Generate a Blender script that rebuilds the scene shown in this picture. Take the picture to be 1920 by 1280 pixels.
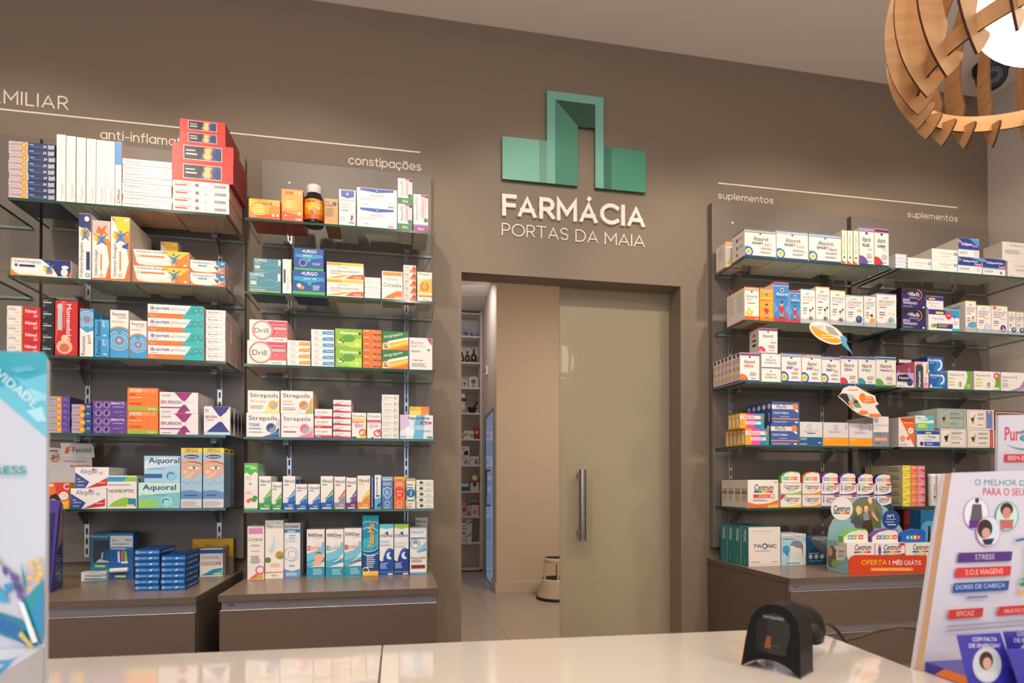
import bpy, math, random
import numpy as np
from mathutils import Matrix, Vector
random.seed(7)
for o in list(bpy.data.objects): bpy.data.objects.remove(o)
SC = bpy.context.scene
PI = math.pi
H = 1.30                                    # eye height above the floor
# ---------------------------------------------------------------- camera
F, CY, YAW, PIT, ROL = 1113.752, 894.432, 0.189482771, 0.00824480548, 0.000458915835
def _axis(v):
    x, y, z = v
    cp, sp, cr, sr = math.cos(PIT), math.sin(PIT), math.cos(ROL), math.sin(ROL)
    y, z = cp*y - sp*z, sp*y + cp*z
    return (cr*x - sr*y, sr*x + cr*y, z)
M = np.array([_axis((math.cos(YAW), 0, math.sin(YAW))), _axis((-math.sin(YAW), 0, math.cos(YAW))), _axis((0, 1, 0))]).T
cam = bpy.data.objects.new('camera', bpy.data.cameras.new('camera'))
SC.collection.objects.link(cam)
R_, U_, B_ = M[0], M[1], -M[2]
cam.matrix_world = Matrix(((R_[0], U_[0], B_[0], 0), (R_[1], U_[1], B_[1], 0), (R_[2], U_[2], B_[2], H), (0, 0, 0, 1)))
cam.data.sensor_width = 36; cam.data.lens = F/1920*36
cam.data.shift_y = (CY-640)/1920
cam.data.clip_start = 0.05
cam.data.dof.use_dof = True; cam.data.dof.focus_distance = 2.05; cam.data.dof.aperture_fstop = 7
SC.camera = cam
# ---------------------------------------------------------------- world, lights, exposure
SC.view_settings.view_transform = 'Standard'; SC.view_settings.look = 'None'
SC.view_settings.gamma = 1; SC.view_settings.use_curve_mapping = False
SC.view_settings.exposure = EXPO = -0.34
W = bpy.data.worlds.new('world'); SC.world = W; W.use_nodes = True
W.node_tree.nodes['Background'].inputs[0].default_value = (0.75, 0.85, 1, 1)
W.node_tree.nodes['Background'].inputs[1].default_value = 0.25
def light(name, kind, loc, power, col, aim=None, **kw):
    d = bpy.data.lights.new(name, kind); d.energy = power; d.color = col
    for k, v in kw.items(): setattr(d, k, v)
    o = bpy.data.objects.new(name, d); o.location = (loc[0], loc[1], loc[2]+H)
    if aim: o.rotation_euler = Vector((aim[0]-loc[0], aim[1]-loc[1], aim[2]-loc[2])).to_track_quat('-Z', 'Y').to_euler()
    SC.collection.objects.link(o); return o
WARM = (1, .84, .68); NEUT = (1, .91, .82); COOL = (.62, .78, 1)
SPY = .72
SPOTX = [-1.25, -.42, .66, 1.58, 2.25]
for x in SPOTX:
    light('spot_beam', 'SPOT', (x, SPY, 1.70), 64, WARM, (x, SPY+1, .70), spot_size=math.radians(70), spot_blend=.4, shadow_soft_size=.04)
for x, y in ((-1.5, -.5), (.1, -.5), (1.7, -.5), (-1.5, -2.0), (.1, -2.0), (1.7, -2.0)):
    light('downlight', 'AREA', (x, y, 1.74), 12, NEUT, (x, y, -1), shape='DISK', size=.13)
light('daylight', 'AREA', (-1.1, -4.3, .22), 80, COOL, (-1.0, 2, .1), shape='RECTANGLE', size=3.8, size_y=2.4)
light('counter_light', 'AREA', (.2, .35, 1.74), 12, NEUT, (.2, .35, -1), shape='DISK', size=.13)
light('stock_room_light', 'AREA', (2.2, 4.4, 2.3), 95, (1, .86, .70), (2.0, 4.6, -1), shape='SQUARE', size=.8)
light('stock_room_light', 'AREA', (.7, 7.2, 2.4), 14, (.85, .88, 1), (.9, 8, 0), shape='SQUARE', size=.5)
# ---------------------------------------------------------------- pixel rays (1920 x 1280 frame) to points in the room
def ray(px, py): return M.T @ np.array([(px-960)/F, (CY-py)/F, 1.])
EYE = np.array([0, 0, H])
def onY(px, py, Y): r = ray(px, py); return EYE+r*Y/r[1]
def onZ(px, py, Z): r = ray(px, py); return EYE+r*(Z-H)/r[2]
# ---------------------------------------------------------------- materials
def lin(c): return c/12.92 if c <= .04045 else ((c+.055)/1.055)**2.4
def rgb(h): h = h.lstrip('#'); return tuple(lin(int(h[i:i+2], 16)/255) for i in (0, 2, 4))+(1,)
PAL = dict(w='e6dfd7', k='1d1c1f', r='cf2230', o='f08020', y='f4c522', g='3b9a3c', l='8cc43a', b='1660b4', n='1e2c70', t='1c8c94',
           a='8fcbe8', p='5b3a90', m='a5286e', s='b4b5ba', d='56585e', i='f2a3b6', c='25a6d6', e='c49a68', h='7a95b2', q='2f7098', z='8d8a8c', W='fbfbf8', x='d8d4ce', f='e8b48c', u='2a4fa8')
MATS = {}
def nodes(m): m.use_nodes = True; return m.node_tree.nodes['Principled BSDF'], m.node_tree
def mat(col, rough=.42, metal=0, spec=.5, coat=0, emit=0, noise=0, nscale=40, key=None):
    h = PAL.get(col, col); k = (h, rough, metal, spec, coat, emit, noise)
    if k in MATS: return MATS[k]
    m = bpy.data.materials.new('surface_'+h); b, t = nodes(m)
    b.inputs['Base Color'].default_value = rgb(h); b.inputs['Roughness'].default_value = rough
    b.inputs['Metallic'].default_value = metal; b.inputs['Specular IOR Level'].default_value = spec
    b.inputs['Coat Weight'].default_value = coat; b.inputs['Coat Roughness'].default_value = .08
    if emit: b.inputs['Emission Color'].default_value = rgb(h); b.inputs['Emission Strength'].default_value = emit
    if noise:
        n = t.nodes.new('ShaderNodeTexNoise'); n.inputs['Scale'].default_value = nscale
        tc = t.nodes.new('ShaderNodeTexCoord'); t.links.new(tc.outputs['Object'], n.inputs['Vector'])
        bu = t.nodes.new('ShaderNodeBump'); bu.inputs['Strength'].default_value = noise; bu.inputs['Distance'].default_value = .002
        t.links.new(n.outputs[0], bu.inputs['Height']); t.links.new(bu.outputs[0], b.inputs['Normal'])
    MATS[k] = m; return m
def card(c): return mat(c, .38)
def glass_mat(name, tint, ior=1.5, rough=0, edge=False):
    m = bpy.data.materials.new(name); m.use_nodes = True; t = m.node_tree; t.nodes.clear()
    o = t.nodes.new('ShaderNodeOutputMaterial'); mx = t.nodes.new('ShaderNodeMixShader'); fr = t.nodes.new('ShaderNodeFresnel')
    tr = t.nodes.new('ShaderNodeBsdfTransparent'); gl = t.nodes.new('ShaderNodeBsdfGlossy')
    tr.inputs[0].default_value = tint; gl.inputs['Roughness'].default_value = rough; fr.inputs[0].default_value = ior
    ge = t.nodes.new('ShaderNodeNewGeometry'); iv = t.nodes.new('ShaderNodeMath'); iv.operation = 'SUBTRACT'; iv.inputs[0].default_value = 1; mu = t.nodes.new('ShaderNodeMath'); mu.operation = 'MULTIPLY'   # one reflection per pane: its outer face
    t.links.new(ge.outputs['Backfacing'], iv.inputs[1]); t.links.new(fr.outputs[0], mu.inputs[0]); t.links.new(iv.outputs[0], mu.inputs[1]); t.links.new(mu.outputs[0], mx.inputs[0]); t.links.new(tr.outputs[0], mx.inputs[1]); t.links.new(gl.outputs[0], mx.inputs[2])
    t.links.new(mx.outputs[0], o.inputs[0]); return m
GLASS = glass_mat('shelf_glass', (.93, .97, .95, 1))
GEDGE = mat('1f4a40', .12, spec=.8)
def wood(name, c1, c2, rough=.45, scale=(1, 1, 14)):
    m = bpy.data.materials.new(name); b, t = nodes(m)
    tc = t.nodes.new('ShaderNodeTexCoord'); mp = t.nodes.new('ShaderNodeMapping'); mp.inputs['Scale'].default_value = scale
    n = t.nodes.new('ShaderNodeTexNoise'); n.inputs['Scale'].default_value = 9; n.inputs['Detail'].default_value = 6; n.inputs['Distortion'].default_value = .6
    r = t.nodes.new('ShaderNodeValToRGB'); r.color_ramp.elements[0].color = rgb(c1); r.color_ramp.elements[1].color = rgb(c2)
    r.color_ramp.elements[0].position = .35; r.color_ramp.elements[1].position = .65
    t.links.new(tc.outputs['Object'], mp.inputs[0]); t.links.new(mp.outputs[0], n.inputs['Vector']); t.links.new(n.outputs[0], r.inputs[0])
    t.links.new(r.outputs[0], b.inputs['Base Color']); b.inputs['Roughness'].default_value = rough; return m
# ---------------------------------------------------------------- mesh builder
COL = SC.collection
class MB:
    def __init__(s): s.v = []; s.f = []; s.m = []; s.mats = []; s.sm = []
    def mi(s, m):
        if m not in s.mats: s.mats.append(m)
        return s.mats.index(m)
    def add(s, vs, fs, m, smooth=False):
        b = len(s.v); s.v += [tuple(float(c) for c in v) for v in vs]; k = s.mi(m)
        for f in fs: s.f.append([b+i for i in f]); s.m.append(k); s.sm.append(smooth)
    def box(s, x0, x1, y0, y1, z0, z1, m, side=None, top=None, bot=None, back=None):
        v = [(x, y, z) for z in (z0, z1) for y in (y0, y1) for x in (x0, x1)]
        s.add(v, [(0, 1, 5, 4)], m); s.add(v, [(2, 0, 4, 6), (1, 3, 7, 5)], side or m)
        s.add(v, [(4, 5, 7, 6)], top or side or m); s.add(v, [(0, 2, 3, 1)], bot or side or m); s.add(v, [(3, 2, 6, 7)], back or m)
    def prism(s, pts, d, m, side=None, caps=(1, 1)):
        """pts: list of 3D points (planar); d: extrusion vector"""
        n = len(pts); d = np.array(d, float); a = [np.array(p, float) for p in pts]; vs = a+[p+d for p in a]
        if caps[0]: s.add(vs, [list(range(n))[::-1]], m)
        if caps[1]: s.add(vs, [list(range(n, 2*n))], m)
        s.add(vs, [(i, (i+1) % n, n+(i+1) % n, n+i) for i in range(n)], side or m)
    def tube(s, pts, r, m, n=12, cap=True):
        pts = [Vector(p) for p in pts]; rs = r if isinstance(r, (list, tuple)) else [r]*len(pts); vs = []
        up = None
        for i, p in enumerate(pts):
            d = (pts[min(i+1, len(pts)-1)]-pts[max(i-1, 0)]).normalized()
            if up is None: up = d.orthogonal().normalized()
            up = (up-d*up.dot(d)).normalized(); w = d.cross(up)
            vs += [p+(up*math.cos(2*PI*k/n)+w*math.sin(2*PI*k/n))*rs[i] for k in range(n)]
        fs = [(i*n+k, i*n+(k+1) % n, (i+1)*n+(k+1) % n, (i+1)*n+k) for i in range(len(pts)-1) for k in range(n)]
        s.add(vs, fs, m, True)
        if cap: s.add(vs, [list(range(n))[::-1], list(range(len(vs)-n, len(vs)))], m)
    def lathe(s, prof, m, c=(0, 0, 0), n=32, smooth=True, sq=1):
        vs = [(c[0]+r*math.cos(2*PI*k/n), c[1]+r*math.sin(2*PI*k/n)*sq, c[2]+z) for r, z in prof for k in range(n)]
        s.add(vs, [(i*n+k, i*n+(k+1) % n, (i+1)*n+(k+1) % n, (i+1)*n+k) for i in range(len(prof)-1) for k in range(n)], m, smooth)
    def build(s, name, parent=None, loc=None, bevel=0, mesh=None):
        me = bpy.data.meshes.new(name); me.from_pydata(s.v, [], s.f)
        for m in s.mats: me.materials.append(m)
        me.polygons.foreach_set('material_index', s.m); me.polygons.foreach_set('use_smooth', s.sm); me.update()
        return link(name, me, parent, loc, bevel)
def link(name, me, parent=None, loc=None, bevel=0):
    o = bpy.data.objects.new(name, me); COL.objects.link(o)
    if parent: o.parent = parent
    if loc is not None: o.location = loc
    if bevel:
        b = o.modifiers.new('bevel', 'BEVEL'); b.width = bevel; b.segments = 3; b.limit_method = 'ANGLE'; b.angle_limit = .6
    return o
def empty(name, loc): 
    o = bpy.data.objects.new(name, None); COL.objects.link(o); o.location = loc; o.empty_display_size = .05; return o
def tag(o, label, cat, group=None):
    o['label'] = label; o['category'] = cat
    if group: o['group'] = group
    return o
def struct(o): o['kind'] = 'structure'; return o
# ---------------------------------------------------------------- lettering: glyph outlines filled, scaled to a rectangle
TXT = {}
def glyphs(s, bold=False, ital=False, res=3):
    k = (s, bold, ital, res)
    if k in TXT: return TXT[k]
    c = bpy.data.curves.new('lettering', 'FONT'); c.body = s; c.size = 1; c.resolution_u = res
    if ital: c.shear = .25
    if isinstance(bold, float): c.offset = bold; bold = False
    o = bpy.data.objects.new('lettering', c); me = bpy.data.meshes.new_from_object(o)
    vs = [(v.co.x, v.co.y) for v in me.vertices]; cnt = max(1, len(vs)); fs = [tuple(p.vertices) for p in me.polygons]
    bpy.data.objects.remove(o); bpy.data.curves.remove(c); bpy.data.meshes.remove(me)
    if bold and vs:                                          # heavier strokes: the outline repeated a hair apart
        w = .035; n0 = len(vs); v0, f0 = list(vs), list(fs)
        for q, (dx, dy) in enumerate(((w, 0), (w/2, w/2), (w/2, -w/2)), 1):
            vs += [(x+dx, y+dy) for x, y in v0]; fs += [tuple(i+q*n0 for i in f) for f in f0]
    if not vs: vs, fs = [(0, 0), (1, 0), (0, 1)], [(0, 1, 2)]
    a = np.array(vs); lo = a.min(0); sz = np.maximum(a.max(0)-lo, 1e-6)
    TXT[k] = ((a-lo)/sz, fs, cnt); return TXT[k]
def art(mb, code, P, asp, m=card, rnd=random.Random(3)):
    """prints on one face. P(u, v, layer) -> 3D point; asp = face width / face height. Commands separated by |"""
    lay = 1
    for cmd in code.split('|'):
        cmd = cmd.strip()
        if not cmd: continue
        txt = None
        if cmd[0] == 'T': cmd, txt = cmd.split(':', 1)
        a = cmd.split(); k, c = a[0], m(a[1]); n = []; fl = ''
        for q in a[2:]:
            try: n.append(float(q))
            except ValueError: fl = q
        if k == 'R': mb.add([P(n[0], n[1], lay), P(n[2], n[1], lay), P(n[2], n[3], lay), P(n[0], n[3], lay)], [(0, 1, 2, 3)], c)
        elif k == 'P':
            p = [P(n[i], n[i+1], lay) for i in range(0, len(n), 2)]; mb.add(p, [list(range(len(p)))], c)
        elif k == 'C':
            p = [P(n[0]+n[2]/asp*math.cos(i*PI/10), n[1]+n[2]*math.sin(i*PI/10), lay) for i in range(20)]; mb.add(p, [list(range(20))], c)
        elif k == 'E':
            p = [P(n[0]+n[2]*math.cos(i*PI/12), n[1]+n[3]*math.sin(i*PI/12), lay) for i in range(24)]; mb.add(p, [list(range(24))], c)
        elif k == 'O':                                   # ring: u v r width [start end in turns]
            a0, a1 = (n[4], n[5]) if len(n) > 4 else (0, 1); N = 24; p = []
            for i in range(N+1):
                t = 2*PI*(a0+(a1-a0)*i/N)
                for r in (n[2]-n[3]/2, n[2]+n[3]/2): p.append(P(n[0]+r/asp*math.cos(t), n[1]+r*math.sin(t), lay))
            mb.add(p, [(2*i, 2*i+1, 2*i+3, 2*i+2) for i in range(N)], c)
        elif k == 'S':                                   # swoosh: curve through start, control, end with width growing
            x0, y0, x1, y1, x2, y2, w = n[:7]; p = []; N = 12
            for i in range(N+1):
                t = i/N; x = (1-t)**2*x0+2*t*(1-t)*x1+t*t*x2; y = (1-t)**2*y0+2*t*(1-t)*y1+t*t*y2; q = w*math.sin(PI*min(1, t*.5+.02))
                p += [P(x, y, lay), P(x, min(1, y+q) if y <= 1 else y+q, lay)]
            mb.add(p, [(2*i, 2*i+2, 2*i+3, 2*i+1) for i in range(N)], c)
        elif k == 'L':
            cnt = int(n[4]); h = (n[3]-n[1])/(cnt*2-1) if cnt > 1 else n[3]-n[1]
            for i in range(cnt):
                v = n[1]+2*i*h; u1 = n[0]+(n[2]-n[0])*(.72+.28*rnd.random())
                mb.add([P(n[0], v, lay), P(u1, v, lay), P(u1, v+h*.8, lay), P(n[0], v+h*.8, lay)], [(0, 1, 2, 3)], c)
        elif k == 'T':
            g, fs, n0 = glyphs(txt, 'b' in fl, 'i' in fl); u0, v0, u1, v1 = n[:4]; Q = lambda j, u, v: P(u, v, lay+.3*(j//n0))
            if 'v' in fl: p = [Q(j, u1-(u1-u0)*y, v0+(v1-v0)*x) for j, (x, y) in enumerate(g)]
            elif 'd' in fl: p = [Q(j, u0+(u1-u0)*y, v1-(v1-v0)*x) for j, (x, y) in enumerate(g)]
            else:
                sl = .30*(u1-u0) if 's' in fl else 0
                p = [Q(j, u0+(u1-u0)*x, v0+(v1-v0)*y+sl*x) for j, (x, y) in enumerate(g)]
            mb.add(p, fs, c)
        lay += 2 if txt else 1
# ================================================================ room shell
TAUPE = mat('807160', .6, noise=.12, nscale=220); CEIL = mat('eee6df', .8); WHITEW = mat('cfc3b8', .75); CREAM = mat('dcc7ae', .75)
CZ = 3.057; WY = 2.25; DX0, DX1, DZ = .236, 1.134, 2.10
b = MB(); b.box(-3.2, DX0, WY, WY+.095, 0, CZ, TAUPE); b.box(DX1, 2.65, WY, WY+.095, 0, CZ, TAUPE); b.box(DX0, DX1, WY, WY+.095, DZ, CZ, TAUPE)
struct(b.build('wall_back'))
b = MB(); b.box(2.65, 2.75, -4.4, WY, 0, CZ, WHITEW); struct(b.build('wall_right'))
b = MB(); b.box(-3.3, -3.2, -4.4, WY+.095, 0, CZ, WHITEW); struct(b.build('wall_left'))
b = MB(); b.box(-3.3, 2.75, -4.4, WY+.095, CZ, CZ+.1, CEIL); struct(b.build('ceiling'))
b = MB()                                             # shop front behind the viewer: window opening on the left, wall on the right
b.box(.9, 2.75, -4.5, -4.4, 0, CZ, WHITEW); b.box(-3.3, -3.1, -4.5, -4.4, 0, CZ, WHITEW); b.box(-3.1, .9, -4.5, -4.4, 2.8, CZ, WHITEW); b.box(-3.1, .9, -4.5, -4.4, 0, .25, WHITEW)
struct(b.build('wall_front'))
def tiles():
    m = bpy.data.materials.new('floor_tiles'); bs, t = nodes(m)
    tc = t.nodes.new('ShaderNodeTexCoord'); br = t.nodes.new('ShaderNodeTexBrick'); br.offset = 0
    br.inputs['Color1'].default_value = rgb('b3a294'); br.inputs['Color2'].default_value = rgb('ad9c8e'); br.inputs['Mortar'].default_value = rgb('8f8073')
    br.inputs['Scale'].default_value = 1; br.inputs['Mortar Size'].default_value = .004; br.inputs['Brick Width'].default_value = .9; br.inputs['Row Height'].default_value = .9
    t.links.new(tc.outputs['Object'], br.inputs['Vector']); t.links.new(br.outputs[0], bs.inputs['Base Color']); bs.inputs['Roughness'].default_value = .3
    return m
b = MB(); b.box(-3.3, 5.2, -4.5, 9.3, -.1, 0, tiles()); struct(b.build('floor'))
# ---- stock room behind the doorway
b = MB(); b.prism([(1.137, 6.9, 0), (5.0, 6.9, 0), (5.0, 8.955, 0), (1.23, 8.955, 0)], (0, 0, 3.795), CREAM); struct(b.build('wall_stock_room'))
b = MB(); b.box(-.6, 5.1, 8.96, 9.1, 0, 3.8, WHITEW); struct(b.build('wall_far'))
b = MB(); b.box(-.7, -.6, WY+.1, 9.1, 0, 3.8, WHITEW); struct(b.build('wall_stock_left'))
b = MB(); b.box(5.0, 5.1, WY+.1, 6.9, 0, 3.8, WHITEW); struct(b.build('wall_stock_right'))
b = MB(); b.box(-.7, 5.1, WY+.1, 9.1, 3.8, 3.9, CEIL)
for y in (7.3, 7.9, 8.5): b.box(-.6, 1.2, y, y+.012, 3.79, 3.8, mat('a59a90'))
struct(b.build('ceiling_stock_room'))
SKW = mat('d9c9b8', .5)
b = MB(); b.box(1.125, 5.0, 6.885, 6.9, 0, .12, SKW); b.prism([(1.122, 6.885, 0), (1.137, 6.9, 0), (1.158, 7.35, 0), (1.143, 7.35, 0)], (0, 0, .12), SKW); struct(b.build('baseboard_stock_room'))
# glass side door in the corridor, seen almost edge-on
def sx(y): return 1.137+(y-6.9)*.0454
b = MB(); fr = mat('8f949a', .5); 
b.prism([(sx(7.15)-.006, 7.15, 0), (sx(7.15)+.0, 7.15, 0), (sx(8.35), 8.35, 0), (sx(8.35)-.006, 8.35, 0)], (0, 0, 2.22), fr)
d = struct(b.build('door_2'))
b = MB(); b.prism([(sx(7.2)-.010, 7.2, .02), (sx(7.2)-.007, 7.2, .02), (sx(8.0)-.007, 8.0, .02), (sx(8.0)-.010, 8.0, .02)], (0, 0, 2.14), mat('8fb4dc', .08, spec=.8, coat=.5, emit=.45)); b.build('glass_pane', d)  # pane glows by itself to stand for the lit room behind it
b = MB(); b.tube([(sx(7.5)-.01, 7.5, 1.0), (sx(7.5)-.05, 7.55, 1.0), (sx(7.6)-.05, 7.6, 1.0), (sx(7.6)-.05, 7.6, 1.45), (sx(7.5)-.05, 7.55, 1.45), (sx(7.5)-.01, 7.5, 1.45)], .011, mat('6d7276', .3, 1)); b.build('pull_handle', d)
b = MB(); p = onY(913, 695, 7.9); b.box(sx(7.9)-.03, sx(7.9)-.001, 7.85, 7.95, p[2]-.06, p[2]+.06, mat('e3dcd2')); b.box(sx(7.9)-.034, sx(7.9)-.028, 7.87, 7.92, p[2]-.02, p[2]+.03, mat('r'))
tag(b.build('alarm_button'), 'small white wall box with red button beside the corridor glass door', 'alarm button')
# ---- sliding frosted door
GX0 = float(onY(1050, 860, 2.37)[0])
def frosted():
    m = bpy.data.materials.new('frosted_glass'); m.use_nodes = True; t = m.node_tree; t.nodes.clear(); N = t.nodes.new
    o = N('ShaderNodeOutputMaterial'); d = N('ShaderNodeBsdfDiffuse'); tl = N('ShaderNodeBsdfTranslucent'); g = N('ShaderNodeBsdfGlossy'); m1 = N('ShaderNodeMixShader'); m2 = N('ShaderNodeMixShader'); fr = N('ShaderNodeFresnel')
    d.inputs[0].default_value = rgb('bdb198'); tl.inputs[0].default_value = rgb('dcd2ba'); g.inputs['Roughness'].default_value = .015; m1.inputs[0].default_value = .45; fr.inputs[0].default_value = 1.5
    t.links.new(d.outputs[0], m1.inputs[1]); t.links.new(tl.outputs[0], m1.inputs[2]); t.links.new(fr.outputs[0], m2.inputs[0]); t.links.new(m1.outputs[0], m2.inputs[1]); t.links.new(g.outputs[0], m2.inputs[2]); t.links.new(m2.outputs[0], o.inputs[0]); return m
d = empty('door_1', ((GX0+1.6)/2, 2.375, 0)); struct(d)
b = MB(); b.box(GX0, 1.62, 2.37, 2.38, .01, 2.25, frosted(), side=mat('b8cdb9', .15)); g = b.build('glass_panel', d, (-(GX0+1.6)/2, -2.375, 0))
STEEL = mat('a8a19b', .28, 1)
hx, _, hz1 = onY(1092, 880, 2.315); hz0 = onY(1092, 1013, 2.315)[2]
b = MB(); b.tube([(hx, 2.315, hz0), (hx, 2.315, hz1)], .0155, STEEL, 20)
for z in (hz0+.03, hz1-.02): b.tube([(hx, 2.318, z), (hx-.0, 2.369, z)], .011, STEEL, 14)
b.build('door_handle', d, (-(GX0+1.6)/2, -2.375, 0))
# ================================================================ drawer cabinets
CAB = mat('63544a', .4, noise=.03); CABTOP = mat('83705f', .28); ALU = mat('a3a0a3', .4, .7); CT = .988
def cabinet(x0, x1, yf, label, codes):
    r = empty('drawer_cabinet', ((x0+x1)/2, 2.0, 0)); o = (-(x0+x1)/2, -2.0, 0); tag(r, label, 'drawer cabinet', 'taupe drawer cabinets along the wall')
    b = MB(); b.box(x0+.002, x1-.002, yf+.022, 2.246, .02, CT-.0185, CAB); b.build('body', r, o)
    b = MB(); b.box(x0, x1, yf, 2.248, CT-.018, CT, CAB, side=CAB, top=CABTOP); b.build('countertop', r, o, .0012)
    z = CT-.018
    for i, c in enumerate(codes):
        h = .028
        f0 = z-h-.112
        b = MB(); b.box(x0+.003, x1-.003, yf+.001, yf+.021, f0, z-h, CAB); dr = b.build('drawer', r, o, .001)
        b = MB(); b.box(x0+.006, x1-.004, yf+.012, yf+.0215, z-h+.001, z-.001, ALU); b.tube([(x0+.004, yf+.003, z-h+.002), (x1-.004, yf+.003, z-h+.002)], .0022, ALU, 8)
        art(b, 'T k .0 .0 1 1 b:'+c, lambda u, v, l, z=z: (x0+.022+u*.016, yf+.0118, z-.016+v*.007), 2)
        hh = b.build('handle_channel', dr)
        z = f0-.002
    return r
cabinet(-1.139, -.5395, 1.752, 'taupe drawer cabinet under the left shelves with homeopathy boxes on top', ['G5', 'G6', 'G7', 'G8', 'G9', 'G4'])
cabinet(-.487, .116, 1.765, 'taupe drawer cabinet left of the doorway with nasal spray boxes on top', ['G9', 'G10', 'G11', 'G12', 'G13', 'G14'])
cabinet(1.2465, 1.885, 1.722, 'taupe drawer cabinet right of the doorway under the supplement shelves', ['G17', 'G18', 'G19', 'G20', 'G21', 'G22'])
cabinet(1.89, 2.62, 1.722, 'taupe drawer cabinet in the right corner behind the leaflet display', ['G23', 'G24', 'G25', 'G26', 'G27', 'G28'])
# ================================================================ shelving units
PANEL = mat('726961', .42, noise=.04); RAILM = mat('b9b9bd', .3, .9); SLOT = mat('17171a', .6); BRK = mat('8d8884', .35, .6)
SHZ = {'0': [2.141, 1.91, 1.68, 1.448, 1.22], 'A': [2.144, 1.914, 1.680, 1.448, 1.220], 'B': [2.139, 1.905, 1.675, 1.444, 1.212], 'C': [2.140, 1.903, 1.674, 1.438, 1.204], 'D': [2.142, 1.904, 1.672, 1.438, 1.204]}
def unit(k, p0, p1, s0, s1, rails, label):
    c = (p0+p1)/2; r = empty('shelving_unit', (c, 2.22, 1.02)); o = (-c, -2.22, -1.02)
    tag(r, label, 'shelving unit', 'glass shelving units on taupe back panels')
    b = MB(); b.box(p0, p1, 2.22, 2.2495, 1.035, 2.442, PANEL); bp = b.build('back_panel', r, o, .001)
    for x in rails:
        b = MB(); b.box(x-.0075, x+.0075, 2.2165, 2.2202, 1.05, 2.20, RAILM)
        for i in range(34): z = 1.06+i*.0333; b.box(x-.0028, x+.0028, 2.2158, 2.2166, z, z+.02, SLOT)
        b.build('slotted_rail', r, o)
    for z in SHZ[k]:
        t = .008
        b = MB(); b.box(s0, s1, 2.0, 2.214, z-t, z, GEDGE); vs = list(b.v)
        b.m = [0]*len(b.m); b.mats = [GEDGE]; gi = b.mi(GLASS); bi = b.mi(mat('8f9c94', .2))
        for i, f in enumerate(b.f):
            if i in (3, 4): b.m[i] = gi
            if i == 5: b.m[i] = bi                       # top and underside are clear, the ground edges green
        b.build('glass_shelf', r, o, .0006)
        for x in rails:
            b = MB(); zz = z-t-.0006
            b.prism([(x-.002, 2.214, zz), (x-.002, 2.148, zz), (x-.002, 2.148, zz-.008), (x-.002, 2.198, zz-.05), (x-.002, 2.214, zz-.05)], (.004, 0, 0), BRK)
            b.box(x-.009, x+.009, 2.15, 2.166, zz-.008, zz, BRK)
            b.build('bracket', r, o)
    return r
unit('0', -1.80, -1.1670, -1.78, -1.1825, [-1.36], 'glass shelving unit at the far left edge, mostly out of view')
unit('A', -1.158, -.530, -1.134, -.5315, [-1.02, -.609], 'left glass shelving unit full of painkiller boxes on a taupe panel')
unit('B', -.474, .1195, -.478, .1215, [-.379, .0295], 'middle glass shelving unit left of the doorway with cold and throat medicine')
unit('C', 1.258, 1.887, 1.267, 1.902, [1.335, 1.76], 'glass shelving unit just right of the doorway with supplement boxes')
unit('D', 1.908, 2.618, 1.9385, 2.6, [1.993, 2.42], 'glass shelving unit in the right corner beside the pale wall')
# ================================================================ lettering and logo on the wall
LET = mat('efe4da', .5)
def arc(cx, cy, rx, ry, a0, a1, n=14): return [(cx+rx*math.cos(math.radians(a0+(a1-a0)*i/n)), cy+ry*math.sin(math.radians(a0+(a1-a0)*i/n))) for i in range(n+1)]
XH = .69; R0_ = XH/2
_s = lambda w, h: arc(w*.5, h*.745, w*.46, h*.255, 25, 90, 6)+arc(w*.5, h*.745, w*.48, h*.255, 90, 240, 10)[1:]+arc(w*.5, h*.255, w*.48, h*.255, 60, -90, 10)+arc(w*.5, h*.255, w*.46, h*.255, -90, -155, 6)[1:]
_bowl = lambda y0, y1, w: [(0, y1), (w-(y1-y0)/2, y1)]+arc(w-(y1-y0)/2, (y0+y1)/2, (y1-y0)/2, (y1-y0)/2, 90, -90)[1:]+[(0, y0)]
_o = arc(.33, R0_, .33, R0_, 90, 450, 28)
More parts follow.
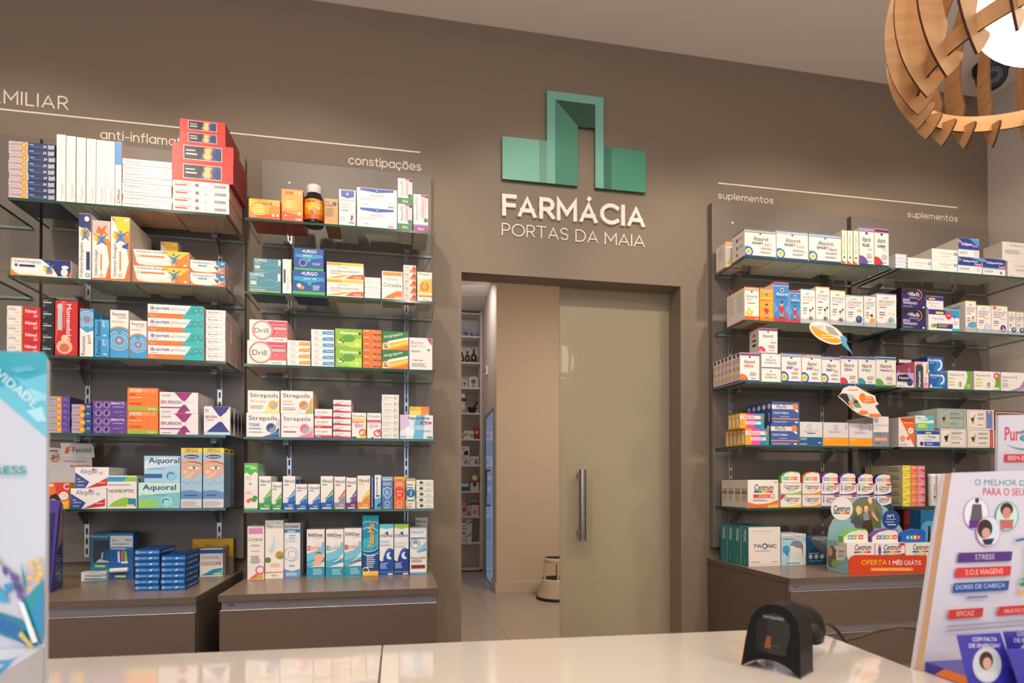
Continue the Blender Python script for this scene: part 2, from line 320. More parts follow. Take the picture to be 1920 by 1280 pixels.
GL = {'F': (.47, [[(0, 0), (0, 1), (.55, 1)], [(0, .5), (.5, .5)]]), 'A': (.84, [[(0, 0), (.42, 1), (.84, 0)], [(.15, .28), (.69, .28)]]), 'R': (.62, [[(0, 0), (0, 1)], _bowl(.45, 1, .6), [(.3, .45), (.62, 0)]]),
      'P': (.6, [[(0, 0), (0, 1)], _bowl(.42, 1, .6)]), 'M': (.88, [[(0, 0), (0, 1), (.44, .3), (.88, 1), (.88, 0)]]), 'I': (0, [[(0, 0), (0, 1)]]), 'L': (.5, [[(0, 1), (0, 0), (.5, 0)]]),
      'C': (.86, [arc(.5, .5, .5, .5, 48, 312, 24)]), 'O': (1, [arc(.5, .5, .5, .5, 90, 450, 36)]), 'T': (.72, [[(0, 1), (.72, 1)], [(.36, 1), (.36, 0)]]), 'S': (.6, [_s(.6, 1)]), 'D': (.78, [[(0, 0), (0, 1), (.3, 1)]+arc(.3, .5, .48, .5, 90, -90, 16)[1:]+[(0, 0)]]),
      's': (.48, [_s(.48, XH)]), 'u': (.54, [[(0, XH), (0, .25)]+arc(.27, .26, .27, .26, 180, 360, 10)+[(.54, XH)], [(.54, .3), (.54, 0)]]), 'p': (.64, [[(0, XH), (0, -.28)], _o]), 'l': (0, [[(0, 0), (0, 1)]]),
      'e': (.64, [[(.02, R0_), (.64, R0_)]+arc(.33, R0_, .33, R0_, 8, 318, 22)]), 'n': (.54, [[(0, 0), (0, XH)], [(0, .4)]+arc(.27, XH-.27, .27, .27, 180, 0, 10)+[(.54, 0)]]),
      'm': (.94, [[(0, 0), (0, XH)], arc(.235, XH-.235, .235, .235, 180, 0, 10)+[(.47, 0)], arc(.705, XH-.235, .235, .235, 180, 0, 10)+[(.94, 0)]]), 't': (.36, [[(.14, .92), (.14, .14), (.2, .02), (.36, 0)], [(0, XH), (.36, XH)]]),
      'o': (.66, [_o]), 'c': (.58, [arc(.33, R0_, .33, R0_, 45, 315, 20)]), 'i': (0, [[(0, 0), (0, XH)], [(0, .9), (0, 1)]]), 'a': (.62, [_o, [(.64, XH), (.64, 0)]]), 'r': (.32, [[(0, 0), (0, XH)], [(0, .38)]+arc(.26, XH-.24, .26, .24, 170, 78, 8)]),
      'f': (.36, [[(.13, 0), (.13, .8)]+arc(.3, .82, .17, .18, 180, 90, 6), [(0, XH), (.36, XH)]]), '-': (.36, [[(0, .36), (.36, .36)]]), ' ': (.28, [])}
GL['Á'] = (GL['A'][0], GL['A'][1]+[[(.38, 1.16), (.52, 1.36)]]); GL['ç'] = (GL['c'][0], GL['c'][1]+[[(.33, -.02), (.34, -.14), (.42, -.2), (.3, -.28)]])
GL['õ'] = (GL['o'][0], GL['o'][1]+[[(.1, .86), (.2, .93), (.33, .88), (.46, .83), (.56, .9)]]); GL['ó'] = (GL['o'][0], GL['o'][1]+[[(.3, .84), (.42, 1.0)]])
def sign(txt, x0, x1, zb, cap, w, label, depth=.006, cat='wall lettering', m=LET, gap=.26):
    """lettering cut from strokes of even width: cap height and stroke width in metres, text spread between x0 and x1"""
    tot = sum(GL[c][0] for c in txt)+gap*(len(txt)-1); W_ = x1-x0-w; k = W_/tot; ks = cap-w; b = MB(); x = 0; lay = 0
    for c in txt:
        adv, strokes = GL[c]
        for st in strokes:
            p = [Vector(((x+a)*k+w/2, q*ks+w/2)) for a, q in st]; L_, R2 = [], []
            for i, v in enumerate(p):
                d0 = (v-p[i-1]).normalized() if i else None; d1 = (p[i+1]-v).normalized() if i < len(p)-1 else None
                if i == 0 and (p[0]-p[-1]).length < 1e-6: d0 = (p[0]-p[-2]).normalized()
                if i == len(p)-1 and (p[0]-p[-1]).length < 1e-6: d1 = (p[1]-p[0]).normalized()
                if d0 is None: d0 = d1
                if d1 is None: d1 = d0
                n_ = Vector((-d0.y-d1.y, d0.x+d1.x)); n_ = n_.normalized() if n_.length > 1e-6 else Vector((-d0.y, d0.x))
                s_ = min(1/max(.2, n_.dot(Vector((-d0.y, d0.x)))), 2.6)*w/2
                e = Vector((0, 0))
                if i == 0 and d0 is d1 and len(p) > 1 and (p[0]-p[-1]).length > 1e-6: e = -d1*w/2
                if i == len(p)-1 and d0 is d1 and (p[0]-p[-1]).length > 1e-6: e = d0*w/2
                if txt.isupper() and c in 'AÁ' and abs(d1.x*d1.y) > .05 and e.length > 0: e = Vector((0, -w/2 if v.y < w else 0))
                L_.append(v+n_*s_+e); R2.append(v-n_*s_+e)
            if c in 'AÁR' :
                for q in (L_, R2):
                    for v in q:
                        if v.y < 0: v.y = 0
                        if len(st) == 3 and v.y > ks+w: v.y = ks+w
            dd = depth+.00012*lay; lay = (lay+1) % 6; nn = len(L_)
            vs = [(v.x+x0, WY-dd, v.y+zb) for v in L_]+[(v.x+x0, WY-dd, v.y+zb) for v in R2]; vb = [(a, WY-.0002, z) for a, _, z in vs]
            b.add(vs+vb, [(i, i+1, nn+i+1, nn+i) for i in range(nn-1)], m)
            b.add(vs+vb, [(i, i+1, 2*nn+i+1, 2*nn+i) for i in range(nn-1)]+[(nn+i, nn+i+1, 3*nn+i+1, 3*nn+i) for i in range(nn-1)]+[(0, nn, 3*nn, 2*nn), (nn-1, 2*nn-1, 4*nn-1, 3*nn-1)], m)
        x += adv+gap
    return tag(b.build('wall_lettering'), label, cat)
sign('FARMÁCIA', .391, .977, 2.324, .084, .0155, 'large bold white raised word reading FARMÁCIA below the green logo', .012, gap=.30)
sign('PORTAS', .391, .657, 2.250, .048, .0042, 'thin white raised word PORTAS at the left under the large word', .005, gap=.22)
sign('DA', .686, .780, 2.2485, .048, .0042, 'thin white raised word DA between PORTAS and MAIA', .005, gap=.2)
sign('MAIA', .807, .977, 2.247, .048, .0042, 'thin white raised word MAIA at the right under the large word', .005, gap=.2)
sign('FAMILIAR', -1.372, -1.099, 2.5605, .045, .0048, 'large thin word ending in AMILIAR at top left of the wall', .001, gap=.3)
sign('anti-inflamatórios', -1.001, -.645, 2.474, .033, .0034, 'small white word anti-inflama partly hidden by red boxes', .001)
sign('constipações', -.181, .084, 2.470, .033, .0034, 'small white word constipações above the middle shelves', .001, gap=.24)
sign('suplementos', 1.303, 1.557, 2.4755, .0285, .003, 'left one of the two small white words suplementos', .001)
sign('suplementos', 2.219, 2.484, 2.4755, .0285, .003, 'right one of the two small white words suplementos, near the pale wall', .001)
for x0, x1, lb in ((-1.9, .08, 'long thin white line on the wall above the left shelves'), (1.303, 2.482, 'thin white line on the wall above the words suplementos')):
    b = MB(); b.box(x0, x1, WY-.001, WY-.0002, 2.5375, 2.5425, LET); tag(b.build('wall_line'), lb, 'wall line')
b = MB(); G = lambda c: mat(c, .12, spec=.6, coat=.4)
def poly(pts, c, y=WY-.018, d=.010): b.prism([(x, y, z) for x, z in pts], (0, d, 0), G(c), G('2b5a4c'))
zb, zt, zm = 2.462, 2.824, 2.626
poly([(.391, zb), (.536, zb), (.536, zm), (.391, zm)], '7dbba6'); poly([(.536, zb), (.567, zb), (.567, zm), (.536, zm)], '6f9f8c')
poly([(.567, zb), (.600, zb), (.600, 2.792), (.764, 2.792), (.764, zb), (.798, zb), (.798, zt), (.567, zt)], '79b7a6')
poly([(.600, zb), (.692, zb), (.692, 2.698), (.600, 2.792)], '4c8c76'); poly([(.600, 2.792), (.692, 2.698), (.764, 2.698), (.764, 2.792)], '2a5444')
poly([(.798, zb), (.831, zb), (.831, zm+.003), (.798, zm+.003)], '3f7560'); poly([(.831, zb), (.976, zb), (.976, zm+.003), (.831, zm+.003)], '4a957b')
for x, z in ((.45, 2.6), (.9, 2.6), (.58, 2.5)): b.tube([(x, WY-.0085, z-.02), (x, WY-.0002, z-.02)], .006, STEEL, 10)
tag(b.build('wall_logo'), 'green logo of a cross shaped like an open gateway above FARMÁCIA', 'logo')
for px, lb in ((543, 'small white screw cap on the middle shelf panel'), (1373, 'small white screw cap on the right shelf panel')):
    z = {543: 343, 1373: 418}[px]; p = onY(px, z, 2.2195); b = MB(); b.prism([(p[0]+.005*math.cos(t*PI/6), 2.2195, p[2]+.005*math.sin(t*PI/6)) for t in range(12)], (0, -.002, 0), mat('d8d0c4')); tag(b.build('screw_cap'), lb, 'screw cap')
# ================================================================ white counter in the foreground
CO = .21; CZT = 1.09
WGL = mat('e6dcd0', .04, spec=.6, coat=.6); WBODY = mat('d8cfc6', .35)
ct = empty('service_counter', (0, .4, 0)); tag(ct, 'glossy white service counter across the bottom of the view', 'counter')
def fe(x): return .7845-.0378*x
b = MB(); b.prism([(-1.3, -.25, CZT-.02), (-.0215, -.25, CZT-.02), (-.0205, fe(-.02), CZT-.02), (-1.3, fe(-1.3), CZT-.02)], (0, 0, .02), WGL); b.build('top_panel', ct, (0, -.4, 0), .0012)
b = MB(); b.prism([(-.0185, -.25, CZT-.02), (1.5, -.25, CZT-.02), (1.5, .66, CZT-.02), (.665, .66, CZT-.02), (.5675, .566, CZT-.02), (.5785, fe(.5785)-.0, CZT-.02), (-.0185, fe(-.02), CZT-.02)], (0, 0, .02), WGL); b.build('top_panel', ct, (0, -.4, 0), .0012)
b = MB(); b.box(-1.28, .54, -.2, .70, 0, CZT-.0205, WBODY); b.box(.5405, 1.48, -.2, .55, 0, CZT-.0205, WBODY); b.build('counter_body', ct, (0, -.4, 0))
def plane_px(p0, n):
    p0 = np.array(p0, float); n = np.array(n, float); n /= np.linalg.norm(n)
    if n @ (EYE-p0) < 0: n = -n
    def P(px, py, lay=0): r = ray(px, py); q = EYE+r*((n @ (p0-EYE))/(n @ r)); return tuple(q+n*.00012*(lay+1))
    return P
def obj_off(b, root): 
    l = root.location; b.v = [(x-l[0], y-l[1], z-l[2]) for x, y, z in b.v]; return b
# ---- left display stand
dl = empty('counter_display', (-.40, .5, CZT)); tag(dl, 'tall white and teal cardboard counter display with lavender drawing at left edge', 'counter display')
DW = mat('c6cad6', .25, spec=.5, coat=.3); X1 = -.2575
b = MB(); z1 = 1.396; pts = [(-.56, z1), (-.56, CZT), (X1, CZT), (X1, z1-.006), (X1-.002, z1-.002), (X1-.006, z1)]
b.prism([(x, .5, z) for x, z in pts], (0, .004, 0), DW)
C2 = lambda c: mat(c, .18, coat=.3)
P0 = plane_px((0, .4998, 1.2), (0, 1, 0))
art(b, 'P 1f9fb4 -20 657 82 660 88 666 88 745 -20 745|P 62bdd2 -20 715 20 705 50 712 88 700 88 820 -20 728|P 3aa9c0 -20 715 10 700 40 716 20 722 -20 730|P 8fd3e2 30 735 60 728 88 740 88 752 50 748|P a8dde8 50 770 80 762 88 790 70 790|P 4aaec6 20 690 60 686 70 694 30 700'
  '|T 2ba39c -46 889 50 873 b:STRESS|R 8fc9c8 -40 895 50 894'
  '|P 0f7f9a -20 1180 60 1210 84 1205 40 1160 -20 1140|P 1665a6 -20 1150 30 1165 70 1205 50 1208 -20 1165|P 0a8f9d 40 1130 84 1085 84 1200 60 1170|P 1f86b8 84 1100 60 1150 80 1190 84 1185|P 37a4c9 -20 1080 10 1110 20 1130 -5 1125 -20 1118|P 2b93c4 10 1095 26 1090 24 1104 16 1116|P 5b4a8e 8 1057 20 1066 16 1080 8 1072|P 5b4a8e 22 1068 38 1080 36 1092 24 1086|P 4b3c80 28 1088 44 1096 48 1112 32 1106|P 6a5498 34 1104 50 1116 48 1128 36 1118|P 51428a -4 1044 4 1050 2 1062 -6 1056'
  '|P 1a7f8e 43 1052 52 1080 55 1102 48 1094|C e9b53c 62 1056 5|C eebf4a 74 1050 5|C e2a52f 68 1068 5|C eab94a 78 1062 5|C e9b53c 60 1082 5|C e6ad38 74 1084 6|C edc055 80 1074 5|C e2a52f 62 1100 4|P e8eef4 40 1125 50 1128 76 1200 66 1203|P c9b84a 46 1180 70 1210 62 1211 40 1188', P0, 1, C2)
g, fs, _ = glyphs('NOVIDADE')
def rot(x, y): 
    u = -62+x*138; v = -y*17; c, s_ = math.cos(.70), math.sin(.70); return P0(8+u*c-v*s_, 717+u*s_+v*c, 18)
b.add([rot(x, y) for x, y in g], fs, C2('d3eef4'))
obj_off(b, dl).build('back_card', dl)
b = MB(); zt = 1.178; b.prism([(X1-.0006, .4988, CZT), (X1-.0006, .4988, zt), (X1-.006, .41, zt-.012), (X1-.006, .41, CZT)], (-.29, 0, 0), DW)
art(b, 'P 2b93c4 -20 1240 20 1236 36 1230 10 1248|P 1f86b8 -20 1262 25 1240 10 1256 -10 1275', plane_px((0, .41, zt-.012), (0, -.134, 1)), 1, C2)
obj_off(b, dl).build('tray', dl)
# ---- right display stand
BL = np.array([.571, .563, CZT+.0008]); TL = np.array([.652, .60, 1.311]); TR = np.array([.92, .612, 1.318]); BR = np.array([.92, .572, CZT+.0008])
dr = empty('leaflet_display', (.72, .58, CZT)); tag(dr, 'white leaflet display with purple, red and blue bars at right edge', 'leaflet display')
n = np.cross(BR-BL, TL-BL); n /= np.linalg.norm(n); n = n if n[1] < 0 else -n
P1 = plane_px(BL, n); CARD = mat('cfa682', .7); DW2 = mat('d2cfdc', .3, coat=.2)
BR = BL+(BR-BL); k = BL+(TR-BL); TRp = TR-n*((TR-BL) @ n); BRp = BR-n*((BR-BL) @ n); TLp = TL-n*((TL-BL) @ n)
b = MB(); b.prism([BL, BRp, TRp, TLp], -n*.009, DW2, side=CARD); b.prism([q-n*.0092+np.array([0, 0, .0006]) for q in (BL-np.array([.002,0,0]), BRp, TRp, TLp-np.array([.002,0,0]))], -n*.004, DW2)
def P1s(x, y, l): s_ = .02-(y-886)*3.2e-4; return P1(x+(1165-y)*.02, y+s_*(x-1800), l)
RB = mat('3b2f9e', .3)
art(b, 'T 2f9fa0 1822 909 1990 895 :O MELHOR DOS ÓLEOS|T d86060 1838 928 1990 914 :PARA O SEU BEM-ESTAR|E b9a0cc 1825 963 24 31|E e6e2ee 1825 963 22 29|E 3a2a44 1826 938 4 5|P 5a5560 1818 945 1834 945 1838 985 1812 985|P 5a2a80 1812 975 1838 975 1840 990 1812 990|E 54b0a0 1882 968 22 29|E c8e0da 1882 968 20 27|E 3a2422 1881 955 12 13|E c98a78 1881 962 8 11|P b86a5c 1868 975 1894 975 1892 992 1870 992'
  '|E e6a0b0 1847 997 23 29|E cfe0ee 1847 997 21 27|E 33221f 1840 992 14 18|E d0a090 1842 1000 8 10|P 2b2a36 1835 1012 1858 1010 1852 1022 1840 1022'
  '|P 542a7c 1789 1054 1890 1054 1892 1036 1792 1036|T d8cfe6 1822 1050 1858 1040 :STRESS|P d6322e 1785 1082 1888 1082 1890 1064 1787 1064|T f3d0cc 1804 1078 1874 1068 :S.O.S VIAGENS|P 1f4f96 1781 1110 1884 1110 1886 1092 1783 1092|T cfdcf0 1786 1106 1878 1096 :DORES DE CABEÇA'
  '|L 7c86b0 1806 1122 1856 1117 1|P d03030 1772 1158 1836 1158 1838 1141 1774 1141|T f0c8c4 1788 1154 1820 1145 :EFICAZ|P d03030 1864 1158 1930 1158 1932 1141 1866 1141|T f0c8c4 1876 1154 1916 1145 :PRÁTICO|L a7a6b2 1770 1180 2000 1168 2'
  '|P e7b53a 1914 1028 1930 1022 1928 1032 1916 1034|P 49a05a 1912 1040 1930 1034 1922 1048|P f0933a 1910 1056 1930 1050 1920 1062|P f0b848 1908 1072 1926 1066 1916 1078|P 49a05a 1904 1090 1926 1080 1914 1096|P 3a6fb0 1892 1014 1920 1008 1916 1014 1896 1018|P e7a53a 1898 1116 1918 1106 1906 1122|P 2f8f5a 1900 1100 1916 1092 1908 1106', P1s, 1, lambda c: mat(c, .35))
obj_off(b, dr).build('header_card', dr)
b = MB(); b.box(.573, .92, .44, .561, CZT+.0005, CZT+.011, mat('3a3596', .3))
art(b, 'P f0803a .1 0 .4 0 .46 1 .2 1|P 54a050 .4 0 .6 0 .62 1 .46 1', lambda u, v, l: (.573-.0002*l, .561-u*.12, CZT+.001+v*.0098), 10)
obj_off(b, dr).build('tray', dr)
def leaflet(pts, Y, cx, cy, lab):
    Q = lambda x, y, l: tuple(onY(x, y, Y-.00015*l)); b = MB(); c = [onY(x, y, Y) for x, y in pts]; c = [np.array([p[0], p[1], max(p[2], CZT+.0113)]) for p in c]; b.prism(c, (0, .0012, 0), mat('3a36a8', .3))
    art(b, f'E cdd2d4 {cx} {cy} 27 34|E 4a2c24 {cx-2} {cy-8} 13 17|E d8a890 {cx} {cy-3} 8 11|P d9dde2 {cx-20} {cy+14} {cx+18} {cy+12} {cx+12} {cy+30} {cx-10} {cy+30}|T e4e2f4 {cx-28} {cy-44} {cx+18} {cy-52} b:COM FALTA|T e4e2f4 {cx-34} {cy-54+22} {cx+24} {cy-40} b:DE ENERGIA?', Q, 1, lambda c: mat(c, .35))
    tag(b.build('leaflet'), lab, 'leaflet', 'violet leaflets in the white display')
leaflet([(1795, 1191), (1876, 1186), (1910, 1300), (1820, 1304)], .474, 1851, 1246, 'violet leaflet with oval portrait, the left one in the white display')
leaflet([(1889, 1217), (1990, 1212), (2010, 1300), (1915, 1300)], .462, 1962, 1262, 'violet leaflet at the right edge, lower than the one behind it')
leaflet([(1882, 1184), (1975, 1180), (1990, 1300), (1905, 1300)], .482, 1935, 1236, 'violet leaflet at the right edge, rising behind the lower one')
b = MB(); Q = lambda x, y, l: tuple(onY(x, y, .655-.0002*l))
c = [onY(1872, 778, .655), onY(2090, 774, .655), onY(2090, 900, .655), onY(1866, 900, .655)]; c[2][2] = c[3][2] = CZT+.0002
b.prism(c, (0, .004, 0), DW2)
art(b, 'T d8485a 1884 826 1912 800 b:Pur|T 2b9a9a 1913 826 1932 806 b:a|S 2f8f92 1888 832 1910 846 1960 838 3|P d83a38 1883 866 2000 866 2000 851 1884 851|T f0c8c8 1890 863 1950 854 b:BEM-ESTAR', Q, 1, lambda c: mat(c, .35))
tag(b.build('display_card'), 'blurred white card with red lettering rising behind the leaflet display', 'display card')
# ---- barcode scanner
BLK = mat('0b0b0d', .38, spec=.35); BLK2 = mat('0c0c0e', .06, spec=.8, coat=.8)
sc = empty('barcode_scanner', (.403, .592, CZT)); sc.rotation_euler = (0, 0, math.atan2(-.85, .53)); tag(sc, 'black handheld barcode scanner standing on the white counter', 'barcode scanner')
out = []
for i in range(9): t = -1+i/4; out.append((.033*t, .013*(1-t*t)))
out += [(.0305, .03), (.0285, .045)]
for i in range(1, 10): a = PI*i/10; out.append((.0275*math.cos(a), .047+.026*math.sin(a)))
out += [(-.0285, .045), (-.0305, .03)]
sh = lambda z: .20*z
b = MB(); b.prism([(x, sh(z), z) for x, z in out][::-1], (0, .034, 0), BLK); b.build('head', sc, None, .004)
b = MB(); win = [(-.016, .02), (.016, .02)]+[(.0195*math.cos(PI*i/8), .046+.0175*math.sin(PI*i/8)) for i in range(0, 9)]
b.prism([(x, sh(z)-.0012, z) for x, z in win], (0, .002, 0), BLK2); 
art(b, 'T a9a9ad .18 .86 .82 .93 b:DATALOGIC|P 8a4a14 .30 .12 .5 .12 .46 .42 .34 .42|R 5a5a60 .25 .2 .75 .215', lambda u, v, l: ((u-.5)*.036, sh(.02+v*.043)-.0013-.0001*l, .02+v*.043), 1)
b.build('scan_window', sc)
b = MB(); b.tube([(0, .030, .044), (0, .048, .047), (0, .07, .05), (0, .095, .047), (0, .112, .038), (0, .122, .024), (0, .126, .012), (0, .126, .010)], [.023, .021, .0165, .0155, .016, .015, .011, .004], BLK, 20); b.build('handle', sc)
b = MB(); b.tube([(0, .055, .03), (0, .066, .022), (0, .078, .028)], [.006, .007, .006], mat('2a2a2e', .4), 12); b.build('trigger', sc)
a = sc.location; mw = Matrix.Rotation(sc.rotation_euler[2], 4, 'Z')
p = [Vector(a)+(mw @ Vector((0, .118, .040)))]
cp = [(1553, 1168, .70), (1569, 1180, .73), (1580, 1196, .765), (1590, 1208, .80), (1585, 1200, .83), (1610, 1194, .86), (1650, 1181, .88), (1690, 1176, .89), (1740, 1178, .89), (1800, 1190, .88), (1850, 1260, .86)]
b = MB(); b.tube([p[0]]+[Vector(onY(x, y, Y)) for x, y, Y in cp], .0026, mat('6b5d4a', .5), 10); ob = b.build('scanner_cable'); tag(ob, 'grey-brown cable running from the barcode scanner over the counter edge', 'cable')
# ================================================================ pendant lamp
Z0 = .72; LC = (1.486*Z0, 1.085*Z0, H+1.12*Z0); RO = .345*Z0
lp = empty('pendant_lamp', LC); tag(lp, 'pendant lamp with curved plywood ribs around a glowing white globe', 'pendant lamp')
PLY = wood('birch_plywood', 'b98a5c', 'c69a6a', .5, (1, 1, 5)); BURN = mat('4a2412', .7)
b = MB(); gz = (1.15-1.12)*Z0; gr = .169*Z0
b.lathe([(gr*math.sin(PI*i/24)+1e-5, gz-gr*math.cos(PI*i/24)) for i in range(25)], mat('ffe9cc', .3, emit=7), n=48); b.build('globe', lp)
rib = None
oa = [math.radians(-37+i*(112/24)) for i in range(25)]
prof = [(RO*math.cos(t), RO*math.sin(t)) for t in oa]
inn = [(RO-.041*(.35+.65*max(0, math.cos((t+.25)*.85)))) for t in oa[::-1]]
pin = [(r*math.cos(t)+0, r*math.sin(t)) for r, t in zip(inn, oa[::-1])][:-4]
e0 = prof[0]; pin += [(.2015, -.088), (.1990, -.104), (.180, -.108), (.173, -.110), (.171, -.114), (.174, -.121), (.185, -.137), (.191, -.143)]
b = MB(); pts = [(x, -.002, z) for x, z in prof[::-1]]+[(x, -.002, z) for x, z in pin[::-1]]
b.prism([(x, -.002, z) for x, z in prof+pin], (0, .004, 0), PLY, side=BURN)
me = None
for i in range(24):
    if me is None: o = b.build('rib', lp, (0, 0, 0)); me = o.data; rib = o
    else: o = rib.copy(); COL.objects.link(o); o.parent = lp
    o.rotation_euler = (0, 0, math.radians(7+15*i))
def band(r0, r1, z0, z1, name):
    b = MB(); b.lathe([(r1, z0), (r1, z1)], PLY, n=72); b.lathe([(r0, z1), (r0, z0)], PLY, n=72); b.lathe([(r0, z0), (r1, z0)], BURN, n=72, smooth=False); b.lathe([(r1, z1), (r0, z1)], BURN, n=72, smooth=False); b.build(name, lp)
zr = (1.0-1.12)*Z0
band(.1966, .2006, zr-.030, zr, 'lower_ring'); band(.060, .064, .232, .262, 'upper_ring')
b = MB(); b.tube([(0, 0, gz+gr), (0, 0, .30)], .02, BLK); b.tube([(0, 0, .3), (0, 0, CZ-LC[2]-.02)], .003, BLK, 8); b.lathe([(.001, CZ-LC[2]-.03), (.05, CZ-LC[2]-.03), (.05, CZ-LC[2]-.0005)], BLK); b.build('cord', lp)
for x, y, pw, lab in ((-.82, .80, 34, 'added pendant lamp with plywood ribs over the counter, unseen left of the view'), (-1.3, -1.1, 165, 'added unseen pendant lamp with plywood ribs behind the viewer, on the left'), (1.3, -1.1, 165, 'added unseen pendant lamp with plywood ribs behind the viewer, on the right')):  # unseen copies of the lamp, added to raise the ambient light
    q = lp.copy(); COL.objects.link(q); q.location = (x, y, LC[2]); q['label'] = lab; q['group'] = 'plywood pendant lamps'; light('added_pendant_fill', 'POINT', (x, y, LC[2]-H), pw, (1, .90, .80), shadow_soft_size=.135)  # point light added at each unseen globe to brighten ceiling and upper wall
    for c in list(lp.children): d = c.copy(); COL.objects.link(d); d.parent = q
lp['group'] = 'plywood pendant lamps'
# ---- security camera on the ceiling
cc = empty('security_camera', (2.45, 2.06, CZ)); tag(cc, 'black dome security camera on the ceiling behind the pendant lamp', 'security camera')
BL3 = mat('1a1613', .5)
b = MB(); b.lathe([(.0, -.0005), (.066, -.0005), (.066, -.012), (.062, -.03), (.05, -.045), (.001, -.05)], BL3, n=40); b.build('base', cc)
b = MB(); b.lathe([(.055*math.sin(PI*i/20)+1e-5, -.052-.055*math.cos(PI*i/20)) for i in range(21)], BL3, n=40); b.build('ball', cc)
dv = Vector((-.62, -.66, -.42)).normalized(); rt = dv.to_track_quat('Z', 'Y').to_matrix()
def ev(p): v = rt @ Vector(p); return (v[0], v[1], v[2]-.052)
b = MB(); 
def disc(r0, r1, h, m):
    n_ = 32; vs = [ev((r*math.cos(2*PI*k/n_), r*math.sin(2*PI*k/n_), h)) for r in (r0, r1) for k in range(n_)]; b.add(vs, [(k, (k+1) % n_, n_+(k+1) % n_, n_+k) for k in range(n_)], m)
disc(.033, .043, .050, mat('2b2725', .4)); disc(.0001, .034, .0545, mat('26282c', .1, coat=.6)); disc(.012, .0125, .0562, mat('5a6068', .2)); disc(.0001, .011, .0565, mat('08090b', .05, coat=1))
b.prism([ev((.040*math.cos(2*PI*k/32), .040*math.sin(2*PI*k/32), .040)) for k in range(32)], dv*.010, BL3)
for k in range(22):
    t = 2*PI*k/22
    for r in (.018, .0235, .029): b.prism([ev((r*math.cos(t)+.0016*math.cos(j*PI/3), r*math.sin(t)+.0016*math.sin(j*PI/3), .055)) for j in range(6)], dv*.001, mat('9aa3ad', .2))
b.build('lens', cc)
for i, x in enumerate(SPOTX):
    b = MB(); b.lathe([(.045, -.0005), (.045, -.012), (.036, -.012)], mat('W'), n=28); b.lathe([(.036, -.010), (.001, -.010)], mat('ffe2b4', emit=8), n=28)
    tag(b.build('ceiling_spotlight', None, (x, SPY, CZ)), ['round recessed ceiling spotlight furthest left above the shelves', 'round recessed ceiling spotlight over the middle shelves', 'round recessed ceiling spotlight in front of the doorway', 'round recessed ceiling spotlight over the right shelves', 'round recessed ceiling spotlight nearest the pale right wall'][i], 'spotlight', 'recessed ceiling spotlights')
# ================================================================ step stool and stock room shelves
st = empty('step_stool', tuple(onY(1045, 1100, 6.45)[:2])+(0,)); tag(st, 'round cream step stool with black treads behind the glass door', 'step stool')
STM = mat('d6c3a6', .4); RUB = mat('17140f', .6)
b = MB(); b.lathe([(.235, .0), (.238, .012), (.232, .028), (.21, .03)], RUB, n=48); b.build('rubber_ring', st)
b = MB(); b.lathe([(.224, .03), (.205, .10), (.182, .205), (.178, .225), (.165, .228)], STM, n=48); b.lathe([(.165, .226), (.0001, .226)], RUB, n=48); b.build('lower_step', st)
b = MB(); b.lathe([(.155, .405), (.160, .43), (.158, .452), (.148, .458), (.146, .455)], STM, n=48)
b.lathe([(.146, .455), (.0001, .456)], RUB, n=48); b.build('upper_step', st)
for i in range(6):
    t = i*PI/3+.3; b = MB(); b.tube([(.166*math.cos(t), .166*math.sin(t), .225), (.155*math.cos(t), .155*math.sin(t), .41)], .012, STM, 8); b.build('leg', st)
bs = empty('storage_shelf', (.8, 8.7, 0)); tag(bs, 'tall white storage shelf at the far end of the stock room', 'shelf unit'); WS = mat('d9d0c8', .5); O = (-.8, -8.7, 0)
xr = float(onY(900, 800, 8.6)[0]); xl = .2
b = MB(); b.box(xr+.004, xr+.035, 8.6, 8.95, .03, 3.79, WS); b.box(xl-.03, xl, 8.6, 8.95, .03, 3.79, WS); b.box(xl, xr+.004, 8.93, 8.95, .03, 3.79, WS); b.build('frame', bs, O)
bz = [.04, .42, .80, 1.17, 1.55, 1.93, 2.31, 2.68, 3.05, 3.43, 3.77]
for z in bz: b = MB(); b.box(xl+.001, xr+.003, 8.602, 8.929, z-.022, z, WS); b.build('shelf_board', bs, O)
def far(px): return float(onY(px, 800, 8.66)[0])
def jar(name, px, z, prof, m, lab, cat, extra=None, grp=None):
    b = MB(); b.lathe(prof, m, n=20)
    if extra: extra(b)
    tag(b.build(name, None, (far(px), 8.70, z+.0005)), lab, cat, grp)
BW = mat('b9b7bd', .25); BLU = mat('39406e', .3); AMB = mat('4c2c0c', .1, coat=.5)
def blue_marks(r, h):
    def f(b):
        for i in range(7): t = -PI/2+(i-3)*.42; b.tube([(r*.93*math.cos(t), r*.93*math.sin(t), h*.22), (r*math.cos(t+.1), r*math.sin(t+.1), h*.46)], r*.12, BLU, 6)
        b.lathe([(r*.57, h*.69), (r*.58, h*.73)], BLU, n=20)
    return f
bz = bz[1:]
z = bz[8]
for i, (px, r0, h) in enumerate(((868.5, .043, .17), (880, .046, .15), (892, .032, .12))):
    jar('porcelain_jar', px, z, [(.001, 0), (r0*.6, 0), (r0, h*.28), (r0*.97, h*.5), (r0*.5, h*.66), (r0*.56, h*.7), (r0*.4, h*.84), (r0*.15, h*.9), (r0*.15, h*.97), (.001, h)], BW, ['left blue and white porcelain jar, half hidden by the wall', 'middle blue and white porcelain jar with domed lid', 'right and smallest blue and white porcelain jar'][i], 'jar', blue_marks(r0, h), 'porcelain jars on the stock room shelf')
z = bz[7]
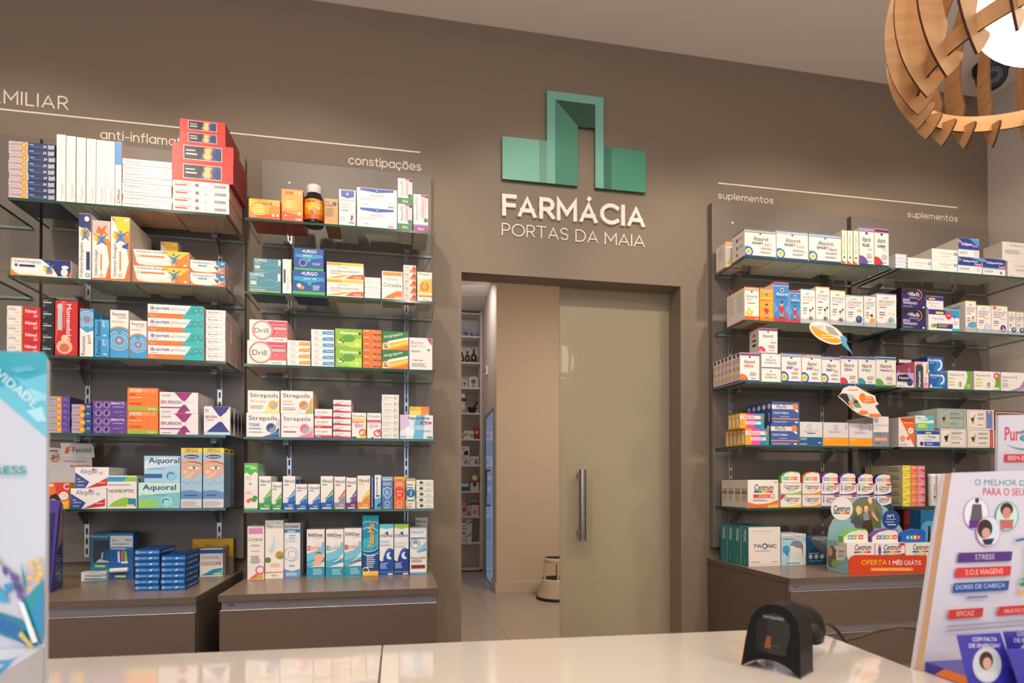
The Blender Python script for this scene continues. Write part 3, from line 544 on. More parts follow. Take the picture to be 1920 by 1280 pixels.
for i, (px, r0, h) in enumerate(((866.5, .036, .165), (877, .037, .18), (889, .046, .21))):
    jar('apothecary_bottle', px, z, [(.001, 0), (r0*.95, 0), (r0, .01), (r0, h*.5), (r0*.75, h*.64), (r0*.38, h*.68), (r0*.38, h*.8), (r0*.55, h*.82), (r0*.25, h*.87), (r0*.6, h*.97), (.001, h)], AMB, ['left amber apothecary bottle, half hidden by the wall', 'middle amber apothecary bottle with stopper', 'right and largest amber apothecary bottle with stopper'][i], 'bottle', None, 'amber bottles on the stock room shelf')
z = bz[6]
for i, (px, w, h) in enumerate(((871, .07, .11), (887.5, .135, .168))):
    b = MB(); b.box(-w/2, w/2, -.06, .05, 0, h*.85, mat('cfc0a4')); b.prism([(-w/2, -.05, h*.85), (-w*.3, -.05, h), (w*.3, -.05, h), (w/2, -.05, h*.85)], (0, .09, 0), mat('cfc0a4'))
    art(b, 'R 4a4248 .46 .14 .54 .5|C 5c6478 .5 .56 .2|R 4a4248 .3 .1 .7 .15', lambda u, v, l: ((u-.5)*w, -.0602-.001*l, v*h), w/h)
    tag(b.build('ceramic_caddy', None, (far(px), 8.7, z+.0005)), ['small cream caddy with a tree drawing, left of the larger one', 'large cream caddy with a blue tree drawing'][i], 'caddy')
z = bz[5]
jar('pharmacy_jar', 868.5, z, [(.001, 0), (.05, 0), (.05, .10), (.043, .11), (.043, .13), (.05, .16), (.05, .24), (.036, .26), (.036, .29), (.001, .29)], mat('cbbda2'), 'tall cream pharmacy jar left of the dark mortar', 'jar', lambda b: b.lathe([(.0502, .17), (.0508, .22)], BLU, n=20))
jar('mortar', 886, z, [(.001, 0), (.045, 0), (.05, .02), (.066, .07), (.073, .09), (.062, .09), (.045, .04), (.001, .035)], mat('15120f', .4), 'dark mortar bowl on the stock room shelf', 'mortar')
b = MB(); b.tube([(0, 0, .036+.015), (.04, -.01, .11), (.075, -.015, .17)], [.012, .011, .018], mat('1b1512', .5)); tag(b.build('pestle', None, (far(886), 8.70, z+.004)), 'dark pestle leaning out of the mortar', 'pestle')
def fbox(px0, px1, z, h, base, code, lab, dy=0, name='carton', cat='box'):
    x0, x1 = far(px0), far(px1); b = MB(); b.box(-(x1-x0)/2, (x1-x0)/2, 0, .10, 0, h, mat(base)); art(b, code, lambda u, v, l: ((u-.5)*(x1-x0), -.0008*l, v*h), (x1-x0)/h); tag(b.build(name, None, ((x0+x1)/2, 8.64+dy, z+.0005)), lab, cat)
fbox(869, 888, bz[4], .12, 'd8d2c8', 'C b08a50 .15 .5 .18|C 8a8a70 .8 .4 .2|L d .3 .5 .6 .7 2', 'white carton with brown motif beside the red carton')
fbox(889.5, 897, bz[4], .2, 'b02418', 'C f0b030 .5 .5 .12|L f0b030 .2 .85 .8 .9 1', 'small red carton with a yellow disc')
fbox(864.5, 868.5, bz[4], .13, '7d838c', 'L w .1 .3 .9 .7 3', 'grey carton half hidden by the wall, left of the white one')
fbox(864, 880, bz[3]+.13, .14, 'd6cdc4', 'P 2a2226 .3 .1 .9 .1 .8 .6 .4 .5|L d .1 .7 .6 .8 1', 'white carton with dark picture on top of another carton')
fbox(864, 880, bz[3], .128, 'd6cdc4', 'P 8a94a0 .3 .1 .9 .1 .8 .7 .4 .5|L d .1 .8 .6 .9 1', 'white carton with grey picture, lowest beside the brown motif one')
fbox(881, 897.5, bz[3], .128, 'd6cdc4', 'P 9a6a48 .5 .1 .9 .1 .85 .8 .55 .6|L r .1 .6 .4 .8 2', 'white carton with brown motif on the right of the carton pair')
fbox(882, 897.5, bz[2], .24, '8a7a4a', 'R b03a2a 0 .5 1 .62|R d8ccc0 0 0 1 .5|C e8e0a0 .5 .8 .15|C 2b3a78 .5 .4 .12', 'colourful carton with red band in the stock room')
fbox(864, 878, bz[2], .12, '4a6a80', 'R cfd8da 0 .55 1 .9|R 2a3c50 0 .2 1 .35', 'blue carton left of the colourful one, beneath a cable loop')
fbox(864, 874, bz[1], .2, 'c88aa0', 'P d8a8b8 0 0 1 0 1 .5 0 .8|C 9a3a50 .6 .5 .15', 'pink carton on the lower stock room shelf')
fbox(875, 883, bz[1], .15, 'd6cdc4', 'P 4a4248 .2 .1 .8 .1 .6 .6 .4 .6|L d .2 .75 .8 .9 1', 'narrow white carton between the pink one and the white pair')
fbox(884, 897.5, bz[1], .16, 'ddd4cc', 'C c89090 .5 .4 .25|R a05a60 .1 .75 .9 .8', 'square white carton with a pinkish disc')
fbox(880, 897, bz[1], .235, 'cfc4b8', 'R 8a6a60 .1 .72 .9 .85|L d .2 .9 .8 .95 1', 'taller beige carton behind the square white carton', .12)
for k, t in enumerate(('upper of the two white cartons with a curved red stripe', 'lower of the two white cartons with a curved black stripe')):
    fbox(864.5, 884 if k else 884.5, bz[0]+(0 if k else .1712), .1705, 'ddd6d0', 'S '+('k' if k else '6a1830')+' .05 .35 .6 .4 .98 .75 .08|R k .08 .74 .45 .84|L z .1 .1 .7 .25 2', t)
# ================================================================ product boxes: printed designs
# base colour | side colour | prints on the front | prints on the left and right faces
ab = 'O f0a080 .5 .86 .035 .02 0 .5|O b .5 .86 .035 .02 .5 1|C n .5 .86 .025'
def absv(sub, c1, c2, st1, st2, extra='', c3='n', top='n', w=1, simple=0):
    s_ = f'R {top} 0 .975 1 1|R {st1} 0 .915 1 .97|R {st2} 0 .89 1 .912|R {c3} 0 0 1 .05|C n .12 .05 .2|P w 0 -.0 .0 0 0 0|C w .12 .05 .165|C {c1} .12 .1 .16|P {c3} 0 0 1 0 1 .05 0 .05|{ab}|T 3a3436 .2 .62 .78 .76 :Absorvit|T {c2} .2 .49 .{70 if sub!="HOMEM" else 75} .58 b:{sub}|L z .5 .2 .92 .32 4|L z .55 .1 .9 .13 1'
    return s_.replace('|P w 0 -.0 .0 0 0 0', '')+('|'+extra if extra else '')
def smart(sub, c, st1, st2): return f'R n 0 .97 1 1|R {st1} 0 .91 1 .965|R {st2} 0 .88 1 .905|R n 0 0 1 .06|C c .07 .19 .2|O u .12 .19 .155 .05|R n 0 0 1 .05|C c8e0ec .12 .19 .12|C y .12 .19 .09|C e07818 .12 .19 .02|{ab}|T 3a3436 .28 .6 .76 .75 :Absorvit|T n .24 .46 .6 .56 b:SMART|T {c} .62 .42 .88 .54 i:{sub}|L z .5 .3 .92 .36 2|L z .5 .16 .9 .22 2'
def omega(c, top, sub, fig=1):
    s_ = f'R {top} 0 .97 1 1|P s 0 0 1 0 1 .12 .7 .2 .3 .12 0 .16|O 4a5a80 .42 .88 .03 .015 .4 1|O b .55 .86 .03 .015 0 .6|T 5a5a60 .12 .73 .9 .8 :ADVANCIS|T {c} .1 .64 .8 .72 i:{sub}|L d04a40 .14 .58 .6 .61 1|L b .14 .36 .5 .46 2|L o .14 .28 .4 .31 1'
    if fig: s_ += '|R 38405c .6 .1 .66 .22|R 38405c .68 .1 .74 .22|P x .57 .2 .76 .2 .74 .34 .6 .34|C c89a80 .66 .37 .035|C 6a3a22 .66 .39 .035|R 38405c .8 .1 .84 .2|P w .76 .22 .88 .22 .87 .38 .78 .38|C c89a80 .82 .43 .03|C 7a4022 .82 .45 .03'
    return s_
def kid(t): return f'R {t} .0 0 1 .1|P r .36 .38 .64 .38 .7 .32 .5 .2 .3 .32|R e8c0a0 .4 .1 .46 .26|R e8c0a0 .54 .1 .6 .26|R 4a2a20 .38 .08 .46 .13|R 4a2a20 .54 .08 .62 .13|R r .42 .2 .58 .3|C d8a080 .5 .44 .05|P 4a2418 .4 .46 .6 .46 .58 .52 .44 .52'
def cent(c, bot, sub='', fig=None):
    s_ = f'P {bot} 0 0 1 0 1 .3 .7 .14 .3 .08 0 .12|T 26262c .{28 if fig else 15} .6 .92 .84 bi:Centrum'
    for i, q in enumerate('b g y o r'.split()): s_ += f'|R {q} {.25+i*.12:.2f} .48 {.37+i*.12:.2f} .56'
    if fig: s_ += f'|E {fig} .12 .6 .04 .25|C {fig} .12 .88 .06|R r .72 .86 .98 .98'
    return s_+(f'|T {c} .35 .3 .75 .4 :{sub}' if sub else '|L z .3 .36 .75 .42 1')
def vib(c, c2, sub=1, st='3a3c44'):
    return f'O r .5 .93 .12 .012 .12 .38|T {st} .08 .8 .92 .9 b:Vibrocil|L {c} .1 .72 .6 .77 1|P {c} .1 .3 .5 .38 .98 .62 .98 .5 .5 .3|P {c2} .1 .24 .5 .3 .98 .46 .98 .32 .5 .24|R {c2} 0 0 1 .2|P {c2} 0 .2 1 .2 1 .3 .4 .24 0 .2|C w .25 .27 .07|S c .1 .26 .5 .22 .95 .3 .02|L x .45 .1 .9 .15 2|R w .15 .02 .85 .06'
def rhino(c, n_, s1): return f'P 7ac4dc 0 .5 .5 .55 .8 .62 .86 .74 .98 .72 .98 .5 .7 .4 0 .3|P w .3 .6 .8 .62 .8 .7 .5 .72|P 4aaece 0 .2 1 .32 1 .44 .5 .38 0 .34|R 2596b6 0 0 1 .22|S w 0 .25 .5 .3 1 .42 .03|T 2a2a30 .08 .84 .9 .92 b:RHINOmer|S r .3 .82 .6 .8 .95 .83 .008|R {c} .04 .56 .22 .66|T w .1 .575 .17 .645 b:{n_}|T {c} .25 .58 .75 .64 :{s1}|S {c} .05 .26 .5 .33 .98 .32 .02|L c2e4ec .35 .06 .92 .18 5'
def drug(): return ''
def yy(u, v, r, c1, c2): return f'C w {u} {v} {r*1.12}|C {c1} {u} {v} {r}|O {c2} {u} {v} {r/2} {r} -.25 .25|C {c1} {u} {v+r/2} {r/2}|C {c2} {u} {v-r/2} {r/2}'
FIG = '|E y .5 .7 .42 .085|E o .58 .685 .33 .065|P 2478c0 .08 .78 .42 .73 .58 .73 .95 .79 .66 .7 .62 .67 .85 .6 .8 .585 .52 .64 .3 .585 .22 .6 .42 .67 .4 .7|E 2478c0 .5 .765 .08 .018'
D = {
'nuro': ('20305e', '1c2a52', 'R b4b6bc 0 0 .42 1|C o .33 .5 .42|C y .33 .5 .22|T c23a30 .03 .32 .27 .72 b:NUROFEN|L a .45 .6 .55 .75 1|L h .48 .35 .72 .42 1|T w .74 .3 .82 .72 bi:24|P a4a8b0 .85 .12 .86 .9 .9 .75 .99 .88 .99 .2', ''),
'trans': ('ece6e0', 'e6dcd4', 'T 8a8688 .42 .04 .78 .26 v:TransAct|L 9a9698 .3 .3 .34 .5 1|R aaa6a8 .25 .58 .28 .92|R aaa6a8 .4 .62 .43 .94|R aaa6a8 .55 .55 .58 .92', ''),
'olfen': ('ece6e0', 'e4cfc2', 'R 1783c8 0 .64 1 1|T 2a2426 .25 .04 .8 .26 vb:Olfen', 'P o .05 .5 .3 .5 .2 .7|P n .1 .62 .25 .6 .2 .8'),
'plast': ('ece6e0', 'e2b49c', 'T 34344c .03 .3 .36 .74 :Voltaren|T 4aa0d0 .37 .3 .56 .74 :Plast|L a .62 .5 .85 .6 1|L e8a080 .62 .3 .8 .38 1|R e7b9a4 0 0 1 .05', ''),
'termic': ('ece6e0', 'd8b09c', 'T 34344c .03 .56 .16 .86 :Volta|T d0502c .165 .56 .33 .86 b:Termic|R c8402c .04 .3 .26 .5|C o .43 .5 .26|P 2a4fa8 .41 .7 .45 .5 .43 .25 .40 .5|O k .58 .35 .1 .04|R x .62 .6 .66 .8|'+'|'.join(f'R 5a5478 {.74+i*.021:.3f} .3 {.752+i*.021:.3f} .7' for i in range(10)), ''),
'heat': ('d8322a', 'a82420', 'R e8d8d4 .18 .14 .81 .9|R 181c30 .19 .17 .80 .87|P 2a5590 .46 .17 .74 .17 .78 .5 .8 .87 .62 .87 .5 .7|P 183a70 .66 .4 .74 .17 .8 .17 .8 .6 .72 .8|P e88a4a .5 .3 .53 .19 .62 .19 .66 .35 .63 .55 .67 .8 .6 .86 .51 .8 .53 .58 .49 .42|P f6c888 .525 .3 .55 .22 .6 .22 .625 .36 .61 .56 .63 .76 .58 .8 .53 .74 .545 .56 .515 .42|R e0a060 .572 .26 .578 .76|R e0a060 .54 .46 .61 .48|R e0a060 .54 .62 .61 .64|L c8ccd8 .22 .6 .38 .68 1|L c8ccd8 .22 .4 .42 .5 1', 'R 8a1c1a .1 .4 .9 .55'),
'emulx': ('ece6e0', 'd8cec6', 'P n .5 1 1 1 1 .1 .78 .06 .7 .5|P o 0 0 0 .4 .06 .2 .14 .06 1 .0|P o 0 0 .6 0 .3 .08|P e86820 0 0 .02 1 0 1|T 34344c .05 .7 .42 .92 :Voltaren Emulgel|T 4a9ad0 .43 .7 .5 .9 :ex|C 2a6ab0 .09 .6 .09|R n .14 .52 .4 .64|C y .62 .42 .24|C o .64 .34 .18|P 2478c0 .5 .62 .62 .56 .74 .8 .66 .5 .68 .1 .64 .3 .6 .1 .6 .5|C 2478c0 .62 .8 .06|E w .89 .3 .06 .22|E f4f0ec .9 .6 .06 .1|P e86820 .94 0 1 0 1 .4', ''),
'emulxv': ('ece6e0', 'd8cec6', 'P n 0 1 1 1 1 .72 0 .8|E w .65 .92 .2 .04|T n .45 .84 .7 .86 :x|'+FIG[1:]+'|T 34344c .08 .02 .42 .56 v:Voltaren Emulgelex|E 2a6ab0 .74 .06 .2 .035|E w .74 .06 .14 .025|R n .62 .14 .92 .42|T 2a6ab0 .66 .045 .82 .075 b:12', ''),
'emulv': ('ece6e0', 'd8cec6', 'P o 0 1 1 1 1 0 .7 .0 .95 .3 .8 .62|P y .1 1 1 1 1 .8 .5 .7|P e86820 0 0 1 0 1 .3 .8 .04 0 .03|'+FIG[1:]+'|T 34344c .12 .06 .34 .57 v:Voltaren Emulgel|R e07840 .46 .16 .54 .46|O o .5 .09 .022 .01|P 3a3a8a .62 .56 .95 .6 .9 .5 .6 .52|E f8ece0 .82 .95 .12 .018|E e86a2c .14 .95 .08 .015', ''),
'emulv2': ('ece6e0', 'd8cec6', 'P c8b8b0 0 1 1 1 1 .76 0 .76|P e86820 .2 .8 .35 .92 .5 .86 .8 .94 .7 .82 .85 .78 .5 .76|P o 0 .76 1 .76 1 0 .7 .0 .95 .3 .8 .6|P y .2 .76 1 .76 1 .66|P e86820 0 0 1 0 1 .3 .8 .04 0 .03|'+FIG[1:]+'|T 34344c .12 .06 .34 .5 v:Voltaren Emulgel|R e07840 .46 .16 .54 .44|O o .5 .08 .022 .01|E f8ece0 .84 .72 .1 .02', ''),
'emul': ('ece6e0', 'e8c8b0', 'P y .5 1 1 1 1 .4 .8 .3|P o .86 .6 1 1 1 0 .7 0|P e86820 0 0 1 0 1 .16 .7 .1 .3 .04 .06 .3 .02 .8 0 1|P w .04 .3 .1 .1 .25 .05 .5 .1 .6 .3|T 34344c .05 .78 .6 .95 :Voltaren Emulgel|R e07840 .14 .56 .56 .66|O o .1 .6 .07 .03|C y .74 .42 .3|C o .78 .36 .22|P 2478c0 .6 .75 .72 .62 .88 .95 .76 .56 .8 .1 .74 .35 .68 .1 .7 .5|C 2478c0 .72 .8 .07|E f8e8d8 .93 .16 .03 .06', ''),
'volt25': ('ece6e0', 'd8cec6', 'P 2478c0 .72 1 1 1 1 .5 .8 .3|P e86820 0 0 1 0 1 .5 .8 .15 .5 .05 .1 .12 0 .4|T 34344c .06 .7 .56 .92 :Voltaren|T 8a8a90 .58 .72 .7 .88 :25|R 4aa0d0 .22 .5 .48 .62|C y .78 .48 .2|P 1e50a0 .66 .6 .78 .5 .92 .8 .8 .4 .82 .15 .76 .3|R w .88 .74 .97 .84|T w .84 .06 .95 .16 b:10', 'R e8703a .1 0 .3 1|R n .6 .0 .7 1'),
'dolo': ('e2dcd6', 'e2dcd6', 'R e8c038 .93 0 1 1|T 3a3a3e .1 .55 .6 .7 b:DOLORG|L z .5 .3 .85 .36 1|L z .1 .8 .6 .84 1', ''),
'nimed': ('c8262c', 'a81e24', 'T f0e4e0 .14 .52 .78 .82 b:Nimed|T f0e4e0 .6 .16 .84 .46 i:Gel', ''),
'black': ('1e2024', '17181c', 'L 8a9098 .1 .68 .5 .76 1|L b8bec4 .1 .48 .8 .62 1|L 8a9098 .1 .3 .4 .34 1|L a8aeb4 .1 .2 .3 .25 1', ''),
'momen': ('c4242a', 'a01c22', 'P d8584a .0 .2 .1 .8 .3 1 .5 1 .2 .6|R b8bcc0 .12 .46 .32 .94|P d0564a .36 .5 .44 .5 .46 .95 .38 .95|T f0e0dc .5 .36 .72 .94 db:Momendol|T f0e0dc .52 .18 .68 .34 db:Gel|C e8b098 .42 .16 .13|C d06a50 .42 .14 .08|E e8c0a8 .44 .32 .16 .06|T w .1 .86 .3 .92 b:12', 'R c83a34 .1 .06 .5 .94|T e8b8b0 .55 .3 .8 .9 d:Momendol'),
'reu1': ('ece6e0', '3d90c0', 'P 3d9ad0 0 1 1 1 1 .55 .5 .5 0 .6|O w .5 .78 .17 .012|O w .5 .78 .13 .012|O w .5 .78 .09 .01|C d85a3a .5 .78 .06|C 3d9ad0 .5 .78 .04|P 3d9ad0 .3 .64 .7 .64 .6 .52 .4 .52|T 2a2a30 .1 .03 .4 .42 v:Reumon|T 2a2a30 .55 .26 .82 .44 v:gel', ''),
'reu2': ('3d9ad0', '3084b4', 'P 55aee0 .5 1 1 1 1 .4|T 16324e .12 .1 .42 .9 vb:Reumon|T e0ecf4 .48 .6 .72 .92 v:gel|L c8e0ee .6 .12 .9 .2 1', ''),
'reu3': ('ece6e0', 'd8d2cc', 'R 3d9ad0 0 0 1 .3|C o .5 .37 .29|C 3d9ad0 .5 .35 .28|R 3d9ad0 0 0 1 .3|O w .5 .36 .2 .012|O w .5 .36 .15 .01|O w .5 .36 .11 .01|C d85a3a .5 .36 .06|C a 0.5 .36 .035|P 3d9ad0 .34 .62 .66 .62 .64 .54 .5 .47 .36 .54|T 3a3a40 .12 .88 .86 .95 :Reumon|T d86a4a .4 .82 .9 .87 :loção|L e0a080 .1 .74 .8 .77 2', ''),
'ibg': ('ece8e6', 'd8dcd8', 'P 1fb4b4 .78 1 1 1 1 0 .6 0|P e8762a 0 0 .62 0 .66 .36 0 .36|P 1a9aa0 .66 .34 .8 .7 .74 .9 1 .9 1 .4|C d8c0a0 .86 .66 .05|C d8c0a0 .9 .4 .05|C c8d0b0 .95 .7 .04|T 2a2a7a .05 .6 .38 .88 b:ib-u-ron|T e8946a .41 .58 .52 .84 :gel|T 6ac8c8 .53 .6 .7 .84 :mentol|T f4c8a8 .05 .1 .15 .24 b:Bene|L z .05 .46 .2 .5 1', ''),
'ibr': ('ebe6e2', 'd4c8be', 'T 34347c .1 .55 .62 .8 b:ib-u-ron|T e8a080 .66 .56 .86 .72 :400|L z .1 .34 .5 .4 1|R f2c8a8 .05 0 .6 .06', 'R beb0a6 0 .0 1 .04'),
'nurop': ('5c3f92', '4a3278', 'R a8a8b0 0 0 .62 1|C o .5 .5 .42|C y .5 .5 .24|T c0403a .06 .35 .4 .65 b:NUROFEN|L b0a0d0 .7 .6 .85 .7 1|L b0a0d0 .7 .35 .95 .4 1', ''),
'nurob': ('1e4a80', '1a2a50', 'R a8a8b0 0 0 .58 1|C o .52 .5 .42|C y .52 .5 .24|T c0403a .06 .35 .42 .65 b:NUROFEN|L c8d4e4 .76 .62 .93 .8 1|L 6a90b8 .7 .35 .95 .4 1', ''),
'serac': ('5e3a8c', 'cfc8d4', 'C 8c72b0 .17 .74 .22|C 8c72b0 .41 .74 .22|C 8c72b0 .17 .24 .22|C 8c72b0 .41 .24 .22|P 2a1a3a .14 .85 .2 .9 .22 .72 .18 .6 .12 .7|P 2a1a3a .38 .85 .44 .9 .46 .72 .4 .6 .36 .7|P 2a1a3a .14 .35 .2 .4 .22 .22 .18 .1 .12 .2|P 2a1a3a .38 .35 .44 .4 .46 .22 .4 .1 .36 .2|T ece4f0 .54 .78 .96 .92 b:SERACTIL|L a890c8 .6 .6 .95 .68 1|L a890c8 .62 .3 .9 .35 1|L d06a9a .8 .08 .96 .12 1', ''),
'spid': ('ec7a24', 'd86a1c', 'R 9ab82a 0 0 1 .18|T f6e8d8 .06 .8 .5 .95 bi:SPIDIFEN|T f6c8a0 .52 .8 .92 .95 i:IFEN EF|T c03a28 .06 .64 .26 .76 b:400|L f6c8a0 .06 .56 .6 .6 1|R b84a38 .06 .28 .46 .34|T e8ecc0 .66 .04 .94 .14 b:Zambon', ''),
'brun': ('ebe4e2', 'ddd6d6', 'P 9c2470 .38 1 .84 1 .66 .56 .64 .5 .66 .44 .84 0 .44 0 .62 .46 .62 .54|C w .63 .5 .1|T a02458 .04 .44 .24 .6 b:BRU|T 4a4688 .245 .44 .56 .6 b:FENON|T c0a0b8 .7 .5 .88 .56 :200 mg|R 9c2470 .02 .24 .5 .3|R 4a4688 .5 .24 .68 .3|L z .05 .8 .3 .88 2|R w .68 0 .92 .1|L z .06 .06 .3 .1 1', ''),
'bruf': ('e8e4e6', 'c8c8d0', 'P 2a3080 .3 1 .98 1 .66 .56|P 2a3080 .1 .1 .98 .1 .64 .52|C w .63 .56 .1|P w .62 .6 .78 .78 .86 .72 .7 .56|R b8d8e8 0 0 1 .1|T a82850 .06 .58 .5 .68 b:BRUFEN|L z .1 .5 .4 .54 1|L z .04 .8 .2 .9 3', 'P 1c1c30 .5 .04 .95 .5 .5 .96 .05 .5'),
'aller': ('ece6e4', 'd6d2d0', 'P 2a4a90 0 .75 .42 .3 .3 0 0 0|P c83030 .96 .5 .96 .12 .34 .0|T 2a3a80 .14 .62 .66 .92 i:Allergodil|T 2a3a80 .7 .66 .82 .78 :OD|P c83030 .5 .95 .62 .9 .52 .82|T w .05 .4 .16 .48 b:ANTI-|T w .06 .28 .3 .36 b:ALÉRGICO|L c8d0e4 .06 .1 .3 .18 2|L e8b0a8 .7 .24 .92 .3 1', ''),
'homeo': ('e9e2da', 'd0d8dc', 'R 2a9ac0 0 .82 1 .96|P 8cc43a .5 .82 1 .82 1 .96 .7 .96|L 9a90b8 .04 .7 .94 .74 1|T 3a3a4a .06 .48 .92 .58 b:HOMEOPTIC|P 8cc43a .04 .06 .75 .06 .98 .3 .55 .34 .2 .2|P 2a7ab0 .72 .06 .98 .06 .98 .3 .7 .3|R f0e060 .66 .06 .92 .12', 'R 2a7ab0 .3 .1 .7 .9'),
'aqu1': ('a6cfe6', '8cc0dc', 'P cfe4f0 0 .5 1 .7 1 .9 .5 .95 0 .8|R 2a62a0 0 .16 .5 .32|C 8cc8e0 .76 .25 .2|O 2a6a8c .74 .24 .12 .04 .1 .6|T 1c3060 .12 .66 .98 .94 b:Aquoral|L 7aa0bc .1 .5 .7 .54 1|T c8e8f0 .88 .04 .98 .1 b:Esteve', ''),
'aqu2': ('7cc4cc', '6ab0b8', 'P c8e8e4 0 .5 1 .62 1 1 0 1|R 9ccc4a 0 .06 .45 .3|C a0d8dc .68 .25 .2|O 1a5a6c .66 .24 .12 .04 .1 .6|T 1c3060 .1 .64 .9 .93 b:Aquoral|T 8cc43a .08 .44 .34 .56 b:Forte|L 5a9aa4 .4 .5 .75 .54 1|T c8e8f0 .8 .04 .96 .1 b:Esteve', ''),
'salv': ('a3c4dc', '7f9cb4', 'R e8cc2a 0 .91 1 1|T 5a4a18 .2 .955 .8 .985 b:OFERTA 15|T 5a4a18 .18 .925 .8 .95 b:CONTA-LENTES|E 22407c .5 .855 .36 .035|T w .2 .84 .8 .87 bi:Salvelox|P d8aa92 0 .81 .5 .82 1 .78 1 .6 .8 .53 .5 .5 .2 .5 0 .56|P e4bca6 .1 .51 .3 .56 .62 .62 .66 .59 .5 .52 .3 .48|S 4a3026 .04 .74 .5 .8 .98 .72 .016|E f0e6e0 .6 .67 .27 .022|C 7a8a88 .62 .67 .022|C 1c1c20 .62 .67 .012|S 3a2820 .32 .675 .6 .72 .9 .672 .008|E e8c4b0 .2 .6 .12 .03|O 7a9ab4 .3 .46 .06 .006 .5 1|O 7a9ab4 .75 .47 .06 .006 .5 1|P 5f8fc0 0 .28 .5 .3 1 .26 1 .16 0 .16|L 2a4a80 .16 .2 .84 .225 1|R dcd6d6 0 0 1 .14|L z .06 .03 .92 .11 4', 'R e8cc2a 0 .91 1 1|E 22407c .5 .955 .3 .02|L 5a7490 .15 .2 .85 .85 24'),
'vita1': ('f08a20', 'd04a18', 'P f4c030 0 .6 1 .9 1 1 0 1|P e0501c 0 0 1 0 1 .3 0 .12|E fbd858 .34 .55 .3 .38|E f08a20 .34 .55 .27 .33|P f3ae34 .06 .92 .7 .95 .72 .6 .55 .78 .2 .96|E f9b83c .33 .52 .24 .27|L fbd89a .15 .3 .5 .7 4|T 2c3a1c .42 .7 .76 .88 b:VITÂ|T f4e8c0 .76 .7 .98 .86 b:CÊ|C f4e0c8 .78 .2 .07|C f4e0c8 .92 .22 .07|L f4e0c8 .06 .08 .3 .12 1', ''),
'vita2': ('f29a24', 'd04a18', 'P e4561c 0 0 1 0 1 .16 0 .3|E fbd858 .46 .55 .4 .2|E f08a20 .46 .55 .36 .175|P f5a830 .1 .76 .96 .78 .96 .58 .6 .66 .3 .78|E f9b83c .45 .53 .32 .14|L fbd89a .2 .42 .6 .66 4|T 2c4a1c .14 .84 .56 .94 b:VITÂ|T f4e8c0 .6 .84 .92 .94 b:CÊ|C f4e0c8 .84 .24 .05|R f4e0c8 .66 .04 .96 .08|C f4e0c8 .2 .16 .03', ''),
'prop': ('c8965a', 'b08048', 'R e8b030 0 0 1 .06|R d8a040 0 .93 1 1|T 2c2018 .06 .8 .34 .88 b:pro|T 2c2018 .06 .68 .6 .78 b:polea|C 2c2018 .74 .8 .08|L 7a5a30 .06 .3 .7 .62 8', ''),
'imun1': ('ece8e4', 'dcd8d6', 'P u .12 .98 .9 .98 .9 .8 .5 .76 .12 .8|C w .5 .88 .03|T 8c96b0 .08 .66 .92 .74 b:INMUNOFERON|L e8a098 .14 .48 .8 .6 3|L z .14 .4 .7 .44 1|P 2a3c80 .72 .3 .86 .3 .82 .16 .7 .12|C e0b090 .8 .3 .03|R d84a40 .6 .06 .92 .1|O z .2 .17 .05 .015', ''),
'imun2': ('ece8e4', 'dcd8d6', 'P u .08 .98 .92 .98 .92 .86 .5 .78 .08 .86|C w .5 .88 .03|T 8c96b0 .32 .54 .68 .7 b:INMUNOFERON|L e8a098 .08 .4 .6 .48 2|L z .16 .16 .3 .2 1|O z .86 .26 .06 .02|R d84a40 .78 .06 .92 .12', ''),
'immx': ('e9e2de', 'd8d0cc', 'P a8486c .5 1 .98 1 .95 .75 .55 .6|P e8b8c4 .5 .95 .98 .9 .9 .3 .45 .35|P d89aa8 .6 .85 .75 .8 .7 .35 .6 .35|P f0e4e4 .75 .8 .8 .8 .85 .35 .78 .35|R k .82 .88 1 .98|C 2c7a3c .85 .32 .09|R 2f7c3a 0 0 1 .24|T w .3 .06 .7 .18 i:Aboca|T 8a7a80 .16 .35 .38 .95 v:ImmunoMix', ''),
'immy': ('e9e2de', 'cfc8c4', 'P a8486c .5 1 .98 1 .95 .85 .55 .75|P e8b8c4 .5 .95 .98 .9 .9 .35 .45 .35|P d89aa8 .6 .85 .75 .8 .7 .35 .6 .35|R k .88 .92 1 .98|C 2c7a3c .85 .3 .06|R 5a8ac0 0 .14 1 .18|R a83a78 0 0 1 .14|T w .3 .03 .7 .1 i:Aboca|T 7a6a70 .12 .3 .32 .92 v:ImmunoMix', 'L z .1 .2 .9 .9 14'),
'flui': ('4a8a9c', '3c7484', 'S 6aa4b4 .3 .4 .5 .8 .95 .5 .05|S 6aa4b4 .2 .3 .6 .1 .95 .4 .04|T e4ecee .05 .8 .48 .96 b:FLUIMUCIL|T c8dce0 .05 .64 .26 .75 :600mg|R c4d2c0 .05 .36 .24 .56|L b8c86a .05 .24 .5 .28 1|L d0dcd0 .05 .1 .66 .14 1|R c8d030 0 0 1 .04|R dfe4e0 .9 .6 .98 .98', ''),
'slim': ('e6dfda', 'd0c8c2', 'R 8cc43a .9 .3 1 .95|L 4a464c .12 .3 .34 .8 1|L 9a9698 .5 .1 .7 .5 10', ''),
'urgo1': ('1f4fa0', '1a3c80', 'P 2a9ac8 .08 .74 .92 .74 .98 .62 .5 .5 .02 .62|C 3aa8a0 .5 .46 .08|R 4ab04a 0 0 1 .1|T e8eef6 .36 .8 .76 .95 b:URGO|P e8eef6 .26 .88 .34 .93 .34 .82|L d0e8f4 .3 .64 .7 .72 2|O a8d0f0 .3 .34 .15 .03|C 1a3878 .3 .34 .12|L d4def0 .62 .26 .92 .36 3', ''),
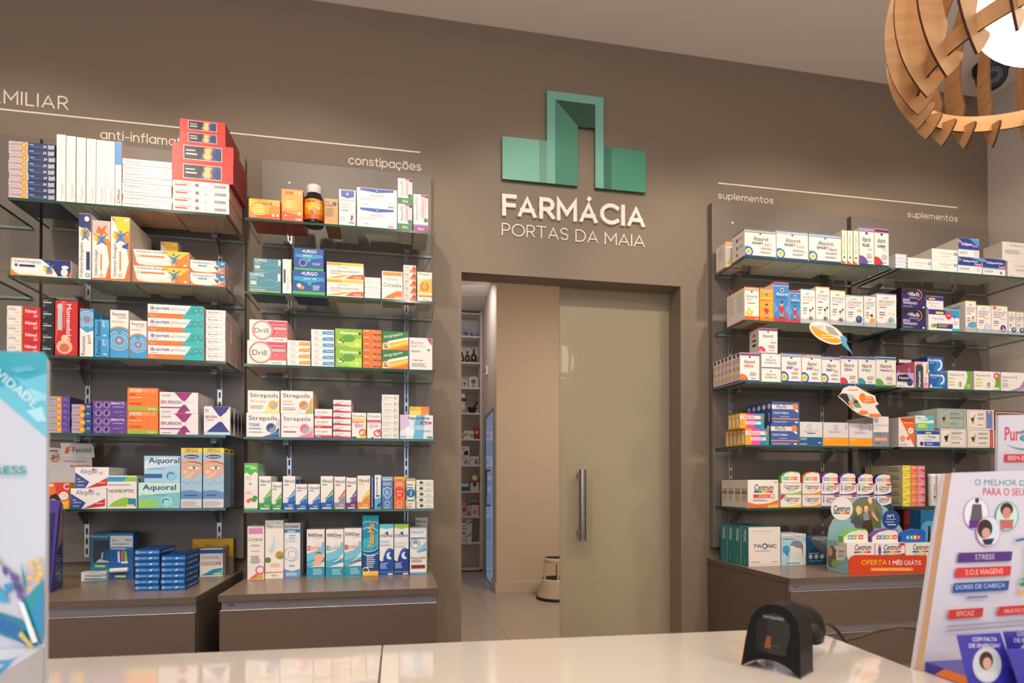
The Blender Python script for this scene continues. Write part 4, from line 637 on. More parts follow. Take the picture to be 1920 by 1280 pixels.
'urgo2': ('1f4fa0', '1a3c80', 'P 2a9ac8 .06 .74 .94 .74 .98 .6 .5 .48 .02 .6|C 3aa8a0 .52 .46 .08|R 4ab04a 0 0 1 .13|T e8eef6 .36 .8 .76 .95 b:URGO|P e8eef6 .26 .88 .34 .93 .34 .82|T d0e8f4 .34 .6 .72 .7 b:Junior 100|C f0d0b0 .2 .36 .09|C e08a50 .3 .28 .08|C d86a40 .24 .24 .05|L d4def0 .62 .2 .86 .4 5', ''),
'oscil': ('ebe4dc', 'e0c8a8', 'R f0a020 0 .82 .5 .98|R f4c822 .4 .82 1 .98|L 9a90b0 .3 .68 .68 .72 1|T 5a5068 .1 .42 .88 .58 :oscillococcinum|P f4b020 0 .06 .3 .06 .7 .3 .4 .26|P e8542a .5 .06 1 .06 1 .34 .7 .3|R f4a878 .72 .1 .94 .2|L z .1 .32 .4 .36 1', ''),
'oscs': ('e8e4e2', 'd8d2cc', 'T b8b4c0 .1 .35 .9 .6 :oscillococcinum|R c8b8c4 0 0 1 .05', ''),
'cory': ('ebe4dc', 'd8c8b8', 'R f08a2c .05 .84 .96 .97|L 9a9ab0 .14 .68 .9 .75 2|T 2c2c50 .08 .4 .94 .58 :Coryzalia|P f07a24 .08 .03 .96 .03 .98 .3 .7 .3 .3 .14|P f8c04a .55 .03 .96 .03 .96 .12|R f4c8a0 .62 .04 .92 .1', ''),
'vick': ('e8d8d0', 'c8687c', 'P e8702c .5 0 1 0 1 .7 .85 1 .7 .6|P c84a80 .9 0 1 0 1 .5|L c03a50 .1 .55 .48 .8 2|C e4e0e0 .6 .6 .1|T 2c2c3c .82 .3 .92 .7 b:1|L z .1 .25 .5 .32 1', ''),
'propol': ('f0d4a4', 'e8dccc', 'R f3e8d8 0 .78 1 1|P f8b43a .1 .3 1 .3 1 .78 .3 .7|C c8742a .5 .5 .16|P e8a040 .3 .5 .5 .7 .7 .5 .5 .36|R e8e0d8 0 0 1 .14|R e0702c .1 .14 1 .2|T 3a3026 .14 .88 .76 .96 b:Propol|T 5a4a30 .78 .9 .86 .98 b:2|T 6a8a60 .35 .02 .8 .1 i:Aboca', ''),
'drill': ('ebe4e0', 'dcb0b0', 'P d04450 .45 .96 1 .96 1 .18 .5 .18 .58 .5|P e06a70 .7 .5 1 .5 1 .18 .6 .18|C w .34 .5 .48|O d04450 .34 .5 .44 .045|O d8989a .34 .5 .40 .012|T 3a3436 .13 .38 .5 .6 :Drill|T f0d0d0 .6 .76 .96 .83 b:DOR DE GARGANTA|R b8b0b4 .64 .54 .98 .68|S f0b8bc .66 .26 .7 .5 .78 .4 .02|L z .62 .06 .95 .1 1', ''),
'drilo': ('ebe6e2', 'd8d0ca', 'O c86060 .24 .5 .3 .05|T 8a7a7c .17 .4 .31 .6 :Drill|P ec8a2c .5 .2 .98 .2 .98 .8 .58 .75 .5 .5|C f4a040 .6 .5 .28|T f8e0c0 .66 .38 .94 .62 b:Laranja|L z .3 .1 .5 .15 1', ''),
'drilb': ('ebe6e2', 'd8d0ca', 'O c86060 .22 .5 .3 .05|T 8a7a7c .15 .4 .29 .6 :Drill|P 2f86c8 .48 .2 .98 .2 .98 .78 .58 .75 .48 .5|C 4a9ad4 .56 .5 .28|T d8e8f4 .64 .38 .94 .62 b:Mentol|L z .3 .1 .5 .15 1', ''),
'menta': ('8cbc30', '7aa428', 'P b4d850 0 .4 .6 0 1 0 1 .5|E 5c9c34 .5 .5 .24 .2|C d8ec70 .82 .2 .1|T f0f4d8 .18 .72 .86 .88 b:Mentocaina|R 3a5c24 .88 .7 .96 .84|P 3a7c34 .14 .4 .22 .5 .26 .36 .38 .36 .3 .24 .24 .3|E f0f4f0 .18 .28 .08 .05|L e0ecb0 .16 .1 .4 .16 2', ''),
'trif': ('e8762a', 'd0641c', 'L f4d8c0 .06 .68 .4 .9 2|O w .6 .8 .08 .04|L a83818 .06 .46 .36 .54 1|P 2c2420 .56 .34 .94 .34 .98 .12 .6 .14|L a8a098 .66 .2 .9 .28 1|L a83818 .06 .2 .4 .26 1', ''),
'antig': ('2f7a3a', '2a6a34', 'P e8b43a 0 0 0 .36 1 .68 1 .0|P f0d840 0 .1 1 .52 1 .42 .0 .0|P e8742c .2 0 1 .3 1 0|P e4ece0 .22 .34 .24 .48 1 .72 1 .58|T f0f0e0 .05 .56 .78 .76 is:Antigrippine|C w .16 .2 .17|O c83c30 .16 .2 .1 .06 .2 .9|O 2f7a3a .16 .2 .05 .04 .5 1.2', ''),
'bronc': ('e9e2dc', 'd8d0c8', 'P a83a7c .76 .99 .98 .99 .98 .76|T c04a88 .08 .8 .62 .9 :Broncho|T c04a88 .08 .7 .34 .78 :dual|T b8cc6a .4 .7 .74 .79 :Next|L d .08 .55 .5 .6 2|T 4a4448 .14 .26 .6 .32 b:Tripla Ação|P 4aa060 .74 .62 .9 .68 .88 .58|L z .1 .1 .8 .2 3', ''),
'str1': ('ebe5de', 'd8cca8', 'P f4c040 .55 0 .7 .25 .98 .6 .98 0|P f8dc80 .5 0 .6 .3 .98 .42 .98 0|'+yy(.8, .36, .2, 'e8a83a', 'a8a8ac')+'|T 2a2628 .07 .64 .96 .88 :Strepsils|T f0a040 .08 .46 .58 .58 i:Mel e Limão|L z .08 .2 .5 .32 2', ''),
'str2': ('ebe5de', 'd8b890', 'P f0a048 .75 0 .85 .4 .98 .75 .98 0|P 8cc04a .8 0 .98 .35 .98 0|P e8783a .5 0 .7 .28 .9 .8 .6 .12|'+yy(.72, .36, .2, 'e8742c', 'a8a8ac')+'|T 2a2628 .07 .64 .9 .88 :Strepsils|T e8744a .06 .47 .36 .58 i:Laranja|T e8744a .06 .36 .46 .45 i:Vitamina C|L z .06 .14 .5 .26 2', ''),
'str3': ('ebe5e0', 'd0c8c4', 'P 1f4a98 .48 0 .7 .1 .98 .4 .98 0|P 3a78c0 .6 0 .98 .25 .98 .12|P a8c4e0 .86 .5 .98 .8 .98 .4|'+yy(.74, .38, .2, '1f3f90', '8a8a90')+'|T 2a2628 .07 .64 .92 .88 :Strepsils|T 2a2a90 .07 .44 .4 .56 bi:TOSSE|L 6a90c0 .07 .32 .56 .38 1|L z .08 .18 .5 .22 1', ''),
'str4': ('ece4e4', 'd8c4c8', 'P f0b0c4 .75 .2 .98 .5 .98 0 .5 0|P e080a8 .5 0 .8 .15 .98 .3 .98 0|'+yy(.73, .36, .2, 'd86a98', 'a8a8ac')+'|T 2a2628 .07 .64 .9 .86 :Strepsils|T d86a88 .07 .4 .2 .48 b:Sem|L e8b0b8 .24 .42 .55 .46 1|L 6a6034 .07 .2 .5 .26 1', ''),
'spf': ('ece4e0', 'dcc8c8', 'R c02a34 0 0 1 .25|T 4a4446 .1 .5 .78 .76 :Strepfen|L e8b0b0 .08 .08 .46 .18 1|L z .1 .34 .5 .38 1', ''),
'spf2': ('ece4e0', 'dcc8c8', 'R b82a38 .0 0 1 .3|P e8a0b0 .3 .3 1 .3 1 .1|T 5a5456 .1 .56 .6 .78 :Strepfen|R 7a3a90 .1 .34 .4 .44', ''),
'spu1': ('ece6e2', 'dcd4d0', 'R f4d040 0 .66 1 .78|P f4d040 .5 0 1 0 1 .7 .9 .3|R e08ca0 .0 .6 .86 .68|T 5a5456 .08 .8 .92 .92 :Strepfen|C d8a0b0 .35 .5 .1|O d0483a .75 .22 .12 .05|O e8a04a .7 .2 .08 .04|P k 0 0 .3 0 .34 .05 .05 .06|L z .5 .44 .9 .54 3', ''),
'spu2': ('ece6e2', 'dcd4d0', 'R c8384a 0 .66 1 .72|R e8909c 0 .6 1 .66|T 5a5456 .08 .8 .92 .92 :Strepfen|C c8c4d0 .3 .48 .1|P d04a40 .7 .3 .8 .16 .95 .3 1 .4|O d0483a .75 .2 .12 .05|P k .2 0 .45 0 .5 .06|L z .5 .44 .9 .54 3', ''),
'tvert': ('eae6e0', 'd4d0c4', 'L a8a4a0 .08 .42 .66 .66 2|O 6a8a4a .82 .5 .22 .12 .2 .8|O c8b06a .84 .5 .22 .1 .7 1.3|L z .1 .18 .5 .24 1', ''),
'sept': ('dfe6ec', 'b8d8d8', 'P 6ab8dc .4 .0 .7 .0 .75 1 .5 1 .42 .6|P d8c0dc 0 .3 .3 .6 .2 1 0 1|C f0f2f6 .3 .3 .18|T 1f2c48 .22 .78 .9 .94 bi:Septolete|P a82a50 .6 .6 .94 .62 .96 .72 .64 .74|T f0d8e0 .68 .63 .9 .71 b:duo|L e8f4fa .42 .4 .9 .56 3|L z .7 .3 .94 .36 2|R 3a8a4a .82 .03 .98 .1|L 4a8ac0 .02 .06 .2 .12 2', ''),
'orgr': ('f08a3a', 'd07a30', 'R 3a8a3c 0 0 1 .12|P f8d850 0 .12 .5 .12 .6 .98 0 .98|E fff4e0 .25 .5 .16 .25|T f8e0c0 .86 .5 .95 .8 b:a', ''),
'rin': ('e9e4de', 'b8c4bc', 'R 4ab43a 0 .84 1 1|P 4ab43a 0 .84 1 .84 1 .78 .8 .82 .5 .74 .2 .8 0 .78|T e8f4e0 .08 .92 .8 .95 b:RHINOLAYA|R cfe8c0 .45 .88 .9 .905|R 4ab43a 0 0 1 .04|C 3a9a3c .72 .22 .05|C 3a9a3c .8 .26 .05|C e86a5a .3 .19 .04|C e86a5a .45 .22 .04|C 8cd07a .45 .56 .03|L b0c8a0 .1 .64 .6 .72 3|L e8a0a0 .1 .34 .66 .4 3', 'R 8ab49a 0 .84 1 1'),
'vg': ('ebe6e0', 'cfd4cc', vib('6ab84a', '3a9a3c'), 'R 3a9a3c 0 0 1 .1'),
'vb': ('ebe6e2', 'c4ccd8', vib('6a9ad4', '1f5cb0'), 'R 1f5cb0 0 0 1 .9'),
'vgb': ('ebe6e2', 'c4ccd8', vib('6ab84a', '1f5cb0'), ''),
'vr': ('ebe6e2', 'd0ccc8', vib('e0604a', '8c8e96'), ''),
'vp': ('ebe6e2', 'd0c8d4', vib('7a4aa0', '6a2a80'), ''),
'vo': ('ebe4dc', 'd8c8b0', vib('f4c84a', 'e8862a'), ''),
'navs': ('1f3a78', '182c5c', 'R e0e4ea .3 .05 .5 .95', ''),
'xym': ('e6eaee', 'c0ccd4', 'P 5ab4dc 0 0 1 0 1 .34 0 .3|P 1c6c9c .3 0 1 .1 1 .2 .5 .14|R 2c5c80 .2 .36 .8 .41|T 2a3038 .2 .42 .6 .94 vb:Xymeral|R 1a3a50 .5 .08 .8 .14', ''),
'nas1': ('4f7cb4', '3f68a0', 'R 8ab0cc 0 .88 1 1|T dce8d0 .12 .88 .88 .95 b:Nasalmer|T e0eaf4 .14 .78 .86 .82 b:ESCUDO|T e0eaf4 .14 .73 .86 .77 b:NASAL|P c8d8ea .1 .62 .5 .68 .9 .62 .86 .42 .5 .3 .14 .42|P 4f7cb4 .16 .6 .5 .65 .84 .6 .8 .44 .5 .34 .2 .44|L dce8f4 .3 .44 .7 .58 4|O dce8f4 .5 .17 .07 .015|L dce8f4 .2 .02 .8 .06 2', ''),
'nas2': ('e8702c', 'd0601f', 'R f4b840 0 .88 1 1|T 4a5a6c .12 .88 .88 .95 b:Nasalmer|T f8e4d4 .14 .78 .86 .83 b:ALLERGY|T f8e4d4 .14 .71 .86 .76 b:BLOCKER|P d84a2c .1 .62 .5 .68 .9 .62 .86 .42 .5 .3 .14 .42|T f8dcc8 .25 .5 .75 .56 b:EVITA|L f8dcc8 .3 .4 .7 .46 2|O f8dcc8 .5 .17 .07 .015|L f8dcc8 .2 .02 .8 .06 2', ''),
'ngr': ('eae6e0', 'c4dcc4', 'R 2f8a4a 0 .96 1 1|R e87a4a .04 .9 .96 .94|L 4aa070 .1 .66 .9 .8 2|P 5ab070 0 .3 .12 .3 .12 .6 0 .8|P 5ab070 .88 .3 1 .3 1 .8 .88 .6|C 2a6ab0 .5 .5 .14|P w .44 .42 .5 .6 .58 .56 .54 .4|R 3a9a5a .1 .24 .9 .29|T e0502c .04 .02 .6 .1 b:50%|L a8a0c0 .1 .14 .7 .18 1', ''),
'grs': ('eae4dc', 'd8d4cc', 'C 5aa83a .28 .5 .3|R 2c5c2c .2 .3 .4 .7|L 8abc80 .6 .4 .9 .6 2|R 8abc4a 0 0 1 .04|L z .5 .18 .9 .24 1', ''),
'corys': ('eae4de', 'd4ccc8', 'R d884b4 .06 .85 .92 .96|T 3a3438 .05 .7 .92 .79 i:Coryspray|L d .2 .62 .8 .65 2|L d884b4 .2 .52 .8 .54 1|L d .2 .3 .8 .44 5|P f0a828 .1 .01 .95 .01 .95 .13 .5 .1|P e86a2c .1 .01 .4 .01 .75 .12 .5 .1|O c84aa0 .75 .17 .07 .02|T 6a9a5a .5 .02 .92 .06 b:boiron', ''),
'fito': ('ece4da', 'd8cec4', 'T 5a9ac0 .1 .86 .4 .94 b:Fito|T a8c8dc .4 .86 .96 .93 :nasal|L e0a080 .6 .94 .95 .95 1|P c8dce0 .35 .6 .5 .78 .6 .62 .5 .52|P d8e4e4 .6 .5 .7 .78 .8 .6 .65 .5|P c0d4d8 .15 .46 .4 .6 .55 .52 .4 .44|C c8943a .8 .4 .07|C 7a9a4a .86 .37 .04|C 5a8a5a .15 .32 .05|R e8703a 0 .1 1 .115|T 6a6460 .34 .04 .66 .08 i:Aboca|L e0b090 .3 .2 .9 .26 3', ''),
'isom': ('e8e8ea', 'b8bcc0', 'T 2f3a50 .06 .9 .92 .96 b:ISOMAR|R 3f9ad0 0 .82 1 .885|L cfe4f4 .2 .83 .8 .87 1|L 5a9ad0 .3 .72 .75 .78 2|L a0c0e0 .12 .64 .85 .7 3|O 8a9cb0 .42 .43 .12 .01|O 8a9cb0 .5 .42 .07 .01|S 6ab0dc .1 .3 .5 .26 .9 .34 .01|L 2a3a60 .3 .2 .7 .23 2|P 5f9ed4 0 0 1 0 1 .16 .5 .12 0 .16|L d8e8f4 .12 .04 .85 .09 3', ''),
'rh0': ('ebe8e6', 'c8c4c2', rhino('e05a5a', '0', 'SUAVE').replace('S e05a5a .05 .26 .5 .33 .98 .32 .02', 'C e8b89c .68 .42 .09|E e8b89c .6 .3 .25 .06|C 7a4a34 .68 .47 .06|C e8b89c .68 .42 .08'), ''),
'rh1': ('ebe8e6', 'c8c4c2', rhino('2f8cc0', '1', 'SUAVE'), ''),
'rh3': ('ebe8e6', 'c8c4c2', rhino('b02a3a', '3', 'FORTE'), ''),
'nasom': ('1a8cb4', '1f9cc4', 'R 24a4c4 0 .84 1 1|P 1c4c8c 0 0 1 0 1 .5 .5 .4 0 .44|P 3ab0cc 0 .6 1 .7 1 .5 .5 .42 0 .46|O 8ad4e4 .45 .62 .28 .02|O 8ad4e4 .4 .6 .2 .02|R f0c050 0 0 1 .08|T 1c2c50 .38 .48 .78 .9 vb:NasoMar|T f8b83a .34 .485 .74 .895 vb:NasoMar|L dfeaf0 .25 .14 .8 .34 7|O f0e0c0 .2 .09 .05 .015', ''),
'ster1': ('e8eaee', '3a8a6a', 'P 5ac0dc 0 1 1 1 1 .93 .5 .9 0 .93|P 1f4a98 .35 .82 .6 .86 .65 .78 .5 .8|T 2c3a80 .04 .74 .96 .81 b:STÉRIMAR|T 4ab0d4 .04 .63 .72 .68 :HIGIENE|L z .04 .57 .9 .6 2|P 1f4fa8 0 0 1 0 1 .26 .4 .24 0 .3|P 1f4fa8 1 .26 1 .5 .8 .53 .6 .52 .42 .46 .3 .36 .2 .24|E e8eaee .74 .38 .24 .07|P 1f4fa8 .98 .3 .98 .46 .86 .46 .74 .43 .68 .39 .74 .37 .84 .34|S 6ab4dc .1 .28 .4 .44 .8 .5 .012|L cfe0f4 .06 .14 .6 .24 4|R 3aa0d8 0 .06 1 .07|R w .6 .01 .95 .04', ''),
'ster2': ('e8eaee', '3a8a6a', 'P 9ccc3a 0 1 1 1 1 .93 .5 .9 0 .93|P 1f4a98 .35 .82 .6 .86 .65 .78 .5 .8|T 2c3a80 .04 .74 .96 .81 b:STÉRIMAR|T 9ccc3a .04 .6 .9 .65 :ALÉRGICO|L z .04 .54 .9 .57 2|P 1f3f98 0 0 1 0 1 .26 .4 .24 0 .3|P 1f3f98 1 .26 1 .5 .8 .53 .6 .52 .42 .46 .3 .36 .2 .24|E e8eaee .74 .38 .24 .07|P 1f3f98 .98 .3 .98 .46 .86 .46 .74 .43 .68 .39 .74 .37 .84 .34|S 6ab4dc .1 .28 .4 .44 .8 .5 .012|L cfe0f4 .06 .14 .6 .24 4|R 9ccc3a 0 .06 1 .07|R w .6 .01 .95 .04', ''),
'nasp': ('e9e8e8', 'c8d4a8', 'R c8d8dc 0 .96 1 1|T 3a8ab8 .08 .85 .86 .93 :nasopure|R 3a90c8 .04 .76 .96 .79|C 3a90c8 .32 .65 .11|C c8dce4 .32 .65 .095|C b08868 .34 .67 .05|P e8eef0 .2 .58 .44 .58 .4 .66 .26 .66|P 8cc4e4 .4 .5 .98 .7 .98 .55 .5 .45|P 5aa4d4 .45 .46 .98 .56 .98 .5|T 4a3434 .06 .33 .94 .375 b:Previne e Alivia|L d .1 .26 .85 .31 2|R 8a2a3c .08 .12 .92 .2|R 5ab0dc 0 0 1 .04', ''),
'rhg': ('b8b8bc', '8a8c90', 'T 3a3c48 .06 .9 .9 .95 b:RHINOmer|L d .1 .8 .5 .86 2|R a8c88a .8 0 1 .3', ''),
# right of the doorway
'super': ('ebe4dc', 'ebe2d8', 'R e0562c 0 .97 1 1|R f0a04a 0 .9 1 .95|R 8accd8 0 .88 1 .9|T 3a3436 .12 .68 .9 .77 :Absorvit|T e0562c .12 .58 .5 .66 i:Super|L z .2 .5 .85 .54 1|P f4c030 .05 .16 .3 .4 .45 .28 .62 .3 .5 .14|P f8e080 .2 .2 .35 .34 .4 .2|C n .5 .86 .03|R e0562c 0 0 1 .12|T f4d0b8 .7 .03 .92 .08 b:300ml', 'R e0562c 0 .97 1 1|R e0562c 0 0 1 .03|L c8bfb6 .15 .3 .85 .88 16'),
'superv': ('ebe4dc', 'ebe2d8', 'R e0562c 0 .97 1 1|R f0a04a 0 .86 1 .95|R 8accd8 0 .82 1 .86|T 3a3436 .6 .6 .98 .7 :A|T e0562c .6 .46 .98 .56 i:Sup|P f4c030 .05 .16 .3 .4 .55 .28 .8 .3 .7 .14|R e8d88a .25 .1 .5 .45|R e0562c 0 0 1 .05', 'R e0562c 0 .98 1 1|C 3a3436 .5 .86 .02|L c8bfb6 .2 .4 .8 .78 10|R e0562c 0 0 1 .05'),
'sm50': ('ebe5df', 'e6ded6', smart('50+', '8a8a90', 's', 'g'), 'R n 0 .97 1 1|R n 0 0 1 .04|C 4a6a80 .4 .74 .07|C 5a9a4a .4 .46 .07|C c83c3c .4 .2 .06|L z .6 .7 .9 .78 3|L z .6 .42 .9 .5 3'),
'smfo': ('ebe5df', 'e6ded6', smart('Forte', 'e07a20', '8cc8e8', 'f0a050'), ''),
'smne': ('ebe5df', 'e6ded6', smart('Neuro', 'b02a50', '8cc8e8', '8c3a7c'), 'R n 0 .97 1 1|L z .2 .3 .8 .8 10'),
'slg': ('ece8e0', 'dfe4c8', 'R b4cc50 0 .0 .14 1|T 5a5a60 .34 .3 .7 .88 v:Absorvit Magnésio|P e0503c 0 0 1 0 0 .12|C n .5 .2 .03', ''),
'mul': ('ebe5df', 'dfd8d4', absv('MULHER', '6a4a9c', '4a3c90', 'b090c8', 'p', 'T c09a4a .6 .4 .86 .47 :65', 'n'), ''),
'hom': ('ebe5df', 'dfd8d4', absv('HOMEM', 'c83030', '3a3a50', 'n', 'r', 'T c8c4c0 .6 .4 .84 .47 :65', 'n', 'r'), ''),
'om0': ('e4e0dc', 'dcd6d0', 'R b 0 .985 1 1|P s 0 0 1 0 1 .15 0 .22|O n .5 .86 .05 .02 .3 .9|T 5a5a60 .14 .72 .8 .76 :ADVANCIS|P 8a5a44 .5 .4 .8 .42 .9 .3 .6 .25|C 5a3424 .7 .5 .06|P b0487c .5 .25 .9 .3 .85 .2 .5 .18|L z .1 .4 .4 .5 3', 'L c8bfb6 .15 .3 .85 .88 12'),
'kido': ('f2a024', 'e07820', 'R e0702c 0 .96 1 1|R 8ab8b8 0 .89 1 .94|T f4dca8 .12 .66 .84 .72 :Absorvit|T 9c6420 .1 .6 .84 .65 b:INFANTIL|C n .5 .8 .03|'+kid('ec7a1c'), 'R e0562c 0 .97 1 1|L e8c890 .15 .3 .85 .88 10'),
'kidb': ('2f80c4', 'ebe2dc', 'R c8304c 0 .97 1 1|R 2a4a98 0 .92 1 .95|R c8d8ea .0 .9 1 .915|T e8f0f8 .14 .66 .96 .74 :Absorvit|T 1c4a90 .14 .59 .8 .65 b:INFANTIL|C w .55 .8 .05|C n .55 .8 .035|P 4a9cdc 0 .5 .3 .3 0 .2|P 4a9cdc 1 .5 .7 .3 1 .2|'+kid('c82a3c')+'|C d84a3c .82 .2 .05', 'R c8304c 0 .97 1 1|C e0c040 .5 .7 .12|L c8bfb6 .15 .2 .85 .5 6'),
'om1': ('ebe6e0', 'dfdad4', omega('6a9ad0', '5ab4dc', 'Omega'), ''),
'om2': ('ebe6e0', 'dfdad4', omega('6a9ad0', 'f0b02c', 'Omega'), 'R f0b02c 0 .97 1 1'),
'om3': ('ebe6e0', 'dfdad4', omega('6a9ad0', '3a9ad4', 'OMEGA-3', 0)+'|T d05070 .66 .46 .9 .54 :DHA|C 2c4a78 .75 .22 .12|C 4a8ac8 .72 .26 .05|P f4c030 0 1 .2 1 .2 .95 0 .95', ''),
'aler1': ('ebe6e0', 'dfdad4', omega('5aa8a0', '8c4ab0', 'ALERGIM', 0)+'|C f0a040 .72 .2 .09|C 6a3a22 .64 .36 .05', ''),
'aler2': ('ebe6e0', 'dfdad4', omega('5aa8a0', '8c4ab0', 'ALERGIM', 0)+'|C 9cc0c0 .74 .2 .12|C 6a9aa0 .7 .22 .05|C 5a3a70 .66 .42 .015|C 5a3a70 .86 .4 .015', ''),
'ener': ('ebe5df', 'd8d0c4', absv('ENERGIA', 'e8742c', 'd84a2c', 'u', 'r', '', 'u', 'o'), 'R 26262c .25 .86 .75 .98|R e0562c .25 .66 .75 .78|R ebe5df .4 .69 .6 .75|R c86a4a .35 .4 .65 .52|R e8b080 .2 .12 .8 .26|R u 0 0 1 .05'),
'silv': ('ebe5df', 'd8d0c8', 'R n 0 0 1 .03|R n 0 .96 1 1|R n 0 0 .02 1|C n .5 .74 .05|T 4a4446 .24 .46 .76 .62 :Absorvit|T 3a3a60 .2 .28 .56 .38 b:SILVER|T b0b0b4 .6 .28 .8 .38 :1|L z .84 .84 .94 .9 2', ''),
'silt': ('e4dfda', 'c4bcb4', absv('', 'd83040', 'n', '2a4a80', 'c8304c', 'L f0c8c8 .05 .07 .2 .15 3|T 6a80b0 .62 .4 .92 .46 b:SILVER', 'x', 'c8304c').replace('|T n .2 .49 .70 .58 b:', ''), 'R c8304c 0 .97 1 1|R 2a2a30 .3 .3 .7 .4|R c8403c .35 .7 .65 .8|R 3a3a40 .3 .5 .7 .58'),
'smn': ('e8e2dc', 'd8d0c8', smart('Neuro', 'b02a50', '8cb8dc', '8c3a7c'), ''),
'sms': ('e8e2dc', 'd8d0c8', smart('Memória', 'a0a0a8', 's', '5a9a4a')+'|R r .0 .96 .2 1', ''),
'smp': ('e8e2dc', 'd8d0c8', smart('Plus', 'd84a4a', '9cb8d4', 'a8486c'), ''),
'ger': ('e8e2dc', 'd8d0c8', absv('GERAL', 'd83840', '2a4a98', 'u', '8cc8e8', '', 'u', 'r'), ''),
'metab': ('e8e2dc', 'd8d0c8', absv('METABOLIC', '2f9a98', '2f9a98', 'u', 'e8a080', '', 'u', '2f9a98'), ''),
'magb': ('e8e2dc', 'd8d0c8', absv('Magnésio', '5aa83a', '6a5a9c', 'u', '8cc43a', 'T a8cc4a .74 .49 .9 .58 :B6', '5aa83a', '8cc8b8'), ''),
'wfr': ('f0b428', 'ecae24', 'P e8489c .2 1 .6 1 .6 0 .2 0|P 3a7cc8 .6 1 .85 1 .85 0 .6 0|P 1fa090 .85 1 1 1 1 0 .85 0|P f0a030 0 1 .26 1 .26 0 0 0|R w .0 .62 .9 .86|T d8483c .16 .64 .62 .84 b:Win-Fit|O d8483c .92 .76 .12 .06|P d87a3c .08 .68 .12 .78 .14 .68|R f4f0ec .22 .28 .86 .48|L a83c60 .26 .32 .8 .44 2', 'R f4ead8 .2 .1 .7 .9|O d8483c .5 .72 .08 .04'),
'wfb': ('3c5ca0', '304c8c', 'R w .0 .66 .84 .86|C w .03 .76 .1|T 3a3c5c .14 .68 .54 .86 b:Win-Fit|T e8a888 .57 .68 .7 .84 :IQ|C e08840 .86 .78 .15|P f4f0ec .8 .64 .96 .64 .95 .5|T e4eaf4 .06 .42 .62 .54 b:FUNÇÃO CEREBRAL|L a8b8d8 .3 .3 .64 .34 1|R e8804a 0 .18 1 .24|L c8d4e8 .05 .04 .7 .1 2|R e8ecf4 .84 .03 .94 .1', 'C c8d4e8 .5 .8 .12|R c8d4e8 .42 .1 .58 .5'),
'brn1': ('d9d6d6', 'c4c0be', 'R 1f5c90 0 0 1 .36|O 9a9a9e .44 .8 .1 .02|R 9a9a9e .43 .7 .45 .92|T a8a6a8 .22 .56 .84 .66 :BRAINOVA|R 2a5c88 .34 .5 .7 .54|L c8d8e8 .06 .24 .34 .32 2|L c8d8e8 .82 .1 .96 .16 1|L c8d8e8 .04 .05 .4 .09 1|R 2a3c50 0 .36 .03 .98', ''),
'brn2': ('d6d2d6', 'c4c0be', 'R f09a20 0 0 1 .36|O 8a8a90 .5 .78 .1 .02|R 8a8a90 .49 .68 .51 .9|T 8a8488 .24 .54 .58 .64 :BRAIN|T d8a884 .585 .54 .74 .64 :KIN|L f8cc88 .04 .24 .35 .32 2|L f8cc88 .84 .05 .96 .08 1|L 9a9698 .86 .7 .96 .9 3', ''),
'metag': ('e6e2e0', 'c8c2be', 'R 8a8e96 0 0 1 .48|C a8b4c0 .2 .88 .1|T 7a8aa0 .12 .68 .5 .74 :Menopausa|T e07a5a .5 .68 .94 .74 i:Active|C f0a888 .18 .24 .06|C f0a888 .38 .24 .06|C f0a888 .58 .24 .06|C f0a888 .78 .24 .06|L 5a5e66 .1 .4 .6 .43 1|L 5a5e66 .1 .1 .5 .14 1', 'L b4aca6 .1 .1 .9 .9 12'),
'magne': ('ebe4de', 'cfc4ba', 'P ec6c28 .06 1 1 1 1 0|T 3a2420 .2 .86 .94 .97 b:MAGNE|T f8dcc8 .32 .8 .92 .85 i:Vitaminado|C f8e4d8 .76 .55 .11|T c85028 .72 .5 .8 .6 b:f|C e89880 .24 .28 .11|C e86a3c .6 .29 .07|L z .04 .05 .6 .1 2', 'L b0a498 .08 .06 .92 .94 26'),
'magre': ('5ab8bc', 'd8d4cc', 'P e4f0ec 0 .7 .6 .62 1 .7 1 .5 0 .45|R 9cd030 .12 .1 .66 .5|P e8f4f0 0 .98 .5 .98 .7 .7 0 .7|T 2a5060 .04 .76 .36 .88 b:Magne|T 6ac0b8 .37 .76 .62 .88 :rapid|L e4f4d0 .16 .2 .6 .4 3', ''),
'fadi': ('e8e6e6', 'd4ccc8', 'R 1f4fb0 0 .76 1 .98|R e8d83a .38 .8 .64 .9|T a8b8d8 .24 .52 .48 .68 :Mag|T 4a6ab8 .49 .52 .84 .68 b:Fadiga|R 1f4fb0 .32 .06 1 .32|C c83c60 .2 .2 .14|C 2c3c90 .2 .2 .1|L c8d4f0 .4 .12 .7 .26 3|L z .3 .42 .7 .46 1', ''),
'mort1': ('a4b4ac', 'c8d0c8', 'O 5a5450 .48 .5 .0 .0|R 6a5a50 .05 .94 .92 .955|R 6a5a50 .05 .05 .92 .065|R 6a5a50 .05 .05 .058 .95|R 6a5a50 .91 .05 .92 .95|P b0945a .14 .6 .3 .6 .28 .42 .26 .36 .3 .3 .16 .3 .2 .36 .16 .42|P 2c2018 .18 .56 .27 .56 .26 .42 .2 .42|P b0945a .26 .6 .3 .74 .33 .72 .3 .58|L z .18 .86 .34 .88 1|L 5a6068 .44 .5 .9 .58 2|L z .44 .68 .88 .82 4|L z .44 .2 .7 .3 3', ''),
